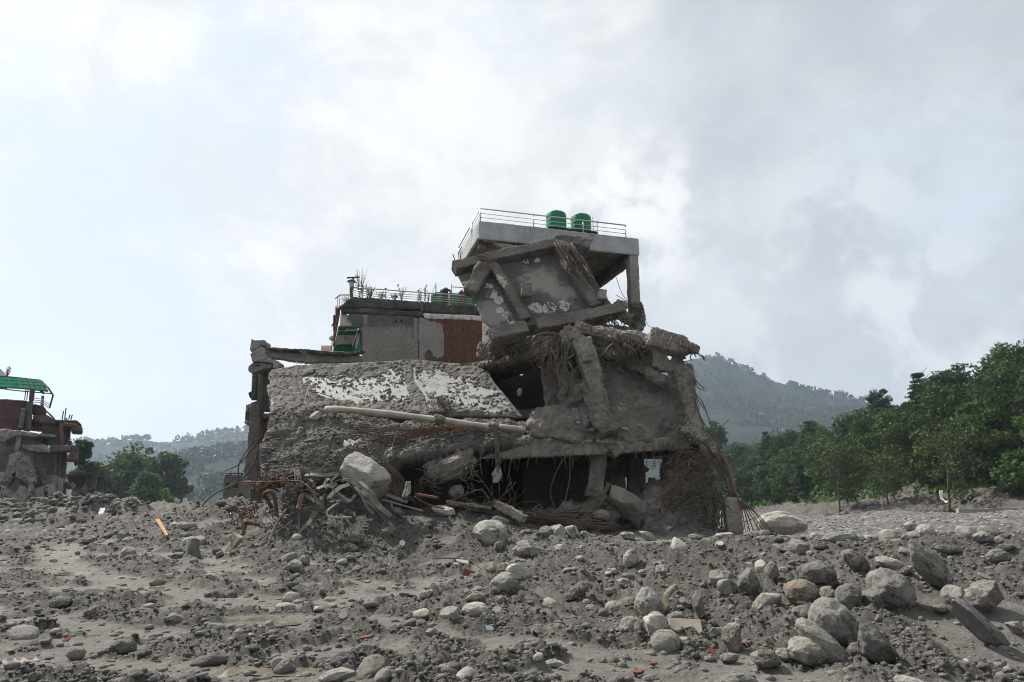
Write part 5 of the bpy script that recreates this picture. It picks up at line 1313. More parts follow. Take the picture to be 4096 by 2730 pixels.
wall_out = [(430, 634), (640, 642), (1020, 667), (1320, 690), (1320, 1330), (610, 1330), (612, 1070), (616, 880), (560, 812), (490, 740), (470, 690)]
rough('wall', bpoly(wall_out, 0.05, 0.3), M['brick_grey'], bb, voxel=0.09, amp=0.012, freq=2)
rough('render', bpoly([(640, 790), (760, 800), (900, 790), (1100, 770), (1262, 795), (1262, 965), (1300, 965), (1300, 1300), (620, 1300), (618, 900), (610, 860)], 0.02, 0.1), M['plaster'], bb, voxel=0.09, amp=0.015, freq=4)
rough('pilaster', bpoly([(1262, 690), (1322, 692), (1325, 1310), (1290, 1310), (1262, 960)], -0.01, 0.3), M['plaster'], bb, voxel=0.09, amp=0.01)
rough('pilaster', bpoly([(628, 650), (690, 655), (690, 800), (628, 800)], 0.0, 0.2), M['plaster'], bb, voxel=0.09, amp=0.01)
rough('render', bpoly([(1324, 692), (1390, 694), (1480, 730), (1600, 760), (1640, 800), (1640, 860), (1655, 900), (1655, 1150), (1640, 1190), (1580, 1215), (1500, 1195), (1490, 1115), (1435, 1110), (1425, 1150), (1420, 1320), (1326, 1320)], 0.0, 0.12), M['plaster_pale'], bb, voxel=0.09, amp=0.012, freq=3)
solid('wall', bpoly([(1322, 690), (2300, 720), (2300, 1360), (1322, 1340)], 0.075, 0.3), M['mortar'], bb)
# bricks laid one by one, red on the right, mud-washed above the render and below
bk = MB(); bg = MB()
y = 700.0; row = 0
while y < 1345:
    x = 1395 + (9 if row % 2 else 0) + rnd.uniform(-3, 3)
    while x < 2290:
        w = rnd.uniform(17, 20); sl = (x - 1395) * 0.042
        if y + sl < 1345 and rnd.random() > 0.03:
            pr = rnd.uniform(0.0, 0.028)
            (bg if (y + sl > 1150 and x < 1520) else bk).prism([bI(x, y + sl, 0.045 - pr), bI(x + w, y + sl + w * .042, 0.045 - pr), bI(x + w, y + sl + 8.4 + w * .042, 0.045 - pr), bI(x, y + sl + 8.4, 0.045 - pr)], (0, 0.06, 0))
        x += w + 2.6
    y += 11.0; row += 1
y = 645.0; row = 0
while y < 800:
    x = 440 + (9 if row % 2 else 0) + max(0, (y - 690) * 0.9)
    while x < 1255:
        w = rnd.uniform(17, 20); sl = (x - 440) * 0.045
        if y + sl < 812 and (x > 700 or x < 622) and rnd.random() > 0.04 and not (1015 < x < 1135 and 700 < y + sl < 750):
            pr = rnd.uniform(0, 0.025)
            bg.prism([bI(x, y + sl, 0.03 - pr), bI(x + w, y + sl + w * .045, 0.03 - pr), bI(x + w, y + sl + 8.4 + w * .045, 0.03 - pr), bI(x, y + sl + 8.4, 0.03 - pr)], (0, 0.06, 0))
        x += w + 2.6
    y += 11.0; row += 1
o = solid('red_brickwork', bk, M['brick'], bb); o['kind'] = 'stuff'
o = solid('grey_brickwork', bg, M['brick_grey'], bb); o['kind'] = 'stuff'
for x in (1025, 1095): solid('vent_hole', bpoly([(x, 746), (x + 40, 750), (x + 20, 712)], -0.002, 0.05), M['iron'], bb)
# roof slab and street-side gallery on the left
solid('roof_slab', MB().prism([bI(345, 600, 0.3), bI(2300, 690, 0.3), bI(2300, 690, 7), bI(345, 600, 7)], (0, 0, 0.25)), M['concrete_far'], bb)
solid('back_wall', bpoly([(620, 640), (2300, 700), (2300, 1360), (620, 1340)], 7.0, 0.3), M['interior'], bb)
rough('ceiling', bpoly([(352, 640), (430, 640), (500, 745), (540, 795), (520, 812), (330, 812)], 0.25, 0.2), M['white_paint'], bb, voxel=0.09, amp=0.015)
zc = bI(330, 812, 0.35).z
cq = [at_z('I', x, y, zc) for x, y in ((318, 835), (568, 840), (505, 1048), (272, 1048))]
solid('ceiling', MB().prism(cq, (0, 0, 0.12)), M['white_paint'], bb)
for (ya, yb, xr) in ((815, 836, 565), (886, 915, 545), (1046, 1064, 500)):
    q4 = [at_z('I', x, y, zc - 0.08) for x, y in ((330, ya), (xr, ya), (xr, yb), (330 - (yb - 812) * 0.25, yb))]
    solid('beam', MB().prism(q4, (0, 0, 0.075)), M['green_wall'], bb)
q4 = [at_z('I', x, y, zc - 0.1) for x, y in ((325, 846), (412, 848), (412, 858), (322, 857))]; solid('beam', MB().prism(q4, (0, 0, 0.095)), M['green_wall'], bb)
solid('ceiling_fan', MB().lathe(at_z('I', 402, 985, zc - 0.22), [(0.03, 0), (0.16, 0.03), (0.16, 0.08), (0.03, 0.10), (0.02, 0.22)], 14), M['white'], bb, True)
yb_ = cq[3].y
solid('wall', MB().prism([p('I', 262, 1050, yb_ + 0.1), p('I', 500, 1050, yb_ + 0.1), p('I', 510, 1180, yb_ + 0.1), p('I', 258, 1180, yb_ + 0.1)], (0, 0.2, 0)), M['green_wall'], bb)
solid('wall', MB().prism([cq[1] + Vector((0, 0, -0.02)), cq[2] + Vector((0, 0, -0.02)), p('I', 500, 1160, cq[2].y), p('I', 605, 1160, cq[1].y), p('I', 605, 880, cq[1].y)], (0.2, 0.02, 0)), M['green_wall'], bb)
for k in range(5): solid('window_bar', MB().tube([p('I', 560 + k * 9, 870 + k * 8, cq[1].y + 0.2), p('I', 540 + k * 9, 1090 - k * 20, cq[1].y + 0.1)], 0.02, 5), M['white'], bb)
# drooping maroon window grille and stair rail on the left
for k in range(4):
    solid('grille_bar', MB().bar(p('I', 335 - k * 18, 650 + k * 4, 35.0 + k * .3), p('I', 262 + k * 2, 1050 - k * 60, 35.2 + k * .3), 0.06, 0.06), M['maroon_metal'], bb)
solid('grille_bar', MB().bar(p('I', 270, 665, 35.8), p('I', 268, 860, 35.8), 0.09, 0.06), M['maroon_metal'], bb)
solid('grille_bar', MB().bar(p('I', 240, 805, 35.8), p('I', 345, 640, 35.6), 0.05, 0.05), M['maroon_metal'], bb)
ti = solid('tiled_awning', MB().prism([p('I', 282, 555, 36.6), p('I', 338, 558, 36.4), p('I', 332, 690, 36.2), p('I', 278, 690, 36.4)], (0, 0.15, 0.1)), M['roof_tile'], bb)
for r_ in range(7):
    for c_ in range(3):
        solid('roof_tile', MB().prism([p('I', 283 + c_ * 18 - r_ * .6, 558 + r_ * 19, 36.33), p('I', 299 + c_ * 18 - r_ * .6, 558 + r_ * 19, 36.3), p('I', 299 + c_ * 18 - r_ * .6, 574 + r_ * 19, 36.18), p('I', 283 + c_ * 18 - r_ * .6, 574 + r_ * 19, 36.2)], (0, 0.06, 0.02)), M['roof_tile'], ti)
# roof railing with ball finials
rr = link('railing', MB().tube([bI(505, 318, .15), bI(917, 345, .15), bI(1325, 378, .15), bI(1716, 405, .15), bI(2000, 425, .15)], 0.035, 8).mesh('railing', True), M['steel'], bb)
for f_ in (0.33, 0.58, 0.82):
    solid('rail', MB().tube([bI(x, y0 + (y1 - y0) * f_, .15) for x, y0, y1 in ((505, 318, 430), (917, 345, 455), (1325, 378, 485), (1716, 405, 515), (2000, 425, 540))], 0.018, 6), M['steel'], rr, True)
for x, y0, y1 in ((917, 330, 458), (1325, 355, 486), (1716, 385, 515)):
    solid('post', MB().tube([bI(x, y1, .15), bI(x, y0, .15)], 0.035, 8), M['steel'], rr, True)
    c = bI(x, y0, .15); solid('finial', MB().lathe(c, [(0.02, -0.07), (0.06, -0.04), (0.075, 0), (0.06, 0.04), (0.02, 0.07)], 12), M['steel'], rr, True)
solid('footing', bpoly([(1693, 512), (1743, 512), (1743, 545), (1693, 545)], -0.05, 0.3), M['concrete'], bb)
rr2 = link('railing', MB().tube([p('I', 286, 458, 38), p('I', 345, 410, 37.5), p('I', 455, 410, 36.5)], 0.03, 6).mesh('railing', True), M['iron'], bb)
for k in range(6): solid('baluster', MB().tube([p('I', 318 + k * 26, 425 if k == 0 else 412, 37.3 - k * .15), p('I', 300 + k * 30 if k < 2 else 318 + k * 26, 660 - k * 38, 36.6 - k * .1)], 0.018, 5), M['iron'], rr2)
solid('corner_post', MB().bar(bI(485, 440, .1), bI(485, 320, .1), 0.14, 0.14, (0, 1, 0)), M['mossy'], bb)
solid('rear_post', MB().tube([p('I', 1548, 265, 41), p('I', 1548, 400, 41)], 0.04, 6), M['steel'], bb); solid('rear_post', MB().tube([p('I', 1745, 280, 41), p('I', 1745, 390, 41)], 0.04, 6), M['steel'], bb)
solid('rear_rail', MB().tube([p('I', 1490, 410, 40), p('I', 1548, 275, 41)], 0.03, 6), M['steel'], bb); solid('rear_rail', MB().tube([p('I', 1745, 308, 41), p('I', 1900, 318, 41)], 0.03, 6), M['steel'], bb)
# things standing on that roof
lp = empty('roof_lamp', bI(485, 320, .1), 'small green-capped lamp on the corner post of the brick building', 'lamp')
c = bI(485, 318, .1); link('lamp_glass', MB().lathe(c, [(0.05, 0), (0.09, 0.08), (0.15, 0.32)], 14).mesh('glass', True), M['white'], lp); link('lamp_cap', MB().lathe(c + Vector((0, 0, .32)), [(0.24, 0), (0.20, 0.08), (0.08, 0.14)], 14).mesh('cap', True), M['green_tank'], lp)
an = empty('antenna_pole', bI(500, 420, .3), 'T-shaped dark antenna pole at the left corner of the brick building roof', 'pole')
solid('mast', MB().bar(bI(498, 430, .3), bI(512, 192, .3), 0.09, 0.09, (0, 1, 0)), M['iron'], an); solid('crossbar', MB().bar(bI(432, 196, .3), bI(592, 186, .3), 0.07, 0.07), M['iron'], an)
bl = p('I', 1667, 510, 39); rb = px('I', 76, 39); hb = p('I', 1667, 325, 39).z - bl.z
tank((bl.x, bl.y, bl.z - 0.1), rb, hb * 1.06, M['black_tank'], 'black plastic water tank behind the rail of the brick building roof', 'black tanks on the brick building')
bl = p('I', 1868, 480, 40.5); tank((bl.x, bl.y, bl.z - 0.1), px('I', 40, 40.5), (p('I', 1868, 350, 40.5).z - bl.z) * 1.05, M['black_tank'], 'second black tank, mostly hidden behind the tipped ribbed slab', 'black tanks on the brick building')
gs = empty('green_shelter', p('I', 1760, 540, 41), 'bright green sheet-metal shelter on the brick building roof behind the black tank', 'shelter')
for k in range(14):
    x0 = 1540 + k * 36; solid('sheet', MB().prism([p('I', x0, 372 + k * 2.4, 41 + (k % 2) * .05), p('I', x0 + 36, 374 + k * 2.4, 41 + (k % 2) * .05), p('I', x0 + 36, 540, 41 + (k % 2) * .05), p('I', x0, 540, 41 + (k % 2) * .05)], (0, 0.05, 0)), M['green_sheet'], gs)
for k in range(3):
    x0 = 1488 + k * 18; solid('side_sheet', MB().prism([p('I', x0, 420 - k * 16, 39.2 + k * .6), p('I', x0 + 18, 404 - k * 16, 39.8 + k * .6), p('I', x0 + 18, 530, 39.8 + k * .6), p('I', x0, 520, 39.2 + k * .6)], (0, 0.05, 0)), M['green_sheet'], gs)
tag(solid('pink_sheet', MB().prism([p('I', 2105, 1262, 30), p('I', 2215, 1180, 30), p('I', 2262, 1190, 30), p('I', 2262, 1215, 30), p('I', 2180, 1262, 30)], (0.1, 0.06, 0)), M['pink'], None), 'corner of a pink sheet showing between the brick wall and the ruin', 'sheet')
rt = empty('tiled_roof', p('I', 170, 1120, 40), 'small patch of red tiled roof left of the brick building', 'roof')
solid('roof_board', MB().prism([p('I', 107, 1046, 40.5), p('I', 238, 1050, 40.5), p('I', 238, 1135, 39.5), p('I', 105, 1130, 39.5)], (0, 0.1, -0.05)), M['roof_tile'], rt)
for r_ in range(5):
    for c_ in range(7):
        x0 = 108 + c_ * 18.5; y0 = 1048 + r_ * 16; Y0 = 40.35 - r_ * .2
        solid('roof_tile', MB().prism([p('I', x0, y0, Y0), p('I', x0 + 17, y0, Y0), p('I', x0 + 17, y0 + 14, Y0 - .22), p('I', x0, y0 + 14, Y0 - .22)], (0, 0.05, 0.03)), M['roof_tile'], rt)
gl = empty('globe_lamp', p('I', 245, 1080, 38), 'cream globe lamp on a thin post beside the red tiled roof', 'lamp')
solid('post', MB().tube([p('I', 243, 1110, 38), p('I', 246, 965, 38)], 0.03, 6), M['iron'], gl); solid('globe', MB().lathe(p('I', 246, 952, 38), [(0.05, -.15), (0.15, -.09), (0.18, 0), (0.15, .09), (0.04, .15)], 14), M['cream'], gl, True)
# far block with a sign, low on the left
fbk = empty('far_block', p('M', 100, 1480, 55), 'grey far block with a dark blue sign on its roof, left of the ruin', 'building')
solid('wall', slabY('M', [(-10, 1262), (215, 1258), (225, 1490), (-20, 1490)], 55, 6), M['concrete_far'], fbk)
sg = solid('sign', slabY('M', [(4, 1226), (150, 1228), (150, 1256), (4, 1258)], 54.8, 0.1), M['sign_blue'], fbk)
for k in range(12):
    x0 = 8 + k * 10 + (14 if k > 3 else 0)
    solid('sign_letter', slabY('M', [(x0, 1234), (x0 + 6, 1234), (x0 + 6, 1241), (x0, 1241)] if k < 4 else [(x0 - 3, 1235 + (k % 2)), (x0 + 4, 1235), (x0 + 4, 1246), (x0 - 2, 1246)], 54.77, 0.02), M['white'], sg)
for (x0, y0, x1, y1) in ((10, 1310, 40, 1370), (70, 1310, 112, 1360), (60, 1440, 85, 1480), (120, 1400, 150, 1450)):
    w_ = solid('window', slabY('M', [(x0, y0), (x1, y0), (x1, y1), (x0, y1)], 54.95, 0.1), M['iron'], fbk); solid('sill', slabY('M', [(x0 - 2, y1), (x1 + 2, y1), (x1 + 2, y1 + 4), (x0 - 2, y1 + 4)], 54.85, 0.2), M['concrete'], w_)
# ------------------------------------------------------------------ ruined houses on the left
lh = empty('ruined_house', p('J', 250, 1430, 62), 'four-storey ruined house at the left edge with a bright green translucent roof canopy', 'ruined house')
def J(name, pts, Y, d, m, parent=None, r=True, vx=0.13, am=0.025):
    mb = MB().prism([p('J', x, y, Y) for x, y in pts], (-.62 * d, d, 0))
    return rough(name, mb, M[m], parent or lh, voxel=vx, amp=am, freq=1.2, amp2=am * .4, freq2=5) if r else solid(name, mb, M[m], parent or lh)
def rc(x0, y0, x1, y1): return [(x0, y0), (x1, y0), (x1, y1), (x0, y1)]
J('wall', [(-60, 352), (262, 365), (262, 655), (-60, 650)], 62, 0.4, 'maroon')
J('window', rc(218, 372, 256, 440), 61.9, 0.2, 'iron', r=False)
J('column', [(290, 228), (338, 228), (318, 375), (275, 375)], 61.5, 0.9, 'salmon')
J('column', [(260, 375), (318, 375), (292, 660), (222, 655)], 61.4, 0.9, 'concrete_far')
J('column', [(205, 440), (245, 440), (218, 640), (175, 640)], 60.8, 0.7, 'concrete_far')
J('parapet', [(312, 402), (420, 415), (450, 460), (445, 508), (312, 505)], 61.8, 0.5, 'maroon')
J('column', [(398, 318), (428, 318), (420, 432), (388, 425)], 63, 0.5, 'salmon')
J('eave', [(312, 508), (450, 505), (535, 560), (528, 590), (400, 582), (320, 545)], 61.6, 3.0, 'salmon')
J('roof_edge', [(425, 450), (452, 462), (540, 552), (530, 562)], 61.3, 0.5, 'maroon')
J('wall', [(295, 545), (405, 560), (405, 672), (290, 660)], 62.6, 0.3, 'salmon')
for x0 in (312, 352, 384): J('window', rc(x0, 545, x0 + 22, 618), 62.5, 0.2, 'iron', r=False)
J('roof_slab', [(525, 550), (735, 556), (790, 598), (790, 608), (730, 585), (600, 580), (520, 582)], 62, 4, 'maroon')
J('fascia', [(608, 578), (735, 585), (770, 605), (720, 625), (610, 612)], 61.8, 3.0, 'salmon')
J('eave', [(695, 625), (770, 600), (800, 632), (797, 668), (680, 655)], 61.9, 3.4, 'salmon')
J('back_wall', rc(400, 585, 620, 800), 65.5, 0.3, 'interior', r=False)
J('column', rc(572, 580, 614, 800), 62, 0.8, 'salmon')
J('column', [(640, 625), (690, 630), (662, 790), (628, 790)], 64, 0.6, 'salmon')
J('wall', rc(615, 615, 645, 800), 64.4, 0.3, 'salmon')
for k in range(5): J('window_bar', rc(410 + k * 22, 590, 413 + k * 22, 690), 63, 0.05, 'iron', r=False)
# second floor slab, torn
J('floor_slab', [(-60, 655), (60, 645), (170, 650), (230, 672), (390, 690), (400, 712), (330, 720), (180, 705), (90, 735), (40, 770), (-60, 740)], 59.5, 4.5, 'caked', am=0.12)
J('floor_slab', [(380, 682), (535, 700), (540, 722), (400, 718)], 60.5, 2.5, 'caked')
J('balcony_front', [(395, 790), (430, 785), (485, 840), (478, 872), (390, 825)], 59.5, 0.25, 'concrete', r=False)
J('floor_slab', [(210, 790), (395, 795), (470, 870), (350, 866), (220, 840)], 59.8, 4, 'caked')
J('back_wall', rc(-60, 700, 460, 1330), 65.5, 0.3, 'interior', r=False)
J('column', [(155, 690), (212, 690), (192, 880), (140, 880)], 59.8, 0.8, 'caked')
J('wall', rc(250, 860, 350, 1090), 62.4, 0.3, 'plaster')
J('wall', [(345, 1015), (445, 1015), (440, 1200), (330, 1210)], 60.5, 0.3, 'concrete_far')
J('balcony', [(480, 795), (690, 800), (690, 850), (640, 860), (478, 872)], 61, 2.0, 'concrete_far')
J('balcony_front', [(685, 792), (766, 830), (752, 946), (640, 948), (640, 900), (676, 880)], 61.2, 2.6, 'salmon')
for k in range(4): J('baluster', rc(700 + k * 18, 795 + k * 9, 710 + k * 18, 850 + k * 7), 61.0, 0.4, 'salmon', r=False)
J('planter', rc(655, 758, 692, 800), 61.5, 0.6, 'iron', r=False)
for x0, x1 in ((520, 548), (545, 575), (592, 640)): J('column', [(x0 + 6, 870), (x1 + 6, 870), (x1 - 6, 1140), (x0 - 10, 1140)], 61.4 + (x0 - 520) * .02, 0.8, 'concrete_far')
J('back_wall', rc(450, 860, 640, 1330), 65, 0.3, 'interior', r=False)
J('floor_slab', [(440, 1085), (560, 1095), (670, 1155), (655, 1170), (440, 1140)], 60.6, 3, 'caked')
J('floor_slab', [(120, 1090), (300, 1090), (305, 1115), (120, 1110)], 59.4, 3, 'caked')
J('rubble', [(110, 900), (210, 870), (290, 960), (350, 1100), (330, 1180), (220, 1160), (150, 1060), (90, 1110), (60, 1080)], 59, 1.6, 'caked', am=0.25)
J('rubble', [(-60, 1060), (100, 1070), (110, 1160), (60, 1180), (-60, 1240)], 59, 1.6, 'caked', am=0.25)
J('rubble', [(640, 1165), (720, 1170), (715, 1230), (650, 1205)], 61, 1.2, 'caked', am=0.2)
for a, b, w in (((170, 1250), (370, 1420), 1.2), ((60, 1240), (260, 1385), 0.5), ((380, 1220), (440, 1460), 0.8), ((500, 1180), (505, 1450), 1.0), ((305, 1170), (290, 1310), 0.25), ((590, 1140), (570, 1450), 0.25)):
    rough('fallen_beam', MB().bar(p('J', *a, 58.6), p('J', *b, 58.0), w, 0.5, (0, -1, 0)), M['caked'], lh, voxel=0.13, amp=0.06)
rough('column', MB().bar(p('J', 490, 1130, 60.5), p('J', 500, 1470, 60.5), 1.1, 0.7, (0, -1, 0)), M['caked'], lh, voxel=0.13, amp=0.04)
for (x, y0, y1) in ((605, 470, 552), (630, 440, 552), (668, 505, 552), (690, 505, 555)): solid('rebar', MB().tube([p('J', x + 8, y0, 63), p('J', x - 6, y1, 63)], 0.05, 5), M['iron'], lh)
for (x, y0, y1) in ((250, 262, 362), (270, 262, 362)): solid('rebar', MB().tube([p('J', x, y0, 62.5), p('J', x - 12, y1, 62.5)], 0.04, 5), M['iron'], lh)
# green canopy: sheets between dark ribs
can = link('canopy', MB().tube([p('J', -60, 128, 61), p('J', 150, 148, 61), p('J', 385, 174, 61), p('J', 400, 180, 61), p('J', 468, 250, 58.5), p('J', 512, 318, 58.2), p('J', 478, 440, 58.2)], 0.07, 6).mesh('canopy'), M['iron'], lh)
rows = [[(-60, 130, 61), (160, 150, 61), (272, 162, 61), (385, 174, 61)], [(-60, 172, 60.2), (175, 183, 60.2), (300, 195, 60.2), (410, 203, 60.2)], [(-60, 210, 59.4), (190, 214, 59.4), (315, 222, 59.4), (436, 236, 59.4)], [(-60, 240, 58.6), (200, 252, 58.6), (330, 266, 58.6), (462, 280, 58.6)]]
xs_ = [0, .2, .36, .5, .64, .78, .9, 1.0]
def crow(r_, t):
    q = [p('J', *k) for k in r_]; return spline(q, 40)[int(round(t * 40))]
for i in range(3):
    for j in range(7):
        a, b, c, d = crow(rows[i], xs_[j]), crow(rows[i], xs_[j + 1]), crow(rows[i + 1], xs_[j + 1]), crow(rows[i + 1], xs_[j])
        solid('canopy_sheet', MB().prism([a, b, c, d], (0, 0.01, 0.02)), M['canopy'], can)
for i in range(4): solid('rib', MB().tube([crow(rows[i], t) for t in np.linspace(0, 1, 10)], 0.06, 5), M['iron'], can)
for t in xs_: solid('rib', MB().tube([crow(r_, t) for r_ in rows], 0.05, 5), M['iron'], can)
solid('lower_rail', MB().tube([p('J', 60, 262, 58.5), p('J', 230, 280, 58.5), p('J', 490, 302, 58.3)], 0.05, 5), M['iron'], can)
solid('brace', MB().tube([p('J', 330, 215, 60), p('J', 420, 300, 58.5)], 0.10, 5), M['iron'], can)
for y in (345, 365, 385): solid('hand_rail', MB().tube([p('J', 320, y, 61.5), p('J', 395, y + 3, 61.5), p('J', 475, y + 60, 60)], 0.035, 5), M['steel'], lh)
J('stair_cover', [(-60, 60), (10, 66), (72, 132), (-60, 132)], 62.5, 2, 'steel', r=False)
J('wall', [(-60, 190), (60, 212), (65, 258), (-60, 250)], 62, 0.4, 'salmon', r=False)

sh = empty('small_house', p('J', 830, 1330, 68), 'small half-buried house with a weedy roof and a white-framed door, beside the left ruin', 'house')
def J2(name, pts, Y, d, m, parent=None): return solid(name, MB().prism([p('J', x, y, Y) for x, y in pts], (-.5 * d, d, 0)), M[m], parent or sh)
J2('roof', [(630, 1080), (700, 1068), (830, 1062), (1010, 1082), (1000, 1092), (830, 1080), (640, 1105)], 67, 5, 'concrete_far')
J2('wall', [(830, 1085), (935, 1090), (925, 1235), (835, 1230)], 69, 0.4, 'plaster_pale'); J2('wall', [(640, 1105), (835, 1085), (835, 1220), (700, 1250)], 69.5, 0.4, 'interior')
J2('wall', [(775, 1240), (840, 1140), (840, 1235), (820, 1260)], 68.6, 0.3, 'cream')
dr = J2('door', rc(884, 1092, 930, 1222), 68.9, 0.1, 'white'); J2('door_panel', rc(893, 1105, 921, 1170), 68.8, 0.08, 'plaster_pale', dr)
J2('slab', [(830, 1232), (975, 1238), (975, 1255), (830, 1255)], 67.5, 2, 'salmon'); J2('wall', [(850, 1255), (915, 1255), (910, 1330), (845, 1330)], 69, 0.3, 'concrete_far')
br = J2('balcony_rail', rc(878, 1172, 980, 1176), 67.6, 0.08, 'iron')
for k in range(3): J2('rail', rc(878, 1186 + k * 16, 980, 1188 + k * 16), 67.6, 0.06, 'iron', br)
for k in range(9): J2('baluster', rc(880 + k * 12, 1175, 882 + k * 12, 1235), 67.55, 0.05, 'iron', br)
rough('broken_wall', MB().prism([p('J', x, y, 67) for x, y in ((700, 1240), (780, 1210), (850, 1260), (850, 1330), (680, 1330))], (0, 1.5, 0)), M['caked'], sh, voxel=0.1, amp=0.2)
J2('slab', [(910, 1272), (1050, 1282), (1048, 1295), (912, 1285)], 67, 1.5, 'plaster_pale')

wt = empty('white_house', p('D', 1385, 1258, 190), 'tiny white house with two steel roof tanks far off beside the bright green tree', 'house')
def D_(name, pts, Y, d, m, parent=None): return solid(name, MB().prism([p('D', x, y, Y) for x, y in pts], (0, d, 0)), M[m], parent or wt)
D_('wall', rc(1358, 1195, 1416, 1262), 190, 5, 'white_paint'); D_('roof_slab', rc(1328, 1186, 1420, 1198), 189, 7, 'white_paint'); D_('wall', rc(1330, 1198, 1358, 1262), 191, 4, 'white_paint'); D_('stair_head', rc(1362, 1160, 1414, 1186), 190, 4, 'white_paint')
for x in (1375, 1396): D_('window', rc(x, 1214, x + 9, 1240), 189.95, 0.2, 'iron')
for x in (1370, 1392): solid('roof_tank', MB().lathe(p('D', x + 8, 1162, 191), [(0.5, 0), (0.5, 1.0), (0.2, 1.3)], 12), M['steel'], wt, True)

# houses scattered on the far hills: walls, roof, windows
def far_house(fr, x, y, w, h, Y, wall, roof, label, group='houses on the far hillside'):
    c = p(fr, x, y, Y); W = px(fr, w, Y) * .6; H = px(fr, h, Y) * .6
    t = empty('far_house', c, label, 'house', group)
    solid('wall', MB().box((c.x - W / 2, c.y, c.z - 1), (c.x + W / 2, c.y + W * .6, c.z + H)), M[wall], t)
    solid('roof', MB().prism([(c.x - W * .56, c.y - .4, c.z + H + .01), (c.x + W * .56, c.y - .4, c.z + H + .01), (c.x, c.y - .4, c.z + H * 1.5)] if roof == 'roof_tile' else [(c.x - W * .54, c.y - .4, c.z + H + .01), (c.x + W * .54, c.y - .4, c.z + H + .01), (c.x + W * .54, c.y - .4, c.z + H * 1.12), (c.x - W * .54, c.y - .4, c.z + H * 1.12)], (0, W * .6 + .8, 0)), M[roof], t)
    for k in range(3): solid('window', MB().box((c.x - W * .36 + k * W * .28, c.y - .06, c.z + H * .35), (c.x - W * .2 + k * W * .28, c.y + .02, c.z + H * .75)), M['iron'], t)
for i, (x, y, w, h, Y, wl, rf, lb) in enumerate(((585, 518, 34, 16, 1050, 'plaster_pale', 'concrete', 'cream house on the terraced far hillside, right of the ruin'), (340, 622, 60, 14, 760, 'plaster', 'concrete', 'long pale house low in the valley just right of the ruin'), (735, 624, 36, 24, 620, 'plaster_pale', 'plaster', 'white block house rising out of the trees in the valley'),
        (510, 498, 22, 8, 1100, 'salmon', 'roof_tile', 'small red-roofed house on the terraced far hillside'), (730, 412, 20, 8, 1250, 'plaster', 'roof_tile', 'small house with a red roof high on the far right hillside'), (425, 432, 18, 6, 1250, 'salmon', 'roof_tile', 'faint red-roofed house high on the far right hillside, nearer the ruin'))):
    far_house('E', x, y, w, h, Y, wl, rf, lb)
far_house('D', 1430, 828, 26, 8, 1200, 'white', 'white', 'tiny white house on the blue hill above the big trees at left')
far_house('E', 1728, 322, 40, 16, 175, 'cream', 'roof_tile', 'ochre house roof peeking through the trees on the skyline', None)

# ------------------------------------------------------------------ trees
def crown_mesh(seed, H, Wd, base, clumps, per, leaf, top=1.0, droop=0.0, layered=False, open_=0.5):
    r_ = np.random.RandomState(seed); V = []; T = []
    cs = []
    for k in range(clumps):
        if layered:
            z = base + (H - base) * r_.rand(); rad = Wd * (1.05 - 0.85 * ((z - base) / (H - base))) * (0.4 + 0.6 * r_.rand())
            a = r_.rand() * 6.283; cs.append((rad * math.cos(a), rad * math.sin(a), z, Wd * 0.30, 0.22))
        else:
            d = r_.normal(size=3); d /= np.linalg.norm(d); rr = (0.35 + 0.65 * r_.rand() ** 0.6)
            z = (base + H) / 2 + d[2] * rr * (H - base) / 2
            wz = 1.0 if d[2] < 0.2 else top
            cs.append((d[0] * rr * Wd * wz, d[1] * rr * Wd * wz, z, Wd * (0.22 + 0.22 * r_.rand()), 0.75))
    for (cx, cy, cz, cr, fl) in cs:
        n = max(8, int(per * (0.6 + 0.8 * r_.rand())))
        d = r_.normal(size=(n, 3)); d /= np.linalg.norm(d, axis=1)[:, None]
        q = d * (cr * (0.55 + 0.5 * r_.rand(n))[:, None]); q[:, 2] *= fl
        P = q + np.array([cx, cy, cz]); P[:, 2] -= droop * np.hypot(P[:, 0], P[:, 1]) * 0.3
        nn = d + 0.9 * r_.normal(size=(n, 3)); nn[:, 2] += 0.5; nn /= np.linalg.norm(nn, axis=1)[:, None]
        a = np.cross(nn, r_.normal(size=(n, 3))); a /= np.linalg.norm(a, axis=1)[:, None]; b = np.cross(nn, a)
        s = leaf * (0.55 + 0.9 * r_.rand(n))[:, None]
        V.append(np.stack([P - a * s, P - b * s * 0.55 + nn * s * .1, P + a * s, P + b * s * 0.55 + nn * s * .1], 1).reshape(-1, 3))
        T.append(np.repeat(np.clip(0.35 + 0.3 * r_.normal() * 0.6 + 0.35 * r_.rand(n), 0, 1), 4))
    V = np.concatenate(V); T = np.concatenate(T)
    me = mesh_np('crown', V, np.arange(len(V)).reshape(-1, 4), False)
    at = me.attributes.new('tone', 'FLOAT', 'POINT'); at.data.foreach_set('value', T.astype(np.float32))
    return me
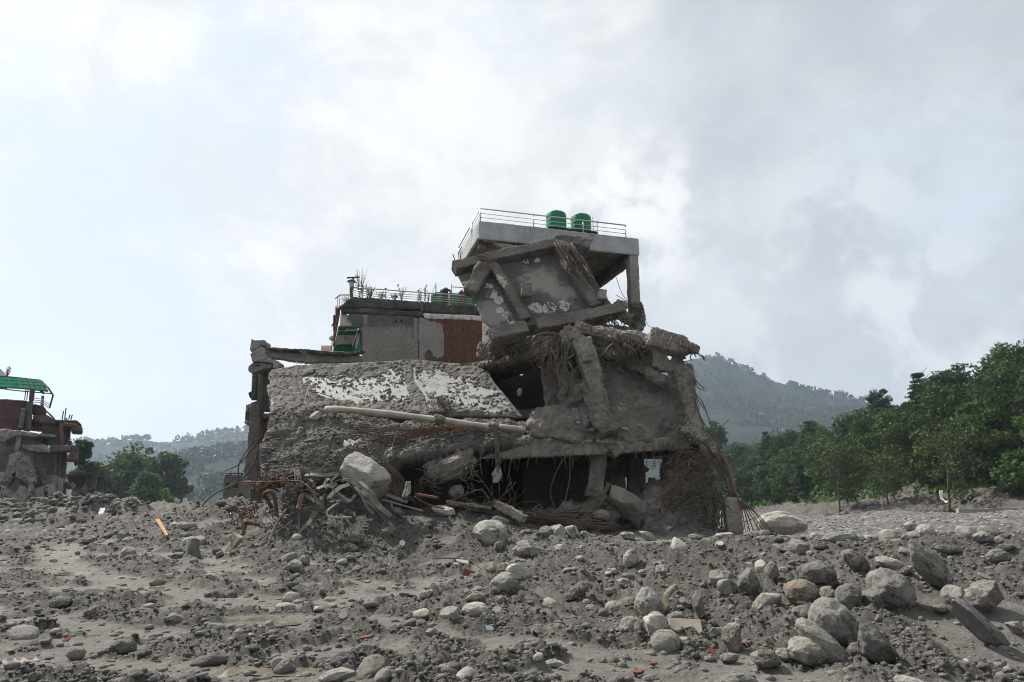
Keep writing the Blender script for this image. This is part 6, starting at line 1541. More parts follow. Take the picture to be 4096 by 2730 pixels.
def trunk_mesh(seed, H, r0, lean=(0, 0), limbs=5, fork=0.4, spread=2.0):
    rr = random.Random(seed); mb = MB()
    pts = [Vector((lean[0] * t * H + rr.uniform(-.12, .12) * t * 2, lean[1] * t * H + rr.uniform(-.12, .12) * t * 2, H * t)) for t in np.linspace(0, 1, 8)]
    pts[0].z = -0.6
    mb.tube(pts, [r0 * (1.35 if i == 0 else 1 - 0.11 * i) for i in range(8)], 7)
    for k in range(limbs):
        t = fork + (0.95 - fork) * k / max(1, limbs - 1); i = min(int(t * 7), 6); s = pts[i].lerp(pts[i + 1], t * 7 - i)
        a = rr.uniform(0, 6.28); e = s + Vector((math.cos(a) * spread, math.sin(a) * spread, H * 0.22)) * rr.uniform(.6, 1.1)
        mb.tube([s, s.lerp(e, .5) + Vector((0, 0, .2)), e], [r0 * .4, r0 * .28, r0 * .1], 5)
    return mb.mesh('trunk', True)
KINDS = []
for s in range(5): KINDS.append((crown_mesh(20 + s, 9.5 + s * .7, 3.4 + 0.25 * s, 1.6, 50, 105, 0.25), trunk_mesh(s, 8, 0.20), 'leaf'))
for s in range(3): KINDS.append((crown_mesh(40 + s, 8.5 + s * .6, 3.0, 2.0, 38, 100, 0.24, open_=.3), trunk_mesh(30 + s, 7.5, 0.16), 'leaf_bright'))
for s in range(2): KINDS.append((crown_mesh(60 + s, 10.5, 3.2, 2.0, 70, 60, 0.25, layered=True), trunk_mesh(50 + s, 10, 0.2), 'leaf'))
FOOT = [(crown_mesh(80 + s, 11.0, 3.9, 2.6, 40, 30, 0.23, top=.75), trunk_mesh(70 + s, 9.5, 0.17, (0.03, 0), 9, .22, 3.0), 'leaf_dry') for s in range(3)]
def tree(loc, kind, label, group, sc=1.0, rz=0.0, mat_=None, cat='tree', name='tree', tilt=0.0):
    t = bpy.data.objects.new(name, None); COL.objects.link(t); t.empty_display_size = .3
    t.location = loc; t.scale = (sc, sc, sc); t.rotation_euler = (0, tilt, rz); tag(t, label, cat, group)
    for nm, me, mt in (('crown', kind[0], mat_ or kind[2]), ('trunk', kind[1], 'bark')):
        if not len(me.materials): me.materials.append(M[mt])
        o = bpy.data.objects.new(nm, me); COL.objects.link(o); o.parent = t
        if me.materials[0] != M[mt]:
            o.material_slots[0].link = 'OBJECT'; o.material_slots[0].material = M[mt]
    return t
rt_ = random.Random(77)
pts_ = []
def zslope(x, y): return float(slope_z(np.array([x]), np.array([y]))[0] + 0.3)
n_try = 0
while len(pts_) < 230 and n_try < 30000:
    n_try += 1
    y = 66 + 250 * rt_.random() ** 1.15; x = 59.5 + 38 * rt_.random() ** 1.2
    if y < 80 and x < 66: continue
    md = 4.3 + (y - 70) * 0.012
    if x / y > 0.95: continue
    if all((x - a) ** 2 + ((y - b) * .8) ** 2 > md * md for a, b in pts_): pts_.append((x, y))
pts_.sort(key=lambda q: q[1])
for i, (x, y) in enumerate(pts_):
    k = rt_.choice([0, 1, 2, 3, 4, 0, 1, 2, 3, 4, 5, 6, 7, 8])
    part_ = ('high on the wooded slope' if x > 83 else 'midway up the wooded slope' if x > 69 else 'low on the wooded slope') + (' near the right edge' if y < 105 else ' in its middle' if y < 165 else ' towards its far end')
    kn = 'dark green broadleaf tree' if k < 5 else 'brighter leafy tree' if k < 8 else 'tall tiered tree'
    tree((x, y, zslope(x, y) - 0.3), KINDS[k], f'{kn} {part_}', f'{kn}s {part_}', rt_.uniform(.8, 1.22), rt_.uniform(0, 6.28))
# skyline trees that stand out
for (x, y, Y, kind, sc, lb, mt) in ((1375, 400, 138, KINDS[1], .62, 'round-headed tree alone on the skyline, leftmost above the wooded slope', None), (1650, 335, 128, KINDS[8], 1.05, 'tall tiered conifer-like tree on the skyline of the wooded slope', None), (1800, 300, 122, KINDS[3], .75, 'small round tree on the skyline between the tiered tree and the feathery one', None), (1890, 290, 120, KINDS[2], 1.0, 'feathery tree on the skyline just right of the tiered tree', None),
        (2150, 215, 112, KINDS[0], .8, 'dark tree on the skyline near the right edge', None), (2290, 200, 108, KINDS[4], 1.0, 'tallest dark tree on the skyline at the right edge', None), (615, 690, 200, KINDS[8], .9, 'broad tiered tree at the hazy left end of the wood, above its neighbours', None), (240, 640, 230, KINDS[2], 1.15, 'tree showing just beside the ruin, left end of the wood', None), (330, 800, 220, KINDS[0], 1.0, 'dark tree low beside the ruin, left end of the wood', None), (900, 620, 170, KINDS[8], .8, 'flat-topped tree jutting left from the wooded slope', None),
        (2330, 800, 80, KINDS[5], .9, 'bright green bush-like tree at the right edge of the wood', 'leaf_bright')):
    q = p('E', x, y, Y); tree(q - Vector((0, 0, 8.0 * sc)), kind, lb, None, sc, x * .37, mt)
# trees standing on the bank at the foot of the wood
for (x, y, Y, hh, kind, tl, lb) in ((1112, 1205, 97, 440, FOOT[0], -.10, 'thin leaning tree with sparse yellowish leaves on the gravel bank, left of a pair'), (1175, 1195, 99, 290, FOOT[1], .02, 'slim young tree close beside the thin leaning one on the gravel bank'), (1440, 1160, 95, 400, FOOT[2], -.06, 'yellowish tree with bare lower trunk in the middle of the gravel bank'), (1490, 1150, 97, 330, FOOT[1], -.04, 'second trunk close behind the yellowish tree mid bank'),
        (1850, 1195, 87, 560, FOOT[0], -.14, 'tall tree leaning left over the bank beside the white sheet'), (1960, 1120, 93, 430, FOOT[2], .03, 'dusty tree behind the leaning one, right of the white sheet'), (2010, 1110, 95, 400, FOOT[1], -.03, 'slender tree on the bank just left of the bare mud slope')):
    q = p('E', x, y, Y); tree(q, kind, lb, None, px('E', hh, Y) / 10.5, x * .11, None, tilt=tl)

# undergrowth covering the slope, one mass
def undergrowth():
    r_ = np.random.RandomState(5); n = 52000
    Y = 72 + 270 * r_.rand(n) ** 1.35; X = 56.3 + 43 * r_.rand(n)
    ok = ~((Y < 88) & (X < 64 + r_.rand(n) * 3)); X, Y = X[ok], Y[ok]; n = len(X)
    cl = fbm(np.stack([X * .35, Y * .35, X * 0], -1), 3)
    Z = slope_z(X, Y) + 0.3 + np.clip(1.3 + 1.6 * cl, 0.2, 4) * r_.rand(n) ** .6
    P = np.stack([X, Y, Z], -1); nn = r_.normal(size=(n, 3)); nn[:, 2] += 0.7; nn[:, 0] -= .5; nn /= np.linalg.norm(nn, axis=1)[:, None]
    a = np.cross(nn, r_.normal(size=(n, 3))); a /= np.linalg.norm(a, axis=1)[:, None]; b = np.cross(nn, a); s = (0.32 * (0.6 + r_.rand(n)))[:, None] * (1 + (Y - 70) / 200)[:, None]
    V = np.stack([P - a * s, P - b * s * .6, P + a * s, P + b * s * .6], 1).reshape(-1, 3)
    me = mesh_np('undergrowth', V, np.arange(len(V)).reshape(-1, 4), False)
    at = me.attributes.new('tone', 'FLOAT', 'POINT'); at.data.foreach_set('value', np.repeat(np.clip(.5 + .5 * cl + .2 * r_.normal(size=n), 0, 1), 4).astype(np.float32))
    o = link('undergrowth', me, M['leaf_bright']); tag(o, 'tangled green undergrowth covering the slope between the trees', 'undergrowth', None, 'stuff')
undergrowth()

# far woodland on the hills
def far_wood(name, bands, label):
    r_ = np.random.RandomState(8); VV_, TT_ = [], []
    for (X, Y, Z), n, size, lo, hi in bands:
        nr, na = X.shape
        i = (lo + (hi - lo) * r_.rand(n)) * (nr - 1); i = i.astype(int); j = (r_.rand(n) * (na - 1)).astype(int)
        den = fbm(np.stack([X[i, j] * .008, Y[i, j] * .008, X[i, j] * 0], -1), 3)
        k = den > -0.25; i, j = i[k], j[k]; n = len(i)
        c = np.stack([X[i, j], Y[i, j], Z[i, j]], -1) + r_.normal(size=(n, 3)) * np.array([4, 4, .4]); s = size * (.6 + .8 * r_.rand(n))
        m = 9
        d = r_.normal(size=(n, m, 3)); d /= np.linalg.norm(d, axis=2)[..., None]
        P = c[:, None] + d * s[:, None, None] * np.array([.55, .55, .75]) * .75 + np.array([0, 0, 1.0]) * s[:, None, None] * .9
        nn = d + .6 * r_.normal(size=d.shape); nn /= np.linalg.norm(nn, axis=2)[..., None]
        a = np.cross(nn, r_.normal(size=d.shape)); a /= np.linalg.norm(a, axis=2)[..., None]; b = np.cross(nn, a); q = (s * .5)[:, None, None]
        VV_.append(np.stack([P - a * q, P - b * q * .7, P + a * q, P + b * q * .7], 2).reshape(-1, 3)); TT_.append(np.repeat(np.clip(.3 + .25 * r_.normal(size=n * m), 0, 1), 4))
    V = np.concatenate(VV_); me = mesh_np(name, V, np.arange(len(V)).reshape(-1, 4), False)
    at = me.attributes.new('tone', 'FLOAT', 'POINT'); at.data.foreach_set('value', np.concatenate(TT_).astype(np.float32))
    tag(link(name, me, M['leaf_far']), label, 'woodland', None, 'stuff')
far_wood('far_woodland', [(RH, 8500, 4.2, .1, .98), (RH, 420, 5.5, .85, .91), (LH, 1300, 6.5, .5, .95), (LH, 330, 7, .86, .91), (LN, 4600, 3.4, .1, .95), (LN, 200, 4.2, .85, .91)], 'distant forest on the hazy hills')
tag(solid('mast', MB().bar(p('D', 1089, 712, 2050), p('D', 1089, 676, 2050), 2.2, 2.2, (0, 1, 0)), M['iron'], None), 'faint radio mast on the crest of the blue left hill', 'mast')

# trees on the left, behind the houses
def big(fr, x0, x1, yt, yb, Y, seed, mat_, label, leaf=.4, clumps=70, per=70, top=.9):
    q = p(fr, (x0 + x1) / 2, yb, Y); H = px(fr, yb - yt, Y); W = px(fr, x1 - x0, Y) / 2
    return tree(q, (crown_mesh(seed, H, W, H * .12, clumps, per, leaf, top), trunk_mesh(seed, H * .8, H * .03, (0, 0), 6, .3, W * .5), mat_), label, None, 1.0, 0.0, mat_)
big('D', 880, 1180, 745, 1230, 175, 101, 'leaf', 'large spreading tree with an open dark crown behind the left houses', .45, 60)
big('D', 1130, 1410, 800, 1230, 180, 102, 'leaf', 'large dark tree right of the spreading one, above the white house', .45, 60)
big('D', 700, 1130, 840, 1240, 165, 103, 'leaf', 'wide dome-shaped dark tree in front of the spreading one at left', .45, 90)
big('D', 560, 760, 890, 1150, 120, 104, 'leaf', 'dark bushy tree behind the weedy-roofed small house', .35, 50)
big('D', 1030, 1225, 980, 1290, 140, 105, 'leaf_fresh', 'bright green bushy tree in front of the dark ones at left', .26, 80)
big('D', 965, 1080, 1110, 1300, 138, 106, 'leaf_fresh', 'smaller bright green bush at the left foot of the bright tree', .24, 36)
big('D', 1180, 1330, 1110, 1300, 150, 107, 'leaf_fresh', 'light green bush right of the bright tree, beside the white house', .26, 46)
big('D', 1255, 1355, 1180, 1300, 145, 108, 'leaf', 'dark green bush immediately left of the white house', .26, 30)
big('D', 1420, 1550, 1200, 1290, 200, 109, 'leaf', 'low dark tree right of the white house', .35, 30)
big('D', 1350, 1490, 1010, 1180, 185, 110, 'leaf', 'drooping bough of a dark tree above the white house', .4, 26)
big('J', 690, 840, 735, 1010, 90, 111, 'leaf', 'dark tree behind the balcony of the left ruined house', .28, 40)
# plants
def weed(fr, x, y, yt, Y, label, kind='stalk', n=16, m='leaf_dry', w=.12, cat='weed', grp=None):
    c = p(fr, x, y, Y); H = px(fr, y - yt, Y); t = empty('roof_weed', c, label, cat, grp); mb = MB(); lf = MB()
    for k in range(n):
        a = rnd.uniform(0, 6.28); sp = rnd.uniform(0.02, w) * H * 2; hh = H * (rnd.uniform(.45, 1) if k else 1)
        b = c + Vector((rnd.uniform(-.05, .05), rnd.uniform(-.05, .05), -.05)); e = c + Vector((math.cos(a) * sp, math.sin(a) * sp * .5, hh)); mid = b.lerp(e, .5) + Vector((0, 0, hh * .06))
        mb.tube([b, mid, e], [.012, .010, .006], 4)
        for j in range(10 if kind == 'leafy' else 6):
            s = b.lerp(e, rnd.uniform(.25, 1) if kind == 'leafy' else rnd.uniform(.55, 1)); d = rv(1).normalized(); u = d.orthogonal(); ll = rnd.uniform(.06, .14) * (.75 if kind == 'leafy' else .45)
            lf.add([s, s + d * ll * .5 + u * ll * .28, s + d * ll, s + d * ll * .5 - u * ll * .28], [(0, 1, 2, 3)])
    link('stem', mb.mesh('stem'), M['root'], t); link('leaves', lf.mesh('leaves'), M[m], t)
weed('I', 590, 425, 40, 35.7, 'tallest dry feathery weed on the brick building roof, by the T-shaped pole', 'stalk', 22, 'leaf_dry', .14)
weed('I', 690, 435, 230, 35.8, 'dry grassy weed right of the tallest one on the roof', 'stalk', 14, 'leaf_dry', .15)
weed('I', 620, 430, 215, 35.6, 'leafy green plant climbing the rail beside the T-shaped pole', 'leafy', 8, 'leaf', .10)
weed('I', 720, 445, 290, 35.9, 'bushy green plant on the roof just right of the climbing one', 'leafy', 14, 'leaf', .25)
weed('I', 860, 455, 360, 36, 'low leafy plant on the roof behind the first round-topped rail post', 'leafy', 12, 'leaf_bright', .4)
weed('I', 1030, 462, 395, 36.2, 'low leafy plant on the roof between the first and second rail posts', 'leafy', 12, 'leaf_bright', .5)
weed('I', 1120, 465, 265, 36.3, 'feathery green weed leaning right in the middle of the roof rail', 'leafy', 9, 'leaf_bright', .16)
weed('I', 1350, 485, 310, 36.6, 'short thin weed left of the slim one near the green shelter', 'leafy', 5, 'leaf_bright', .08); weed('I', 1415, 485, 262, 36.7, 'slim upright weed on the roof near the green shelter', 'leafy', 5, 'leaf_bright', .05); weed('I', 1455, 490, 340, 36.7, 'small weed right of the slim one near the green shelter', 'leafy', 4, 'leaf_bright', .08)
weed('I', 450, 540, 430, 35.1, 'tuft of drooping grass on the left corner of the mossy parapet', 'stalk', 30, 'leaf_bright', .5)
weed('J', 70, 132, 30, 62, 'potted plant on top of the left ruined house', 'leafy', 16, 'leaf', .2, 'plant')
weed('J', 735, 1090, 1030, 67.5, 'bright weeds growing over the roof of the small house', 'leafy', 40, 'leaf_bright', 1.3)
weed('J', 640, 555, 535, 62.5, 'thin grass on the flat roof of the left ruined house', 'stalk', 16, 'leaf_bright', .8)

# across the river: wall, white sheet, big boulder comes with the stones
cw = empty('concrete_wall', p('E', 2130, 1185, 80), 'long low pale concrete wall on the gravel bank at the right edge', 'wall')
for x0, x1 in ((1912, 2103), (2108, 2330), (2335, 2600)):
    solid('wall_section', MB().prism([p('E', x0, 1154 - (x0 - 1912) * .012, 76 - (x0 - 1912) * .004), p('E', x1, 1156 - (x1 - 1912) * .012, 76 - (x1 - 1912) * .004), p('E', x1, 1182 - (x1 - 1912) * .022, 76 - (x1 - 1912) * .004), p('E', x0, 1187 - (x0 - 1912) * .022, 76 - (x0 - 1912) * .004)], (0, 0.5, 0)), M['concrete'], cw, bevel=0.02)
G = loft([[p('E', 1780, 1035, 89.5), p('E', 1805, 1032, 89.5)], [p('E', 1785, 1060, 89), p('E', 1808, 1065, 89)], [p('E', 1790, 1090, 88.5), p('E', 1815, 1092, 88.5)], [p('E', 1815, 1104, 88), p('E', 1850, 1100, 88.2)], [p('E', 1835, 1108, 87.6), p('E', 1868, 1098, 88)]], 10, 26)
G = G + (0.18 * fbm(G.reshape(-1, 3) * 1.3, 3)).reshape(26, 10, 1)
tag(link('plastic_sheet', thick_grid('plastic_sheet', G, grid_normals(G), .03), M['white']), 'white plastic sheet draped down the bank beside the leaning tree', 'sheet')
tag(solid('plastic_scrap', MB().prism([p('E', 1908, 1062, 92), p('E', 1925, 1063, 92), p('E', 1922, 1070, 92), p('E', 1910, 1069, 92)], (0, .2, 0)), M['white'], None), 'small white scrap on the bank right of the white sheet', 'scrap')
# ------------------------------------------------------------------ stones
def rock_mesh(seed, style='round', sub=5):
    rr = np.random.RandomState(seed)
    bm = bmesh.new(); bmesh.ops.create_icosphere(bm, subdivisions=sub, radius=1.0)
    me = bpy.data.meshes.new('rock'); bm.to_mesh(me); bm.free()
    V = getV(me)
    n, lo, hi, soft, am = {'round': (6, .78, .98, .35, .06), 'angular': (13, .55, .9, .05, .05), 'block': (10, .5, .8, .06, .05), 'blunt': (9, .66, .95, .18, .07)}[style]
    V = V + V * (0.14 * fbm(V * 0.9 + seed * 3.3, 2))[:, None]
    for k in range(n):
        d = rr.normal(size=3); d /= np.linalg.norm(d); o = rr.uniform(lo, hi)
        s = V @ d - o
        cut = np.where(s > 0, s - soft * (1 - np.exp(-s / max(soft, 1e-3))) * .6, 0)
        V = V - d[None] * cut[:, None]
    V = V + V * (am * fbm(V * 2.2 + seed, 3) + 0.030 * fbm(V * 7 + seed, 4))[:, None]
    V = V - V * (0.05 * np.abs(perlin(V * np.array([1.2, 1.2, 5]) + seed)))[:, None]
    ext = np.abs(V).max(0); V = V / ext
    setV(me, V); me.polygons.foreach_set('use_smooth', np.full(len(me.polygons), True))
    return me
RM = {}
for st_, n in (('round', 8), ('angular', 9), ('blunt', 9), ('block', 6)):
    RM[st_] = [rock_mesh(100 + 31 * i + len(st_) * 7, st_) for i in range(n)]
_used = {}
def put_rock(loc, dims, tilt, style, mat_, label, group=None, cat='rock', name='rock', rz=None, seed=None):
    k = _used.get(style, 0); _used[style] = k + 1
    me = RM[style][k % len(RM[style])]
    o = bpy.data.objects.new(name, me); COL.objects.link(o)
    if not len(me.materials): me.materials.append(M['rock'])
    o.material_slots[0].link = 'OBJECT'; o.material_slots[0].material = M[mat_]
    o.scale = (dims[0], dims[1], dims[2])
    sp = rz if rz is not None else rnd.uniform(-.35, .35)
    o.rotation_euler = (Matrix.Rotation(tilt, 4, 'Y') @ Matrix.Rotation(sp, 4, 'Z')).to_euler()
    o.location = loc
    tag(o, label, cat, group)
    return o
def R_(fr, cx, cy, w, h, ang, style, mat_, label, group=None, dep=None, Y=None, sink=0.12):
    """stone whose outline is centred at cx, cy, w by h grid units, long axis turned ang degrees clockwise"""
    a = R(ang); seat = Y is None and w < 350
    drop = math.sqrt((w / 2 * math.sin(a)) ** 2 + (h / 2 * math.cos(a)) ** 2)
    if Y is None: q = hit(fr, cx, cy + drop * 0.84, .05); Y = q.y
    c = p(fr, cx, cy, Y); W, H = px(fr, w, Y) / 2, px(fr, h, Y) / 2
    D = dep if dep else (min(W, H) * 0.95 + max(W, H) * .1)
    c.y += D * 0.35
    if seat: c.z = min(c.z, float(gz(c.x, c.y)[0]) + px(fr, drop, Y) * .86)
    return put_rock(c, (W, D, H), a, style, mat_, label, group)
rocks = [
 # right-hand heap, largest first
 ('H', 1180, 870, 330, 250, 42, 'round', 'rock', 'largest speckled boulder in the front pile at right, lying over the others'),
 ('H', 1010, 1040, 250, 165, 4, 'round', 'rock', 'smooth oval pale-grey boulder at the front of the pile at right'),
 ('H', 1100, 990, 360, 150, 40, 'blunt', 'rock', 'long boulder squeezed between the oval one and the largest one'),
 ('H', 1450, 1020, 340, 190, 40, 'angular', 'rock_mud', 'wedge-shaped dark boulder leaning at the right end of the front pile'),
 ('H', 1345, 1055, 160, 130, 25, 'blunt', 'rock_mud', 'small muddy boulder tucked under the largest one in the front pile'),
 ('H', 968, 672, 205, 165, 12, 'round', 'rock_tan', 'smooth tan boulder above the front pile'),
 ('H', 1080, 560, 255, 180, 10, 'blunt', 'rock_mud', 'muddy layered boulder touching the tan one from above'),
 ('H', 1265, 705, 150, 190, 10, 'blunt', 'rock_dark', 'dark upright boulder right of the tan one'),
 ('H', 1135, 690, 120, 120, 0, 'blunt', 'rock_dark', 'dark boulder in the gap behind the tan one'),
 ('H', 1410, 700, 140, 160, 30, 'angular', 'rock_dark', 'dark boulder under the left side of the big mud-topped boulder'),
 ('H', 1545, 650, 290, 230, 40, 'blunt', 'rock', 'big boulder with mud on its top, middle of the right heap'),
 ('H', 1780, 500, 420, 150, 50, 'blunt', 'rock', 'very long smooth column-shaped boulder slanting down to the right'),
 ('H', 1925, 690, 130, 130, 40, 'angular', 'rock', 'blocky boulder at the lower end of the long slanting one'),
 ('H', 2110, 690, 300, 170, -20, 'angular', 'rock_mud', 'wide flat-topped boulder right of the blocky one'),
 ('H', 2090, 860, 430, 150, 38, 'block', 'rock', 'long slab-like striped boulder slanting down at the right edge'),
 ('H', 2310, 885, 110, 80, 10, 'angular', 'rock_pale', 'pale angular stone at the right edge below the striped slab'),
 ('H', 970, 795, 135, 85, 0, 'blunt', 'rock', 'flat stone just below the tan boulder'),
 ('H', 735, 720, 200, 100, -28, 'block', 'rock', 'flat blocky slab tilted up to the right, left of the tan boulder'),
 ('H', 452, 558, 145, 110, 6, 'angular', 'rock', 'left of two neighbouring angular stones on the heap, upper one'),
 ('H', 500, 640, 150, 110, 12, 'angular', 'rock', 'angular stone right below its twin on the heap'),
 ('H', 632, 610, 130, 200, 10, 'angular', 'rock', 'tall two-faced angular stone standing on the heap'),
 ('H', 700, 505, 70, 90, 15, 'angular', 'rock_pale', 'thin pale upright stone above the two-faced one'),
 ('H', 770, 535, 85, 130, 5, 'blunt', 'rock_mud', 'muddy oval stone standing right of the thin pale one'),
 ('H', 843, 522, 60, 42, 10, 'round', 'rock_pale', 'small pale cobble right of the muddy oval one'),
 ('H', 950, 380, 140, 95, 10, 'angular', 'rock', 'blue-grey angular boulder on the crest of the heap'),
 ('H', 1195, 320, 205, 75, -8, 'round', 'rock_pale', 'long low pale boulder lying on the flat shelf'),
 ('H', 1310, 470, 190, 110, 40, 'round', 'rock_mud', 'rounded boulder slanting out of the mud left of the long column-shaped one'),
 ('H', 1510, 455, 155, 75, 10, 'blunt', 'rock_pale', 'pale oval boulder left of the head of the long column-shaped one'),
 ('H', 1650, 250, 95, 65, 5, 'round', 'rock', 'round grey boulder on the skyline of the shelf at right'),
 ('H', 1750, 282, 115, 95, 25, 'blunt', 'rock_pale', 'pale boulder leaning against the round grey one on the shelf'),
 ('H', 1830, 285, 85, 45, 15, 'round', 'rock_pale', 'low pale stone right of the leaning one on the shelf'),
 ('H', 1990, 290, 160, 50, 5, 'block', 'rock', 'flat layered boulder at the back of the shelf at right'),
 ('H', 2115, 320, 160, 80, 5, 'blunt', 'rock_pale', 'wide pale boulder at the back of the shelf near the right edge'),
 ('H', 2250, 320, 120, 55, -8, 'blunt', 'rock', 'low boulder at the right edge of the shelf'),
 ('H', 2210, 430, 180, 95, 3, 'blunt', 'rock', 'broad boulder half sunk near the right edge'),
 ('H', 1890, 395, 180, 60, 8, 'blunt', 'rock_dark', 'dark slab-like boulder behind the head of the long slanting one'),
 ('H', 2050, 585, 75, 50, 5, 'angular', 'rock_mud', 'brownish stone above the wide flat-topped boulder'),
 ('H', 530, 930, 120, 190, 4, 'block', 'rock', 'tall squarish block standing in the mud left of the front pile'),
 ('H', 735, 1080, 175, 115, 8, 'blunt', 'rock_mud', 'low muddy boulder left of the smooth oval one'),
 ('H', 850, 1060, 100, 80, 10, 'blunt', 'rock_mud', 'small boulder between the low muddy one and the oval one'),
 ('H', 45, 865, 125, 140, 15, 'angular', 'rock_pale', 'pale boulder at the foot of the heap beside the thin board'),
 ('H', 170, 805, 110, 70, 0, 'blunt', 'rock', 'flat stone above the thin board'),
 ('H', 310, 740, 65, 170, -8, 'angular', 'rock_dark', 'narrow upright shard of dark stone right of the thin board'),
 ('H', 80, 490, 80, 60, 10, 'angular', 'rock_pale', 'pale angular stone on top of a darker one at the left of the heap'),
 ('H', 85, 535, 90, 90, 5, 'angular', 'rock', 'darker angular stone below a pale one at the left of the heap'),
 ('H', 500, 1045, 115, 55, -8, 'blunt', 'rock', 'flat stone at the foot of the tall squarish block'),
 ('H', 410, 890, 55, 48, 0, 'angular', 'rock', 'small angular stone left of the tall squarish block'),
 ('H', 400, 825, 60, 55, 20, 'angular', 'rock', 'small wedge of stone above the tall squarish block'),
 ('H', 560, 1190, 240, 90, 0, 'blunt', 'rock', 'broad low boulder cut off by the bottom edge, centre right'),
 ('H', 1650, 1205, 190, 80, 10, 'round', 'rock_pale', 'cream-white rounded boulder at the bottom edge, right'),
 ('H', 2000, 1105, 42, 50, 10, 'round', 'rock_pale', 'small pale stone alone in the mud at lower right'),
 ('H', 1840, 760, 120, 55, 10, 'blunt', 'rock_mud', 'low muddy stone left of the striped slab'),
 # G: centre
 ('G', 1110, 310, 235, 180, 12, 'blunt', 'rock_pale', 'large pale creased boulder on the mound in front of the cave mouth'),
 ('G', 1335, 365, 100, 55, -5, 'round', 'rock_pale', 'pale rounded stone on top of a pile, right of the large creased boulder'),
 ('G', 1380, 435, 235, 110, 5, 'blunt', 'rock', 'wide grey boulder under the pale rounded stone'),
 ('G', 1490, 305, 100, 85, 5, 'angular', 'rock', 'angular stone at the left end of the row by the cave mouth'),
 ('G', 1572, 300, 100, 105, -30, 'angular', 'rock_pale', 'pointed pale stone in the row by the cave mouth'),
 ('G', 1660, 300, 110, 90, 30, 'angular', 'rock_pale', 'flat-faced pale stone right of the pointed one by the cave mouth'),
 ('G', 1755, 310, 90, 55, 35, 'blunt', 'rock_mud', 'muddy stone at the right end of the row by the cave mouth'),
 ('G', 1590, 390, 90, 60, 10, 'angular', 'rock_pale', 'small pale stone below the row by the cave mouth'),
 ('G', 2040, 315, 105, 60, 15, 'angular', 'rock_pale', 'pale stone beside the broken red brick at the shelf edge'),
 ('G', 2165, 315, 115, 55, 20, 'angular', 'rock_pale', 'pale flat stone right of the one beside the red brick'),
 ('G', 1170, 400, 80, 70, -30, 'blunt', 'rock_mud', 'small muddy stone below the large creased boulder'),
 ('G', 1120, 545, 80, 70, 5, 'blunt', 'rock', 'rough stone at the upper left of the central pile'),
 ('G', 1190, 545, 70, 85, 10, 'angular', 'rock', 'smooth-faced stone in the central pile, beside the rough one'),
 ('G', 1295, 545, 165, 110, 10, 'angular', 'rock_pale', 'large angular pale boulder at the top of the central pile'),
 ('G', 1195, 660, 190, 145, -25, 'round', 'rock', 'big smooth boulder in the middle of the central pile'),
 ('G', 1260, 690, 165, 80, -10, 'blunt', 'rock_mud', 'muddy flat boulder lying against the big smooth one'),
 ('G', 1030, 590, 80, 50, 5, 'round', 'rock', 'rounded stone left in the central pile, below the red brick'),
 ('G', 1030, 645, 70, 55, 5, 'blunt', 'rock_mud', 'muddy stone under the rounded one in the central pile'),
 ('G', 1025, 745, 155, 90, -8, 'angular', 'rock', 'squat angular boulder at the lower left of the central pile'),
 ('G', 1035, 690, 80, 50, 0, 'blunt', 'rock', 'small stone on top of the squat angular boulder'),
 ('G', 845, 860, 140, 105, 3, 'angular', 'rock', 'blocky grey boulder, left of two at the foot of the central pile'),
 ('G', 1015, 828, 180, 95, 3, 'round', 'rock_pale', 'smooth pale oval boulder, right of the blocky one'),
 ('G', 1180, 755, 60, 50, -20, 'angular', 'rock_tan', 'small yellowish stone under the muddy flat boulder'),
 ('G', 668, 720, 75, 65, 0, 'round', 'rock', 'round stone standing alone left of the central pile'),
 ('G', 720, 970, 90, 65, 10, 'angular', 'rock', 'angular stone in the tyre track at centre'),
 ('G', 845, 978, 90, 38, 8, 'blunt', 'rock', 'flat stone right of the angular one in the tyre track'),
 ('G', 560, 705, 125, 34, 3, 'block', 'rock_mud', 'long thin slab of stone left of the round one'),
 ('G', 215, 535, 75, 48, -15, 'angular', 'rock_pale', 'pale angular stone at the foot of the mound, left of centre'),
 ('G', 380, 565, 70, 36, 0, 'blunt', 'rock', 'low grey stone at the foot of the mound'),
 ('G', 290, 610, 65, 18, -5, 'block', 'rock_pale', 'thin pale slab of stone on the mud left of centre'),
 ('G', 1455, 935, 115, 95, 20, 'block', 'rock_dark', 'dark square boulder at the foot of the heap, centre'),
 ('G', 1575, 935, 80, 85, 35, 'angular', 'rock_dark', 'dark tilted stone right of the dark square one'),
 ('G', 1655, 960, 70, 55, 10, 'blunt', 'rock_mud', 'muddy stone right of the two dark ones'),
 ('G', 1790, 815, 75, 45, 5, 'round', 'rock', 'oval cobble on the front of the heap'),
 ('G', 1760, 775, 50, 42, 5, 'round', 'rock', 'small round stone just above the oval cobble'),
 ('G', 1700, 700, 200, 80, -35, 'blunt', 'rock_mud', 'mud-covered ridge of stone slanting up the heap'),
 ('G', 2015, 635, 100, 65, 10, 'blunt', 'rock', 'stone with a flat top in the middle of the heap'),
 ('G', 2040, 598, 95, 35, 5, 'round', 'rock', 'flat oval stone just above the flat-topped one'),
 ('G', 2060, 470, 100, 125, 20, 'blunt', 'rock', 'upright blue-grey boulder high on the heap'),
 ('G', 2135, 555, 55, 45, 0, 'round', 'rock_pale', 'pale round stone, left of two close together on the heap'),
 ('G', 2197, 552, 55, 38, 0, 'round', 'rock_tan', 'small tan egg-shaped stone right of the pale round one'),
 ('G', 1945, 885, 75, 40, -8, 'blunt', 'rock_dark', 'dark flat stone below the middle of the heap'),
 ('G', 2180, 790, 175, 200, 28, 'blunt', 'rock_pale', 'big pale boulder above two others beside the gold scraps'),
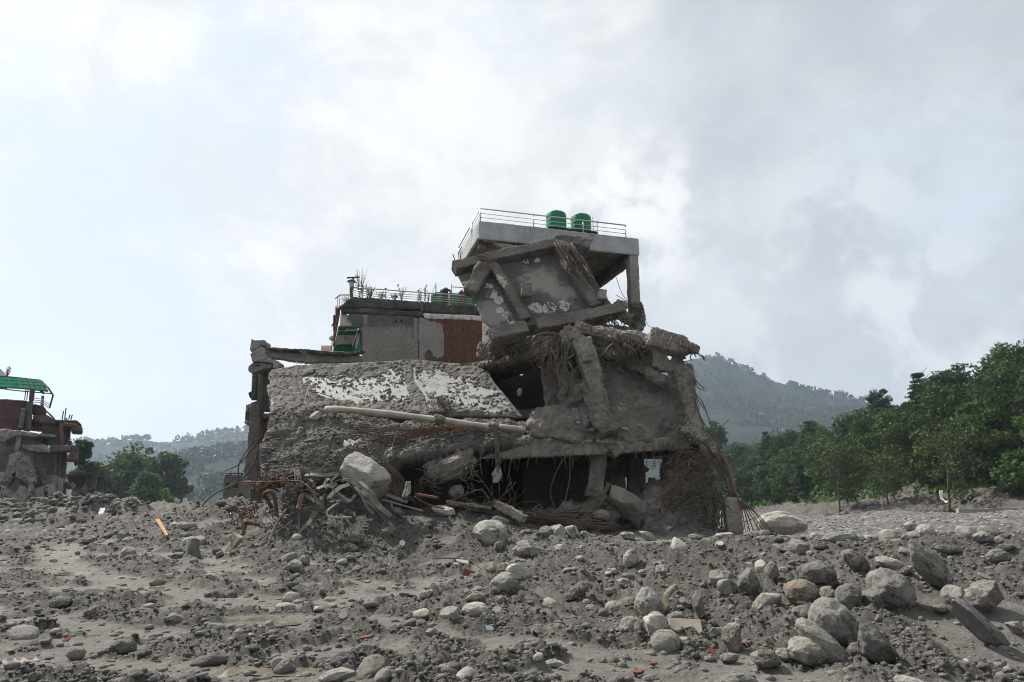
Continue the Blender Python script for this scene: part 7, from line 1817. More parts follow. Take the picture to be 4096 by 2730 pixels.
 ('G', 2050, 930, 150, 110, -30, 'blunt', 'rock', 'boulder at the left foot of the big pale one'),
 ('G', 2225, 940, 160, 170, 12, 'angular', 'rock_pale', 'boulder with a white face at the right foot of the big pale one'),
 ('G', 2112, 955, 60, 90, 5, 'angular', 'rock_dark', 'dark stone wedged between the two lower boulders'),
 ('G', 1405, 1210, 95, 55, -12, 'blunt', 'rock', 'grey boulder at bottom centre'),
 ('G', 1390, 1118, 110, 40, 3, 'blunt', 'rock', 'flat grey stone above the boulder at bottom centre'),
 ('G', 1530, 1155, 150, 48, -6, 'block', 'rock_pale', 'flat pale slab right of bottom centre'),
 ('G', 1260, 1145, 80, 45, -10, 'angular', 'rock_mud', 'muddy angular stone near the gold foil'),
 ('G', 1225, 1183, 65, 34, 8, 'round', 'rock', 'smooth grey cobble below the gold foil'),
 ('G', 878, 1148, 50, 36, -12, 'round', 'rock_pale', 'white egg-shaped cobble, lower left of two'),
 ('G', 993, 1113, 36, 40, 0, 'round', 'rock_pale', 'white round cobble, upper right of two'),
 ('G', 715, 1097, 36, 22, 0, 'round', 'rock_tan', 'little tan cobble left of the white ones'),
 ('G', 80, 1230, 240, 85, -14, 'blunt', 'rock_pale', 'long pale boulder sloping at the bottom, left of centre'),
 ('G', 1570, 1270, 60, 30, 5, 'blunt', 'rock', 'low stone at the bottom edge, centre'),
 ('G', 1350, 560, 10, 8, 0, 'blunt', 'rock', ''),
 # F: left
 ('F', 505, 1085, 120, 85, 3, 'round', 'rock', 'round smooth stone sitting on flat silt at lower left'),
 ('F', 825, 1065, 150, 95, 10, 'blunt', 'rock_dark', 'dark muddy stone right of the round smooth one'),
 ('F', 1920, 1150, 155, 115, -20, 'block', 'rock', 'speckled square-cut stone standing in a puddle'),
 ('F', 2020, 1093, 52, 48, -10, 'round', 'rock_tan', 'small orange-tan stone behind the square-cut one'),
 ('F', 625, 1272, 110, 75, 10, 'round', 'rock_pale', 'pale rounded stone at the bottom edge, left'),
 ('F', 1070, 1278, 95, 75, 10, 'blunt', 'rock', 'grey stone at the bottom edge right of the pale rounded one'),
 ('F', 400, 765, 170, 80, -8, 'blunt', 'rock_mud', 'sloping muddy boulder in the left foreground'),
 ('F', 990, 788, 95, 42, -8, 'round', 'rock_pale', 'smooth pale oval stone lying on mud, left of centre'),
 ('F', 1442, 693, 58, 52, 5, 'block', 'rock', 'small cubic stone on the silt track'),
 ('F', 1450, 600, 155, 66, 15, 'block', 'rock_pale', 'pale wedge-shaped stone beyond the silt track'),
 ('F', 1985, 528, 115, 90, 5, 'angular', 'rock_pale', 'pale rough boulder, front of a group of three'),
 ('F', 1935, 485, 120, 80, -30, 'blunt', 'rock', 'smooth grey boulder at the back left of the group of three'),
 ('F', 2047, 485, 65, 65, 5, 'round', 'rock', 'round grey boulder at the back right of the group of three'),
 ('F', 1990, 338, 78, 52, -5, 'blunt', 'rock_pale', 'white stone at the foot of the mangled metal'),
 ('F', 1340, 362, 85, 66, 15, 'angular', 'rock_pale', 'pale boulder on the berm, upper centre of the left half'),
 ('F', 1275, 265, 115, 62, 10, 'blunt', 'rock', 'large grey boulder on top of the berm'),
 ('F', 1172, 255, 64, 46, 10, 'angular', 'rock_pale', 'pale stone beside the large grey boulder on the berm'),
 ('F', 855, 440, 105, 75, 15, 'blunt', 'rock', 'boulder left of the silt track, upper of two'),
 ('F', 870, 478, 85, 50, 5, 'round', 'rock_mud', 'muddy boulder under the upper one left of the silt track'),
 ('F', 690, 465, 90, 44, -8, 'blunt', 'rock_pale', 'pale low boulder left of the pair by the track'),
 ('F', 820, 318, 80, 70, -25, 'angular', 'rock', 'peaked grey boulder on the left berm'),
 ('F', 580, 352, 130, 55, -8, 'angular', 'rock', 'wide grey boulder below the left mounds'),
 ('F', 105, 240, 90, 60, 10, 'blunt', 'rock_pale', 'pale boulder on the left mound near the picture edge'),
 ('F', 170, 308, 65, 40, 5, 'blunt', 'rock', 'grey boulder below the pale one on the left mound'),
 ('F', 730, 312, 70, 32, -15, 'blunt', 'rock', 'low boulder at the foot of the far left mound'),
 ('F', 1475, 445, 62, 46, -15, 'angular', 'rock', 'grey stone, lower of two beside the cream concrete piece'),
 ('F', 1460, 415, 70, 40, 10, 'blunt', 'rock_mud', 'muddy stone, upper of two beside the cream concrete piece'),
 ('F', 1945, 625, 115, 45, -35, 'block', 'rock_mud', 'long muddy shard of stone tilted up to the right'),
 ('F', 2165, 692, 45, 55, 0, 'round', 'rock_pale', 'pale egg-shaped stone upright on the mud, centre left'),
 ('F', 1760, 645, 65, 24, 5, 'block', 'rock_tan', 'flat brownish slab on the mud, centre left'),
 ('F', 1150, 890, 85, 55, -8, 'angular', 'rock', 'angular grey stone half buried in the left foreground'),
 ('F', 1000, 910, 62, 32, -5, 'blunt', 'rock', 'low grey stone left of the half buried angular one'),
 ('F', 1610, 965, 75, 44, 5, 'blunt', 'rock', 'grey stone right of the middle of the left foreground'),
 ('F', 1690, 1090, 140, 50, -8, 'blunt', 'rock_mud', 'long low muddy stone left of the square-cut one'),
 ('F', 1040, 1128, 75, 36, -30, 'block', 'rock_mud', 'tilted muddy flake of stone right of the dark one'),
 ('F', 50, 925, 90, 40, -5, 'blunt', 'rock', 'low stone at the left edge of the foreground'),
 ('F', 800, 735, 80, 40, -8, 'angular', 'rock', 'small angular stone by the silt track in the left foreground'),
 ('F', 620, 712, 60, 40, 5, 'blunt', 'rock_mud', 'muddy stone in the churned mud left of the track'),
 ('F', 1310, 855, 40, 45, 10, 'angular', 'rock_pale', 'small pale stone on clods at centre left'),
 ('F', 2210, 568, 65, 34, -5, 'blunt', 'rock_pale', 'pale low stone at the foot of the mound'),
 ('F', 1845, 408, 42, 40, 5, 'angular', 'rock_pale', 'small pale stone below the mangled metal'),
 ('F', 1185, 418, 70, 50, 5, 'blunt', 'rock_mud', 'muddy boulder near the curled tin sheet'),
 ('F', 1160, 360, 44, 40, 5, 'blunt', 'rock', 'small stone near the ochre sticks'),
 ('F', 1040, 555, 80, 40, -5, 'blunt', 'rock_mud', 'muddy stone low on the berm beyond the track'),
 ('F', 518, 425, 34, 30, 0, 'blunt', 'rock', 'small stone standing on the far end of the silt track'),
 ('F', 1900, 875, 50, 24, 5, 'blunt', 'rock_mud', 'little stone in the shallow water at centre left'),
 # on the ruin and behind
 ('G', 800, 160, 175, 70, 10, 'angular', 'rock_pale', 'pale wide boulder under the rusty bars at the cave mouth'),
 ('G', 1180, 215, 120, 44, 12, 'angular', 'rock_pale', 'pale flat boulder behind the large creased one'),
 ('G', 690, 250, 70, 34, 0, 'blunt', 'rock_mud', 'muddy stone on the mound left of the large creased boulder'),
 ('G', 490, 165, 90, 50, 25, 'angular', 'rock', 'grey stone beside the end of the metal strips'),
 ('G', 1355, 305, 90, 44, 0, 'blunt', 'rock_mud', 'muddy low stone left of the row by the cave mouth'),
 ('E', 735, 1255, 320, 150, 3, 'blunt', 'rock_pale', 'huge pale boulder in the river bed right of the ruin'),
 ('H', 290, 300, 95, 36, 3, 'angular', 'rock_pale', 'pale stone at the foot of the lone pillar'),
 ('H', 480, 295, 130, 46, 3, 'angular', 'rock_pale', 'pale stone on the shelf right of the lone pillar'),
 ('H', 640, 290, 110, 44, -5, 'blunt', 'rock_tan', 'brownish boulder on the shelf between the pillar and the huge boulder'),
 ('H', 712, 315, 85, 36, 0, 'round', 'rock', 'low grey boulder on the shelf below the huge river boulder'),
 ('H', 855, 315, 80, 40, -15, 'angular', 'rock_pale', 'pale tilted stone on the shelf below the huge river boulder'),
 ('H', 1380, 315, 40, 24, 5, 'blunt', 'rock_mud', 'small muddy stone on the shelf right of the long low pale boulder'),
 ('H', 820, 372, 90, 28, 3, 'round', 'rock_pale', 'thin pale stone on the crest left of the blue-grey boulder'),
 ('H', 1080, 375, 90, 40, -3, 'blunt', 'rock_mud', 'muddy stone on the crest right of the blue-grey boulder'),
]
for it in rocks:
    if not it[8]: continue
    fr, cx, cy, w, h, a, st_, mt, lb = it
    Yk = 46 if lb.startswith('huge pale') else None
    R_(fr, cx, cy, w, h, a, st_, mt, lb, Y=Yk)
# stones perched on the ruin
def P_(fr, cx, cy, w, h, a, st_, mt, lb, Y, grp=None): R_(fr, cx, cy, w, h, a, st_, mt, lb, grp, Y=Y)
P_('K', 1590, 590, 640, 400, 36, 'angular', 'rock_pale', 'great pale boulder resting on the mangled metal strips', 19.5)
P_('K', 730, 830, 190, 330, -3, 'blunt', 'rock_mud', 'round-headed mud-caked concrete lump left of the metal strips', 19.8)
P_('K', 400, 730, 130, 200, 5, 'blunt', 'rock_mud', 'mud-caked lump under the rusty bars at the left of the tangle', 20.0)
P_('K', 1480, 1290, 200, 130, 0, 'round', 'rock_mud', 'rounded boulder sunk in the mound below the metal strips', None)
P_('K', 1420, 1390, 200, 110, 5, 'blunt', 'rock_mud', 'muddy boulder below the rounded one in the mound', None)
P_('K', 1850, 1240, 150, 140, 0, 'round', 'rock_mud', 'round boulder in the mound behind the wire loops', None)
P_('K', 1410, 1010, 120, 90, 10, 'angular', 'rock_mud', 'small lump hanging under the metal strips', 19.4)
P_('K', 1960, 990, 150, 60, 35, 'angular', 'rock_pale', 'slanting pale shard at the right end of the metal strips', 19.8)
P_('C', 1195, 1290, 360, 190, 48, 'block', 'caked', 'massive slanting block of fallen concrete inside the ground floor', 20.8)
P_('C', 1000, 1345, 160, 90, 10, 'blunt', 'caked', 'dark rounded block beneath the root fan', 20.7)
P_('A', 1390, 1020, 250, 130, -25, 'blunt', 'caked', 'big round-ended concrete lump at the left of the cave mouth', 20.65)
P_('A', 1180, 950, 230, 110, -12, 'blunt', 'caked', 'long smooth caked lump on the left lip of the cave', 20.85)
P_('A', 1450, 1190, 110, 100, 0, 'blunt', 'caked', 'caked stone post at the left side of the cave', 20.6)
P_('C', 1445, 1450, 100, 60, -30, 'block', 'rock', 'pale tilted slab at the foot of the silt heap', 20.3)
for i, (x, y, w, h, lb) in enumerate(((515, 690, 85, 80, 'triangular grey stone lying on the mud slope below the tiled slab'), (405, 675, 40, 45, 'small grey stone left of the triangular one on the mud slope'), (418, 770, 40, 30, 'pale pebble below the triangular stone on the mud slope'), (620, 680, 50, 45, 'rounded stone right of the triangular one at the end of the pole'), (1160, 660, 100, 45, 'pale domed stone behind the middle of the pole'), (1245, 860, 60, 55, 'round stone in the rebar at the lip of the mud slope'), (1165, 870, 50, 30, 'flat stone left of the round one at the lip of the slope'), (1290, 850, 40, 35, 'small stone right of the round one at the lip of the slope'), (1100, 880, 45, 40, 'dark stone under the rusty mesh on the slope'),
        (655, 785, 36, 26, 'small pale stone in the middle of the mud slope'), (500, 955, 80, 34, 'low muddy slab at the lower edge of the mud slope'), (205, 925, 70, 26, 'white plaster flake at the left edge of the mud slope'), (815, 740, 50, 34, 'grey stone just below the left part of the pole'), (320, 750, 30, 16, 'pale chip on the left of the mud slope'), (615, 605, 24, 30, 'small stone on the left end of the tiled slab'))):
    P_('A', x, y, w, h, rnd.uniform(-15, 15), 'angular' if i % 2 == 0 else 'blunt', 'rock' if i % 3 else 'rock_pale', lb, 21.15 + (900 - y) / 300 * 1.2)
for (x, y, w, h, lb) in ((900, 742, 42, 52, 'round white stone stuck in the dark hanging slab, lower left'), (845, 705, 50, 36, 'flat stone in a column of stones on the hanging slab'), (825, 645, 44, 34, 'top stone of the column of stones on the hanging slab'), (850, 730, 40, 26, 'stone below the flat one in the column on the hanging slab'), (940, 775, 44, 26, 'small stone right of the round white one on the hanging slab'), (1158, 770, 46, 26, 'pale stone at the lower edge of the hanging slab'), (1535, 760, 55, 50, 'square stone at the lower right corner of the hanging slab'), (1598, 808, 36, 36, 'round stone right of the square one at the corner'), (960, 318, 32, 50, 'pale stone stuck upright by the leaning column'), (985, 368, 50, 26, 'flat stone below the upright one by the leaning column'), (1135, 388, 28, 22, 'round stone high on the hanging slab'), (1115, 375, 24, 26, 'small stone touching the round one high on the hanging slab'), (1255, 752, 30, 24, 'tan stone near the lower edge of the hanging slab'), (460, 528, 40, 60, 'muddy stone hanging in the dark open room')):
    P_('C', x, y, w, h, rnd.uniform(-15, 15), 'blunt', 'rock_tan' if lb.startswith('tan') else 'rock_mud' if lb.startswith('muddy') else 'rock', lb, 21.45 + (860 - y) / 720 * 1.5 - 0.05)

# scattered loose stones: the nearer and larger ones each a thing, the rest gravel
rs = random.Random(9)
small = {s: [rock_mesh(700 + i * 17 + len(s), s, 3) for i in range(7)] for s in ('round', 'angular', 'blunt')}
for L_ in small.values():
    for me in L_: me.materials.append(M['rock'])
zones = (('in the churned mud of the left foreground', lambda: (rs.uniform(-7, -1), rs.uniform(7, 15)), 60), ('in the muddy middle of the foreground', lambda: (rs.uniform(-1.5, 2.5), rs.uniform(7, 17)), 40), ('in the mud of the boulder heap at right', lambda: (rs.uniform(1.5, 11), rs.uniform(8, 14)), 62), ('on the flat shelf before the ruin', lambda: (rs.uniform(1, 14), rs.uniform(14, 21)), 34), ('on the berm at the left', lambda: (rs.uniform(-17, -3), rs.uniform(17, 31)), 50), ('below the far left mounds', lambda: (rs.uniform(-27, -9), rs.uniform(31, 47)), 34))
for zn, fn, n in zones:
    for k in range(n):
        x, y = fn(); s = 0.05 + (0.15 if 'heap' in zn else .10) * rs.random() ** 2.0; s *= 1 + max(0, y - 12) * 0.035
        st_ = rs.choice(('round', 'angular', 'blunt', 'angular')); mt = rs.choice(('rock', 'rock', 'rock_mud', 'rock_pale', 'rock_dark'))
        o = bpy.data.objects.new('loose_stone', rs.choice(small[st_])); COL.objects.link(o)
        o.material_slots[0].link = 'OBJECT'; o.material_slots[0].material = M[mt]
        o.scale = (s * rs.uniform(.8, 1.5), s * rs.uniform(.8, 1.3), s * rs.uniform(.5, .9)); o.rotation_euler = (rs.uniform(-.3, .3), rs.uniform(-.3, .3), rs.uniform(0, 6.28))
        o.location = (x, y, float(gz(x, y)[0]) + o.scale[2] * .3)
        tag(o, 'small loose stone ' + zn, 'stone', 'loose stones ' + zn)

def scatter_mass(name, meshes, m, pts, sizes, label, cat, seed, flat=(.5, 1.0), sink=.4):
    r_ = np.random.RandomState(seed); VV_, FF_ = [], []; off = 0
    base = [(getV(me), np.array([list(f.vertices) for f in me.polygons])) for me in meshes]
    pick = r_.randint(len(base), size=len(pts)); an = r_.rand(len(pts)) * 6.283
    sc = np.stack([sizes * r_.uniform(.7, 1.4, len(pts)), sizes * r_.uniform(.7, 1.4, len(pts)), sizes * r_.uniform(*flat, len(pts))], 1)
    for b, (V, F) in enumerate(base):
        k = np.nonzero(pick == b)[0]
        if not len(k): continue
        Q = V[None] * sc[k][:, None]; c, s = np.cos(an[k])[:, None], np.sin(an[k])[:, None]
        X = Q[..., 0] * c - Q[..., 1] * s; Y = Q[..., 0] * s + Q[..., 1] * c
        W = np.stack([X, Y, Q[..., 2]], -1) + pts[k][:, None] + np.array([0, 0, 1]) * (sc[k][:, 2] * (1 - 2 * sink) * .5)[:, None, None]
        VV_.append(W.reshape(-1, 3)); FF_.append((F[None] + (np.arange(len(k)) * len(V))[:, None, None] + off).reshape(-1, 3)); off += len(k) * len(V)
    me = mesh_np(name, np.concatenate(VV_), np.concatenate(FF_), True)
    return tag(link(name, me, m), label, cat, None, 'stuff')
tiny = [rock_mesh(900 + i * 7, s, 1) for i, s in enumerate(('round', 'angular', 'blunt', 'angular', 'block'))]
def lump(seed):
    me = rock_mesh(seed, 'blunt', 2); V = getV(me); V = V + V * (0.35 * fbm(V * 2.4 + seed, 3))[:, None]; setV(me, V); return me
lumps = [lump(1000 + 13 * i) for i in range(8)]
crumbs = [rock_mesh(1200 + 7 * i, 'angular', 1) for i in range(8)]
r_ = np.random.RandomState(4)
def field(n, dens=None, y0=6.5, y1=34, pw=1.6):
    Y = y0 + (y1 - y0) * r_.rand(n) ** pw; X = (r_.rand(n) * 2 - 1) * (Y * .78 + .6)
    X = np.minimum(X, 14 + 0 * X) if y1 < 40 else X
    return X, Y
X, Y = field(6500); _, cl = ground_detail(X, Y); k = (r_.rand(len(X)) < cl * .9) & ~((Y > 21) & (X > -5.5) & (X < 8)); X, Y = X[k], Y[k]
sz = (0.014 + 0.045 * r_.rand(len(X)) ** 3) * (1 + np.clip(Y - 14, 0, 30) * .05)
scatter_mass('mud_clods', lumps, M['clod'], np.stack([X, Y, gz(X, Y)], -1), sz, 'crumbly dark clods strewn over the churned mud', 'mud clods', 3, (.5, 1.0))
X, Y = field(38000, y1=28, pw=1.5); _, cl = ground_detail(X, Y); k = (r_.rand(len(X)) < cl) & (cl > .6) & ~((Y > 21) & (X > -5.5) & (X < 8)); X, Y = X[k], Y[k]
sz = (0.014 + 0.026 * r_.rand(len(X)) ** 2) * (1 + np.clip(Y - 14, 0, 30) * .04)
scatter_mass('mud_crumbs', crumbs, M['clod'], np.stack([X, Y, gz(X, Y)], -1), sz, 'fine crumbs of broken mud over the churned ground', 'mud crumbs', 13, (.6, 1.1))
X, Y = field(9000, pw=1.4); k = ~((Y > 21) & (X > -5.5) & (X < 8)); X, Y = X[k], Y[k]
sz = (0.012 + 0.05 * r_.rand(len(X)) ** 3.5) * (1 + np.clip(Y - 14, 0, 30) * .05)
scatter_mass('gravel', tiny, M['rock'], np.stack([X, Y, gz(X, Y)], -1), sz, 'grey gravel and pebbles scattered over the mud', 'gravel', 6, (.4, .8))
X = r_.uniform(6, 52, 7000); Y = r_.uniform(26, 90, 7000); k = X < Y * .80; X, Y = X[k], Y[k]
scatter_mass('river_pebbles', tiny, M['rock'], np.stack([X, Y, gz(X, Y)], -1), 0.04 + 0.17 * r_.rand(len(X)) ** 4, 'pale pebbles and cobbles covering the river bed', 'pebbles', 7, (.4, .8))
mq = []
for (a, b, c, d, wd, hh) in MOUNDS:
    for k in range(900): t = rs.random(); mq.append((a + (c - a) * t + rs.gauss(0, wd * .6), b + (d - b) * t - rs.random() * wd * 1.3 + .6))
mq = np.array(mq); scatter_mass('mound_rubble', lumps, M['clod'], np.stack([mq[:, 0], mq[:, 1], gz(mq[:, 0], mq[:, 1])], -1), .06 + .22 * r_.rand(len(mq)) ** 3, 'dark rubble and stones on the far left mounds', 'rubble', 21, (.6, 1.1))
# rubble on the mud slope
G, Nn = SLOPE; n = 1300; i = r_.randint(8, 142, n); j = r_.randint(6, 250, n); Pq = G[i, j] + Nn[i, j] * .0
scatter_mass('rubble', lumps, M['clod'], Pq, 0.018 + 0.06 * r_.rand(n) ** 4, 'muddy crumbs and rubble on the slope under the tiled slab', 'rubble', 12, (.5, .9))

# ------------------------------------------------------------------ the long pole, mangled metal, bars and wires
pp = empty('pole', p('A', 590, 640, 22.2), 'long pale round pole lying across the mud below the tiled slab', 'pole')
pl_ = [p('A', x, y, Y) for x, y, Y in ((585, 642, 22.15), (720, 645, 21.95), (1000, 672, 21.7), (1250, 700, 21.5), (1500, 735, 21.3), (1816, 772, 21.1))] + [p('C', 330, 755, 21.0), p('C', 500, 778, 20.95)]
me = MB().tube(spline(pl_, 40), [0.115 + 0.010 * math.sin(i * .7) - 0.0008 * i for i in range(41)], 14).mesh('pole', True)
link('shaft', me, M['pole'], pp)
for q, w in ((p('A', 1340, 705, 21.35), .15), (p('A', 1690, 755, 21.1), .16)): rough('mud_wrap', MB().tube([q + Vector((-.18, 0, .02)), q, q + Vector((.16, 0, -.03))], [w * .8, w, w * .75], 10), M['caked'], pp, voxel=.03, amp=.03, freq=5)
for k in range(12): wires('A', [[(1690 + rnd.uniform(-40, 40), 735 + rnd.uniform(-8, 8), 20.9), (1710 + rnd.uniform(-20, 10), 790, 20.85), (1715 + rnd.uniform(-16, 16), 850 + rnd.uniform(0, 120), 20.85), (1720 + rnd.uniform(-20, 30), 960 + rnd.uniform(-20, 170), 20.8)]], M['root'], pp, 'root', .016, 10)
q = p('A', 1716, 1075, 20.8); G2 = loft([[q + Vector((-.08, 0, .2)), q + Vector((.06, 0, .22))], [q + Vector((-.17, -.03, -.02)), q + Vector((.15, .03, 0))], [q + Vector((-.1, 0, -.22)), q + Vector((.02, 0, -.22))]], 8, 12)
G2 = G2 + .05 * fbm(G2.reshape(-1, 3) * 6, 2).reshape(12, 8, 1); tag(link('rag', thick_grid('rag', G2, grid_normals(G2), .02), M['cloth']), 'pale rag dangling on a cord in the cave mouth', 'rag')

def strip(fr, pts, w, label, group=None, m='strip', tw=0.0, face=(.1, -.55, .8), name='metal_strip', n=14):
    k_ = [p(fr, *a) for a in pts]; q = []
    for a, b in zip(k_[:-1], k_[1:]): q += [a.lerp(b, t) for t in ((.06, .35, .65, .94) if len(k_) > 2 else (0, .5, 1))]
    n = len(q) - 1; sd = []
    for i in range(len(q)):
        d = (q[min(i + 1, len(q) - 1)] - q[max(i - 1, 0)]).normalized(); s = d.cross(Vector(face)).normalized()
        sd.append(Matrix.Rotation(tw * i / n, 3, d) @ s)
    return tag(solid(name, MB().ribbon(q, w, 0.012, sd), M[m], None), label, 'metal strip' if name == 'metal_strip' else name.replace('_', ' '), group)
GM = 'mangled metal strips under the boulder'
strips = [
 ([(905, 575, 19.4), (1000, 565, 19.3), (1100, 580, 19.3), (1300, 555, 19.5)], .30, 'broad twisted strip lying flat left of the great boulder', .4),
 ([(1540, 740, 18.7), (1660, 830, 18.6), (1780, 950, 18.5), (1900, 1050, 18.5)], .42, 'widest pale strip slanting down to the right below the boulder', .1),
 ([(1480, 700, 18.8), (1560, 800, 18.6), (1620, 940, 18.5), (1700, 1020, 18.5)], .22, 'kinked strip just left of the widest slanting one', .3),
 ([(1530, 640, 18.8), (1620, 720, 18.6), (1700, 800, 18.5), (1740, 900, 18.5)], .24, 'mud-crusted strip folding over the front of the boulder', .8),
 ([(1420, 680, 18.7), (1320, 710, 18.6), (1230, 780, 18.6), (1140, 880, 18.7)], .38, 'wide curved strip arching down to the left from the boulder', -.3),
 ([(1280, 770, 18.6), (1360, 840, 18.5), (1430, 870, 18.5), (1490, 790, 18.6)], .20, 'looped strip hanging in front of the arching one', .2),
 ([(1280, 770, 18.6), (1330, 860, 18.5), (1410, 890, 18.5)], .18, 'lower looped strip under the arching one', .0),
 ([(945, 640, 19.2), (965, 615, 19.1), (1000, 650, 19.0), (1015, 720, 19.0)], .20, 'strip bent into an upright loop', .0),
 ([(945, 640, 19.2), (960, 720, 19.1), (1010, 780, 19.0), (1040, 860, 18.9)], .20, 'strip running down from the upright loop', .3),
 ([(905, 780, 19.1), (960, 830, 19.0), (1040, 880, 18.9)], .30, 'short wide strip below the upright loop', .1),
 ([(1030, 730, 19.0), (1130, 700, 18.9), (1280, 680, 18.9)], .34, 'perforated pale strip in the middle of the tangle', .5),
 ([(1130, 790, 18.9), (1170, 690, 18.8), (1230, 720, 18.8), (1240, 760, 18.8)], .16, 'narrow folded strip in the middle of the tangle', .1),
 ([(1120, 690, 19.1), (1160, 630, 19.1), (1190, 610, 19.2)], .26, 'stub of strip rising left of the boulder', .0),
 ([(1190, 660, 19.1), (1260, 590, 19.2), (1310, 550, 19.3)], .18, 'strip running up towards the left side of the boulder', .4),
 ([(1040, 980, 18.7), (980, 1080, 18.6), (880, 1190, 18.6), (840, 1230, 18.6)], .40, 'wide dark strip curving down to the left under the tangle', .3),
 ([(840, 960, 18.8), (845, 1080, 18.7), (842, 1230, 18.6)], .18, 'upright strip below the pink cloth', .1),
 ([(770, 1080, 18.7), (700, 1150, 18.6), (620, 1200, 18.6), (580, 1290, 18.6)], .16, 'pale thin strip sloping down left of the tangle', .2),
 ([(760, 1080, 18.7), (730, 1190, 18.6), (700, 1320, 18.5)], .09, 'narrow grey strip standing on the mud left of the tangle', .0),
 ([(430, 970, 19.6), (500, 1060, 19.5), (600, 1110, 19.4)], .20, 'short bent strip beside the upright grey post', .2),
 ([(1840, 790, 19.4), (1960, 840, 19.3), (2090, 885, 19.3)], .34, 'broad strip sticking out to the right behind the boulder', .1),
 ([(1790, 850, 19.3), (1900, 880, 19.2), (2060, 930, 19.2), (2270, 985, 19.1)], .16, 'long pale strip reaching right along the mud', .2),
 ([(1600, 850, 18.7), (1720, 960, 18.6), (1850, 1080, 18.5), (1945, 1210, 18.4)], .20, 'dark strip curling down to the right under the widest one', .6),
 ([(1100, 900, 18.8), (1260, 870, 18.8), (1420, 850, 18.9)], .16, 'dark strip behind the looped ones', .2),
 ([(1330, 650, 18.8), (1360, 620, 18.8), (1440, 625, 18.8)], .22, 'folded strip end tucked under the front of the boulder', .5),
 ([(1900, 870, 19.2), (1900, 940, 19.1)], .14, 'short upright strip at the right of the tangle', .0),
]
for q_, w, lb, tw in strips: strip('K', q_, w * .40, lb, GM, 'strip', tw)
strip('K', [(412, 935, 19.5), (412, 1090, 19.5), (412, 1240, 19.5)], .11, 'upright grey steel post left of the tangle', None, 'steel', 0, name='steel_post', n=4)
# pipes
def pipe(fr, pts, r, m, label, n=18, name='pipe', cat='pipe'):
    t = tag(link(name, MB().tube(spline([p(fr, *a) for a in pts], n), r, 10).mesh(name, True), M[m]), label, cat); return t
pp_ = pipe('K', [(395, 1140, 19.0), (310, 1125, 18.9), (235, 1112, 18.8), (215, 1140, 18.8), (212, 1255, 18.7)], .05, 'rebar_red', 'rusty elbow pipe at the left foot of the tangle')
q = p('K', 214, 1165, 18.8); link('collar', MB().lathe(q, [(.07, -.05), (.078, -.03), (.078, .04), (.07, .06)], 14).mesh('collar', True), M['rebar_red'], pp_)
pipe('K', [(535, 950, 19.3), (480, 850, 19.2), (440, 800, 19.1), (500, 760, 19.0), (550, 790, 19.0), (575, 880, 19.0), (590, 1040, 19.0)], .055, 'rebar', 'thick brown tube bent over like a hook, left of the tangle')
pipe('K', [(1300, 890, 18.5), (1220, 940, 18.4), (1160, 1000, 18.4), (1190, 1050, 18.4), (1300, 1060, 18.4), (1450, 1058, 18.4)], .03, 'pole', 'bent rusty conduit below the metal strips')
def bar_(fr, pts, r, m, label, grp=None, n=16, name='rebar', cat='steel bar'):
    return tag(link(name, MB().tube(spline([p(fr, *a) for a in pts], n), r, 6).mesh(name, True), M[m]), label, cat, grp)
bar_('K', [(200, 655, 19.6), (500, 650, 19.3), (820, 640, 18.9), (900, 670, 18.8), (1000, 750, 18.6), (1080, 810, 18.5)], .018, 'rebar_red', 'long orange rusty bar crossing the front of the tangle')
bar_('K', [(2160, 820, 19.7), (2300, 900, 19.6), (2500, 960, 19.4)], .022, 'rebar_red', 'orange rusty bar lying out to the right of the tangle')
bar_('G', [(610, 65, 20), (730, 130, 19.9), (860, 120, 19.9), (1030, 160, 20)], .018, 'rebar_red', 'rusty bar lying along the mound before the cave')
bar_('G', [(810, 110, 20), (930, 55, 20), (1040, 18, 20), (1090, 60, 20), (1110, 110, 20)], .018, 'rebar_red', 'rusty bar arched like a hoop at the cave mouth')
bar_('K', [(700, 960, 18.9), (600, 1100, 18.7), (540, 1230, 18.6), (485, 1385, 18.5)], .028, 'wood_grey', 'thin splintered stick leaning against the left of the tangle', name='stick', cat='stick')
bar_('K', [(390, 1310, 18.8), (540, 1210, 18.7), (640, 1150, 18.7)], .022, 'wood_grey', 'short thin stick lying left of the tangle', name='stick', cat='stick')
for i, (pts, lb) in enumerate((([(1640, 1130, 18.4), (1625, 1260, 18.3), (1620, 1380, 18.25)], 'upright stiff wire on the mound below the strips'), ([(1840, 1040, 18.5), (1780, 1220, 18.35), (1700, 1460, 18.2)], 'straight thin wire slanting over the wire loops'), ([(1500, 1390, 18.3), (1740, 1380, 18.25), (1850, 1500, 18.2)], 'rusty wire lying low across the mound'),
        ([(1760, 1190, 18.4), (1720, 1290, 18.3), (1780, 1360, 18.3), (1850, 1300, 18.35), (1830, 1220, 18.4), (1920, 1240, 18.35), (1930, 1320, 18.3), (1760, 1190, 18.3)], 'loose loops of wire on the mound below the strips'), ([(1690, 1135, 18.4), (1710, 1190, 18.4), (1850, 1310, 18.3), (1980, 1410, 18.2)], 'pale cord trailing down right through the wire loops'),
        ([(670, 1310, 18.5), (710, 1290, 18.5), (740, 1240, 18.5), (800, 1220, 18.5), (830, 1330, 18.4)], 'curly wire above the white stone'))):
    bar_('K', pts, .012, 'root', lb, None, 24, 'wire', 'wire')
bar_('F', [(1350, 140, 26), (1400, 80, 25.6), (1470, 30, 25), (1600, -30, 24)], .025, 'rebar', 'rusty bar rising from the berm left of the ruin')
bar_('F', [(1350, 300, 24), (1400, 255, 24), (1460, 245, 24), (1480, 265, 24)], .02, 'rebar', 'small rusty bar bowed over the berm')
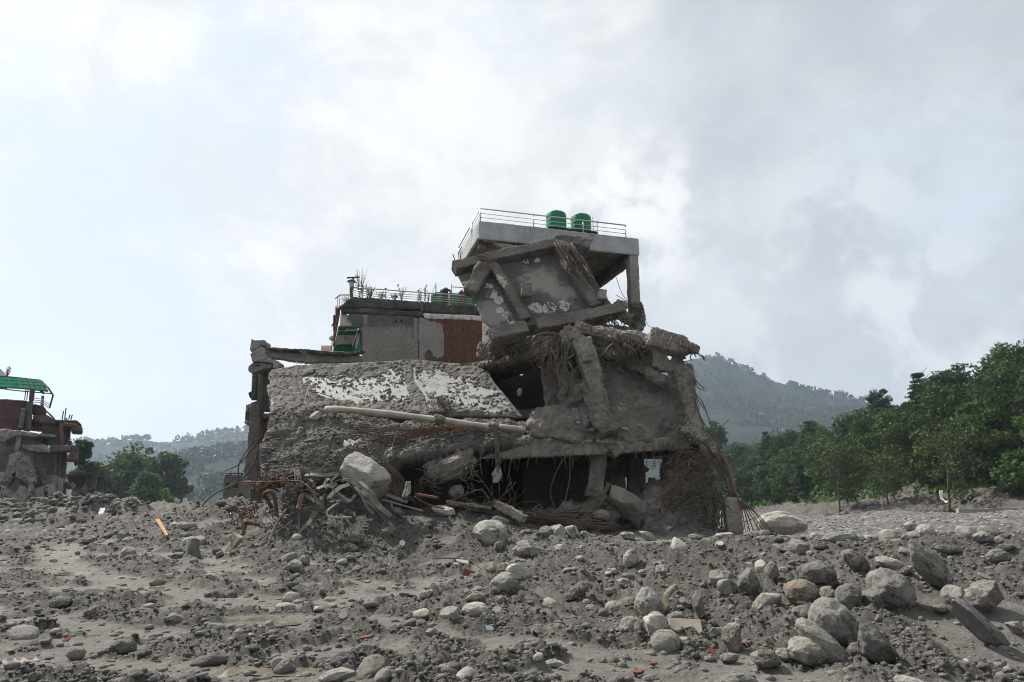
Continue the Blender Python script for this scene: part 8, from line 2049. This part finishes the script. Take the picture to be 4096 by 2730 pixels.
bar_('G', [(725, 475, 15.6), (950, 485, 15.2), (1040, 540, 14.6), (1125, 600, 14.2)], .014, 'rebar', 'thin brown rod lying over the stones at the centre')
bar_('G', [(-10, 655, 15.0), (110, 595, 15.6), (290, 530, 16.6)], .016, 'rebar', 'thin rusty rod sloping on the mud left of centre')
# tangles of thin steel that nobody could count
def tangle(name, fr, boxes, n, r, m, label, seed):
    rr = random.Random(seed); mb = MB()
    for k in range(n):
        x0, y0, x1, y1, Ya, Yb, L_ = rr.choice(boxes); x, y, Yk = rr.uniform(x0, x1), rr.uniform(y0, y1), rr.uniform(Ya, Yb); a = rr.uniform(0, 6.28); pts = []
        for j in range(5):
            pts.append(p(fr, x, y, Yk)); a += rr.uniform(-.8, .8); x += math.cos(a) * L_; y += math.sin(a) * L_ * .7; Yk += rr.uniform(-.12, .12)
        mb.tube(spline(pts, 9), r * rr.uniform(.7, 1.3), 4)
    tag(link(name, mb.mesh(name, True), M[m]), label, 'tangled wire', None, 'stuff')
tangle('rebar_tangle', 'K', [(380, 580, 640, 690, 19.3, 19.9, 40), (350, 600, 560, 700, 19.2, 19.8, 45), (600, 600, 800, 680, 19.3, 19.8, 30)], 60, .016, 'rebar', 'rusty steel tangled over the lumps at the left of the ruin', 1)
tangle('rebar_tangle', 'K', [(60, 940, 380, 1080, 20.0, 21.0, 45)], 46, .014, 'rebar', 'rusty steel scraps and twigs at the foot of the left wall', 2)
tangle('root_tangle', 'C', [(1480, 900, 1720, 1250, 20.9, 21.2, 40), (1600, 1100, 1780, 1400, 20.7, 21.0, 35)], 90, .014, 'root', 'mat of roots over the silt heap at the right corner', 3)
tangle('root_tangle', 'A', [(1440, 1000, 1560, 1160, 20.2, 20.5, 30), (1230, 1060, 1320, 1160, 20.2, 20.5, 26)], 50, .012, 'root', 'roots hanging beside the left of the cave mouth', 4)
tangle('root_tangle', 'G', [(900, 60, 1330, 210, 20.2, 20.8, 60), (1250, 190, 1500, 250, 19.9, 20.3, 40)], 60, .014, 'rebar', 'roots and thin steel along the sill of the cave', 5)
tangle('root_tangle', 'K', [(640, 620, 1300, 1000, 18.7, 19.3, 42), (450, 900, 900, 1200, 18.8, 19.2, 40)], 120, .013, 'root', 'muddy roots and wire tangled among the metal strips', 6)
# exposed mesh of bars at the lip of the slope: each bar a part
rmesh = empty('rebar_mesh', p('A', 1100, 790, 20.9), 'rusty mat of reinforcing bars sprung from the edge of the mud slope', 'rebar mesh')
for k in range(8):
    y0 = 725 + k * 13; wires('A', [[(760 + k * 8 + rnd.uniform(-20, 40), y0 + rnd.uniform(-4, 8), 21.2), (900, y0 + 22 + k, 21.0), (1060, y0 + 45 - k * 1.5, 20.85), (1250, 765 + k * 5.5, 20.85), (1460 + rnd.uniform(-40, 30), 742 + k * 5, 20.85)]], M[rnd.choice(('rebar', 'rebar_red'))], rmesh, 'rebar', .014, 16)
for k in range(9):
    x0 = 900 + k * 55 + rnd.uniform(-20, 20); wires('A', [[(x0, 745 + rnd.uniform(-5, 10), 20.9), (x0 + 4, 790, 20.8), (x0 + rnd.uniform(-6, 10), 832 + rnd.uniform(-10, 8), 20.85)]], M['rebar'], rmesh, 'tie_bar', .010, 5)
for k in range(14): wires('A', [[(1440 + rnd.uniform(-60, 20), 745 + rnd.uniform(-8, 40), 20.9), (1420 + rnd.uniform(-40, 60), 760 + rnd.uniform(-10, 40), 20.7), (1480 + rnd.uniform(-20, 50), 745 + rnd.uniform(-10, 30), 20.75)]], M['rebar_red'], rmesh, 'rebar', .013, 7)
bar_('A', [(1060, 785, 20.8), (1030, 860, 20.6), (1015, 930, 20.4), (985, 1010, 20.2)], .02, 'rebar_red', 'single rusty bar hanging from the rebar mat')
for k, pts in enumerate(([(365, 395, 25.2), (375, 450, 24.7), (405, 510, 24.0)], [(475, 480, 24.2), (450, 560, 23.3), (440, 640, 22.4)], [(490, 525, 24), (590, 545, 23.6), (720, 620, 22.6), (770, 630, 22.3)], [(500, 520, 24), (620, 560, 23.4), (740, 630, 22.4)])):
    wires('A', [pts], M['rebar'] if k != 1 else M['wood_grey'], ts, 'rebar', .014, 8)
# wire netting
nt_ = MB(); tl, tr, br_, bl_ = p('K', 1850, 430, 20.0), p('K', 1880, 430, 20.0), p('K', 2160, 880, 19.6), p('K', 1930, 800, 19.6); ml, mr = p('K', 1780, 500, 19.8), p('K', 2060, 640, 19.8)
Gn = loft([[tl, tr], [ml, mr], [bl_, br_]], 17, 23)
for i in range(22):
    for j in range(16):
        if (i + j) % 2 == 0: nt_.tube([Gn[i, j], Gn[i + 1, j + 1]], .011, 3)
        else: nt_.tube([Gn[i, j + 1], Gn[i + 1, j]], .011, 3)
tag(link('wire_netting', nt_.mesh('wire_netting'), M['rebar']), 'rusty diamond wire netting hanging right of the great boulder', 'netting')
# cloth
def drape(name, fr, rows, m, label, cat='cloth', amp=.06, nu=16, nv=20):
    G = loft([[p(fr, *q) for q in r] for r in rows], nu, nv); G = G + grid_normals(G) * (amp * np.sin(np.linspace(0, 18, nu))[None, :, None] + amp * fbm(G.reshape(-1, 3) * 5, 3).reshape(nv, nu, 1))
    return tag(link(name, thick_grid(name, G, grid_normals(G), .025), M[m]), label, cat)
drape('cloth', 'K', [[(870, 810, 18.7), (905, 805, 18.7)], [(835, 880, 18.6), (880, 870, 18.6)], [(810, 965, 18.5), (860, 985, 18.5)]], 'cloth_pink', 'faded pink cloth hanging in the metal tangle')
drape('cloth', 'K', [[(1060, 830, 18.7), (1140, 810, 18.7)], [(1040, 900, 18.6), (1130, 890, 18.6)], [(1070, 1000, 18.5), (1130, 1030, 18.5)]], 'cloth_dark', 'dark muddy cloth hung over the strips', amp=.09)
drape('cloth', 'K', [[(2070, 660, 19.5), (2115, 655, 19.5)], [(2030, 780, 19.4), (2120, 760, 19.4)], [(2015, 830, 19.3), (2080, 835, 19.3)]], 'cloth', 'grey-white cloth hanging beside the wire netting')
drape('cloth', 'K', [[(1350, 220, 20.4), (1400, 190, 20.5), (1560, 185, 20.4)], [(1350, 235, 20.2), (1450, 215, 20.3), (1560, 200, 20.3)], [(1380, 245, 20.1), (1470, 235, 20.15), (1540, 215, 20.2)]], 'cloth', 'crumpled white cloth on the mud slope', amp=.05)
drape('cloth', 'K', [[(1880, 290, 20.2), (1915, 285, 20.2)], [(1815, 335, 20.1), (1910, 330, 20.1)], [(1870, 380, 20.0), (1905, 390, 20.0)]], 'cloth', 'knotted pale rag on the bar at the lip of the slope', amp=.09)
drape('cloth', 'K', [[(785, 530, 19.3), (840, 520, 19.3)], [(800, 640, 19.1), (880, 620, 19.1)], [(830, 760, 19.0), (890, 780, 19.0)]], 'cloth_dark', 'grey sheet of cloth hanging at the left of the metal strips', amp=.07)
drape('rag', 'G', [[(1485, 770, 12.9), (1560, 740, 13.1), (1600, 735, 13.2)], [(1490, 785, 12.8), (1560, 765, 12.95), (1610, 770, 13.0)], [(1500, 785, 12.75), (1570, 780, 12.8), (1600, 790, 12.85)]], 'cloth', 'crumpled pale plastic bag on the front of the heap', 'bag', .05)
# bits of rubbish, each one lying on the mud
def chip(fr, x, y, w, h, m, label, name, cat, ang=0.0, th=.03, lift=.03, stand=0.0):
    q = hit(fr, x, y + h * .4); W, H = px(fr, w, q.y), px(fr, h, q.y) * (1.0 if stand else 2.0); a = R(ang)
    mb = MB(); n = 7; pts = []
    for k in range(n):
        t = 6.283 * k / n; r_ = rnd.uniform(.75, 1.1)
        pts.append(Vector((math.cos(t) * W / 2 * r_, math.sin(t) * H / 2 * r_, 0)))
    mt = Matrix.Translation(q + Vector((0, 0, lift + (H * .4 if stand else 0)))) @ Matrix.Rotation(a, 4, 'Y') @ Matrix.Rotation(R(75) * stand + R(12), 4, 'X')
    mb.prism([mt @ v for v in pts], (mt.to_3x3() @ Vector((0, 0, th))))
    return tag(solid(name, mb, M[m], None), label, cat)
def bits(fr, x, y, w, h, d, m, label, name, cat, ang=0.0, tilt=0.0, lift=.0):
    q = hit(fr, x, y + h * .4); W, H = px(fr, w, q.y) / 2, px(fr, h, q.y) / 2
    me = MB().box((-W, -d / 2, -H), (W, d / 2, H)).mesh(name); bm = bmesh.new(); bm.from_mesh(me); bmesh.ops.bevel(bm, geom=list(bm.edges), offset=min(W, H, d) * .15, segments=1, affect='EDGES'); bm.to_mesh(me); bm.free()
    o = link(name, me, M[m]); o.rotation_euler = (tilt, R(ang), rnd.uniform(-.3, .3)); o.location = q + Vector((0, 0, H * .6 + lift)); return tag(o, label, cat)
chip('G', 1105, 970, 62, 34, 'blue_plastic', 'pale blue folded plastic sheet on the mud at centre', 'plastic_sheet', 'plastic', 10, .015, .05, .5)
bits('G', 967, 568, 70, 42, .16, 'brick_chip', 'broken red brick beside the central pile of stones', 'brick_piece', 'brick', 20)
bits('G', 1945, 313, 95, 24, .2, 'brick_chip', 'broken red brick at the edge of the shelf by the cave', 'brick_piece', 'brick', -8)
bits('G', 280, 1012, 75, 40, .14, 'brick', 'muddy half brick left of the tyre track', 'brick_piece', 'brick', -10)
bits('H', 2250, 468, 60, 28, .14, 'brick_chip', 'bright brick fragment near the right edge', 'brick_piece', 'brick', 18)
bits('F', 1565, 435, 48, 32, .16, 'brick_chip', 'brick fragment beside the cream concrete piece', 'brick_piece', 'brick', -35)
bits('F', 960, 480, 22, 24, .1, 'brick_chip', 'small brick chip right of the boulder pair by the track', 'brick_piece', 'brick', 20)
chip('G', 925, 518, 105, 44, 'white', 'torn white plastic tub among the stones at centre', 'plastic_tub', 'plastic', 10, .02, .08, .4)
chip('G', 1155, 848, 62, 50, 'steel', 'shiny crumpled foil beside the smooth pale oval boulder', 'foil', 'foil', 15, .012, .06, .6)
chip('G', 1160, 1155, 70, 34, 'yellow', 'scrap of gold foil on the mud near bottom centre', 'foil', 'foil', 8, .012, .05, .5)
chip('H', 105, 770, 50, 60, 'yellow', 'gold scraps spilling beside the hollow log', 'foil', 'foil', 20, .012, .05, .8)
chip('F', 878, 502, 44, 14, 'white', 'white plastic scrap in front of the boulder pair by the track', 'plastic_scrap', 'plastic', 0, .02, .05)
chip('F', 965, 830, 130, 16, 'salmon', 'long pinkish paper scrap on the mud', 'paper', 'paper', 4, .012, .05)
chip('F', 750, 1180, 50, 14, 'red', 'red and white wrapper on the silt at lower left', 'wrapper', 'wrapper', 5, .012, .04)
chip('F', 450, 1045, 60, 30, 'red', 'dull red wrapper behind the round smooth stone', 'wrapper', 'wrapper', -25, .012, .05, .5)
chip('F', 2065, 705, 40, 22, 'salmon', 'pinkish scrap left of the upright pale egg-shaped stone', 'scrap', 'scrap', 5, .012, .04, .3)
chip('F', 1545, 465, 28, 20, 'white', 'white scrap below the cream concrete piece', 'scrap', 'scrap', 10, .012, .04, .5)
chip('F', 485, 655, 30, 12, 'white', 'white scrap on the dark clods at left', 'scrap', 'scrap', 5, .012, .04)
chip('F', 1085, 430, 36, 16, 'salmon', 'pale terracotta shard on the berm', 'shard', 'shard', 5, .02, .04)
chip('G', 515, 400, 44, 46, 'white', 'white plastic container lying on the mound below the wire loops', 'container', 'plastic', 30, .10, .05, .5)
chip('G', 370, 498, 45, 30, 'plaster_pale', 'pale plaster shard at the foot of the mound', 'shard', 'shard', -8, .03, .05, .6)
chip('G', 428, 533, 18, 18, 'white', 'small white shard right of the plaster one', 'shard', 'shard', 0, .02, .05, .6)
chip('G', 130, 890, 65, 60, 'cloth', 'crumpled grey-white bag at left of centre', 'bag', 'bag', -20, .06, .05, .6)
chip('G', 2110, 1250, 70, 22, 'brick_chip', 'reddish shard near the bottom edge', 'shard', 'shard', -10, .03, .03)
chip('H', 620, 997, 40, 22, 'salmon', 'pinkish scrap right of the tall squarish block', 'scrap', 'scrap', -8, .015, .05, .4)
chip('H', 390, 1055, 50, 34, 'red', 'little red wrapper below the tall squarish block', 'wrapper', 'wrapper', 10, .012, .05, .4)
chip('H', 20, 1115, 36, 16, 'brick_chip', 'orange-red chip at the foot of the heap, bottom', 'shard', 'shard', 0, .02, .03)
chip('H', 2085, 445, 80, 14, 'white', 'flat white strip of plastic near the right edge', 'plastic_strip', 'plastic', 4, .015, .04)
chip('H', 2110, 585, 80, 44, 'cloth', 'pale torn wrapper above the wide flat-topped boulder', 'wrapper', 'wrapper', 20, .015, .06, .4)
chip('H', 435, 380, 55, 40, 'white_paint', 'pale plaster lump on the shelf edge', 'shard', 'shard', 0, .08, .05, .5)
bits('H', 347, 408, 14, 24, .06, 'wood', 'small orange wood chip on the crest of the heap', 'wood_chip', 'wood chip', 5)
bits('H', 225, 890, 185, 90, .05, 'wood_grey', 'thin flat board lying at the foot of the heap', 'board', 'board', 2, -.75, .05)
lg = R_('H', 132, 670, 130, 62, -50, 'blunt', 'rock_tan', 'tmp'); lg.name = 'hollow_log'; lg['label'] = 'short pale hollow log end lying on the heap'; lg['category'] = 'log'
chip('H', 105, 718, 48, 34, 'iron', 'dark hollow end of the log', 'tmp', 'log', -30, .02, .05, .8); [bpy.data.objects.remove(o) for o in list(bpy.data.objects) if o.name == 'tmp']
bits('F', 1350, 1170, 225, 24, .08, 'iron', 'dark rusted plank lying in the shallow water, lower left', 'plank', 'plank', 5)
bits('F', 1570, 370, 40, 120, .22, 'cream', 'cream-painted broken concrete piece leaning left of the tangle', 'concrete_piece', 'concrete', 35)
for k, (a, b) in enumerate((((1045, 262), (1120, 350)), ((1058, 262), (1115, 335)))): q0, q1 = hit('F', *a), hit('F', *b); tag(solid('stick', MB().bar(q0 + Vector((0, 0, .25)), q1 + Vector((0, 0, .12)), .07, .05), M['wood'], None), ('longer ochre timber stick lying on the berm', 'shorter ochre timber stick lying on the longer one')[k], 'stick')
q = hit('F', 1290, 480); G2 = loft([[q + Vector((-.16, .06, .50)), q + Vector((-.02, 0, .53)), q + Vector((.10, .1, .48))], [q + Vector((-.15, .05, .26)), q + Vector((.0, -.10, .28)), q + Vector((.14, .05, .24))], [q + Vector((-.04, 0, 0)), q + Vector((.1, -.08, 0)), q + Vector((.24, .05, .03))]], 12, 14); tn = tag(link('tin_sheet', thick_grid('tin_sheet', G2, grid_normals(G2), .02), M['strip']), 'curled tin sheet with a pale blue inside standing on the berm', 'tin sheet')
G2 = loft([[q + Vector((-.20, .10, .46)), q + Vector((-.15, .06, .50))], [q + Vector((-.22, .10, .25)), q + Vector((-.14, .04, .26))], [q + Vector((-.16, .05, .05)), q + Vector((-.06, 0, .03))]], 6, 10); link('blue_lining', thick_grid('blue_lining', G2, grid_normals(G2), .015), M['blue_plastic'], tn)
q = hit('F', 890, 215); tag(link('metal_drum', MB().lathe(q, [(px('F', 18, q.y), 0), (px('F', 18, q.y), px('F', 18, q.y)), (px('F', 21, q.y), px('F', 19, q.y)), (px('F', 21, q.y), px('F', 24, q.y))], 16).mesh('drum', True), M['concrete']), 'half-buried grey drum on the far left berm', 'drum')
q = hit('F', 480, 235); tag(link('tarpaulin', rough_mesh(MB().box((q.x - px('F', 40, q.y), q.y, q.z - .2), (q.x + px('F', 42, q.y), q.y + 1, q.z + px('F', 18, q.y))).mesh('t'), voxel=.12, amp=.25, freq=1.2), M['brick']), 'crumpled rust-red sheet on the far left mound', 'sheet')
q0, q1 = hit('F', 655, 232), hit('F', 685, 190); tag(solid('board', MB().bar(q0, q1 + Vector((0, 0, .3)), .35, .1), M['white_paint'], None), 'pale board leaning on the far left mound', 'board')
q0, q1 = hit('F', 535, 240), hit('F', 525, 205); tag(solid('stick', MB().bar(q0, q1 + Vector((0, 0, 1.0)), .12, .08), M['wood_grey'], None), 'upright stick beside the rust-red sheet', 'stick')
q = hit('F', 390, 300); tag(link('barrel', MB().tube([q + Vector((-px('F', 35, q.y), 0, .15)), q + Vector((px('F', 22, q.y), .2, .2))], [px('F', 16, q.y), px('F', 19, q.y)], 14).mesh('barrel', True), M['rebar']), 'rusty barrel lying at the foot of the left mound', 'barrel')
for x0, x1, w, lb in ((2010, 2080, 36, 'reddish broken board at the left of the cave sill'),): tag(solid('board', MB().bar(p('K', x0 + 180, 790, 19.9), p('K', x1 + 330, 830, 19.8), .5, .06), M['brick'], None), lb, 'board')
a, b = p('G', 1150, 110, 20.1), p('G', 1345, 215, 19.7); tag(link('timber', rough_mesh(MB().bar(a, b, .28, .22).mesh('t'), voxel=.04, amp=.04, freq=4), M['caked']), 'muddy timber lying across the sill of the cave', 'timber')
a, b = p('G', 820, 100, 20.3), p('G', 1120, 140, 20.2); tag(link('timber', rough_mesh(MB().bar(a, b, .34, .1).mesh('t'), voxel=.04, amp=.05, freq=4), M['caked']), 'dark splintered board behind the sill of the cave', 'board')

# puddles
for (x, y, rx, ry) in PUDS:
    pts = [(x + math.cos(k * .2417) * rx * 1.5, y + math.sin(k * .2417) * ry * 1.5) for k in range(26)]
    zz = float(base_z([x], [y])[0]) + .002
    me = bpy.data.meshes.new('puddle'); me.from_pydata([(a, b, zz) for a, b in pts], [], [tuple(range(26))]); tag(link('puddle', me, M['water']), kind='structure')

# ------------------------------------------------------------------ people on the left, tiny in the picture
def person(foot, face, pose, shirt, trouser, label, hat=None, h=1.66):
    """pose: dict of joints in units of height, x = sideways, y = forwards"""
    J_ = dict(pel=(0, 0, .52), chest=(0, .01, .72), neck=(0, .02, .835), head=(0, .03, .90), top=(0, .03, .965), hl=(-.055, 0, .50), kl=(-.06, .03, .28), al=(-.06, 0, .045), tl=(-.065, .09, .02), hr=(.055, 0, .50), kr=(.06, .02, .28), ar=(.06, -.01, .045), tr=(.065, .08, .02),
              sl=(-.11, .01, .80), el=(-.14, .0, .64), wl=(-.14, .05, .50), fl=(-.14, .07, .45), sr=(.11, .01, .80), er=(.14, 0, .64), wr=(.14, .05, .50), fr=(.14, .07, .45))
    J_.update(pose)
    rot = Matrix.Rotation(face, 3, 'Z')
    Wp = {k: Vector(foot) + rot @ (Vector(v) * h) for k, v in J_.items()}
    t = empty('person', foot, label, 'person')
    def skin(name, joints, edges, rad, m, root):
        bm = bmesh.new(); vs = {k: bm.verts.new(Wp[k]) for k in joints}
        for a, b in edges: bm.edges.new((vs[a], vs[b]))
        me = bpy.data.meshes.new(name); bm.to_mesh(me); bm.free()
        o = bpy.data.objects.new('tmp', me); COL.objects.link(o); md = o.modifiers.new('s', 'SKIN'); md.use_smooth_shade = True
        for i, k in enumerate(joints):
            r_ = rad.get(k, .03) * h; me.skin_vertices[0].data[i].radius = (r_, r_ * .8); me.skin_vertices[0].data[i].use_root = (k == root)
        o.modifiers.new('b', 'SUBSURF').levels = 1
        dg = bpy.context.evaluated_depsgraph_get(); dg.update(); out = bpy.data.meshes.new_from_object(o.evaluated_get(dg)); bpy.data.objects.remove(o)
        out.materials.clear(); return link(name, out, m, t)
    body = ['pel', 'chest', 'neck', 'head', 'top', 'hl', 'kl', 'al', 'tl', 'hr', 'kr', 'ar', 'tr', 'sl', 'el', 'wl', 'fl', 'sr', 'er', 'wr', 'fr']
    skin('body', body, [('pel', 'chest'), ('chest', 'neck'), ('neck', 'head'), ('head', 'top'), ('pel', 'hl'), ('hl', 'kl'), ('kl', 'al'), ('al', 'tl'), ('pel', 'hr'), ('hr', 'kr'), ('kr', 'ar'), ('ar', 'tr'), ('chest', 'sl'), ('sl', 'el'), ('el', 'wl'), ('wl', 'fl'), ('chest', 'sr'), ('sr', 'er'), ('er', 'wr'), ('wr', 'fr')],
         dict(pel=.075, chest=.085, neck=.032, head=.055, top=.042, hl=.055, hr=.055, kl=.036, kr=.036, al=.024, ar=.024, tl=.02, tr=.02, sl=.036, sr=.036, el=.025, er=.025, wl=.018, wr=.018, fl=.018, fr=.018), M['skin'], 'pel')
    skin('shirt', ['pel', 'chest', 'sl', 'el', 'sr', 'er'], [('pel', 'chest'), ('chest', 'sl'), ('sl', 'el'), ('chest', 'sr'), ('sr', 'er')], dict(pel=.09, chest=.10, sl=.05, sr=.05, el=.036, er=.036), M[shirt], 'pel')
    skin('trousers', ['pel', 'hl', 'kl', 'al', 'hr', 'kr', 'ar'], [('pel', 'hl'), ('hl', 'kl'), ('kl', 'al'), ('pel', 'hr'), ('hr', 'kr'), ('kr', 'ar')], dict(pel=.085, hl=.066, hr=.066, kl=.046, kr=.046, al=.034, ar=.034), M[trouser], 'pel')
    c = Wp['head'] + Vector((0, 0, .028 * h)); nm, hm_ = (hat if hat else ('hair', 'hair'))
    link(nm, MB().lathe(c, [(.058 * h, -.01), (.064 * h, .02), (.055 * h, .06), (.03 * h, .095)] if nm == 'hair' else [(.085 * h, 0), (.08 * h, .015), (.064 * h, .025), (.058 * h, .08), (.03 * h, .115)], 14).mesh(nm, True), M[hm_], t)
    fw = rot @ Vector((0, 1, 0)); sdv = rot @ Vector((1, 0, 0))
    solid('nose', MB().tube([Wp['head'] + fw * .05 * h, Wp['head'] + fw * .072 * h + Vector((0, 0, -.012))], [.008 * h, .011 * h], 5), M['skin'], t)
    for s in (-1, 1): solid('eye', MB().lathe(Wp['head'] + fw * .05 * h + sdv * s * .022 * h + Vector((0, 0, .012 * h)), [(.003, -.01), (.012, 0), (.003, .01)], 6), M['hair'], t)
    return t
person(p('J', 20, 1302, 57.5), R(200), {}, 'shirt_blue', 'trouser', 'person in a blue-grey shirt and pale trousers at the left edge, by the ruined house')
person(p('J', 425, 1400, 57.5), R(120), dict(el=(-.16, .08, .66), wl=(-.12, .2, .62), fl=(-.1, .25, .61), er=(.15, .1, .66), wr=(.1, .22, .6), fr=(.08, .27, .6)), 'shirt_dark', 'trouser_dark', 'person in dark clothes holding something, in the shade of the ruined house')
person(p('J', 590, 1440, 57.0), R(160), dict(chest=(0, .05, .71), neck=(0, .09, .82), head=(0, .11, .885), top=(0, .12, .94)), 'red', 'trouser', 'person in a bright orange-red top and pale trousers beside the mound')
person(p('F', 760, 258, 45), R(150), dict(pel=(0, -.02, .34), hl=(-.055, 0, .33), hr=(.055, 0, .33), kl=(-.07, .18, .30), kr=(.07, .18, .28), al=(-.07, .05, .04), ar=(.07, .08, .04), chest=(0, .08, .53), neck=(0, .12, .64), head=(0, .14, .705), top=(0, .15, .765), sl=(-.11, .09, .61), sr=(.11, .09, .61), el=(-.14, .16, .48), er=(.14, .16, .48), wl=(-.1, .25, .40), wr=(.1, .25, .40), fl=(-.08, .28, .37), fr=(.08, .28, .37)), 'shirt_blue', 'trouser_dark', 'person in a pink cap crouching on the slope of the far left mound', ('cap', 'salmon'))
tag(link('orange_bag', rough_mesh(MB().box(tuple(p('J', 615, 1300, 58)), tuple(p('J', 660, 1284, 58.6))).mesh('t'), voxel=.06, amp=.08, freq=2), M['orange']), 'orange bundle on top of the mound behind the person in red', 'bundle')

# ------------------------------------------------------------------ air
hb = MB().box((-2300, -2300, -6), (2300, 2300, 400)).mesh('haze')
hz = link('haze', hb); tag(hz, 'pale haze in the valley air', 'haze', None, 'stuff')
hm = bpy.data.materials.new('haze'); hm.use_nodes = True; nt = hm.node_tree; nt.nodes.clear()
out = nt.nodes.new('ShaderNodeOutputMaterial'); pv = nt.nodes.new('ShaderNodeVolumePrincipled'); nt.links.new(pv.outputs[0], out.inputs['Volume'])
pv.inputs['Color'].default_value = (0.68, 0.82, 1.0, 1); pv.inputs['Density'].default_value = 0.00021; pv.inputs['Anisotropy'].default_value = 0.3
hb.materials.append(hm); hz.visible_shadow = True
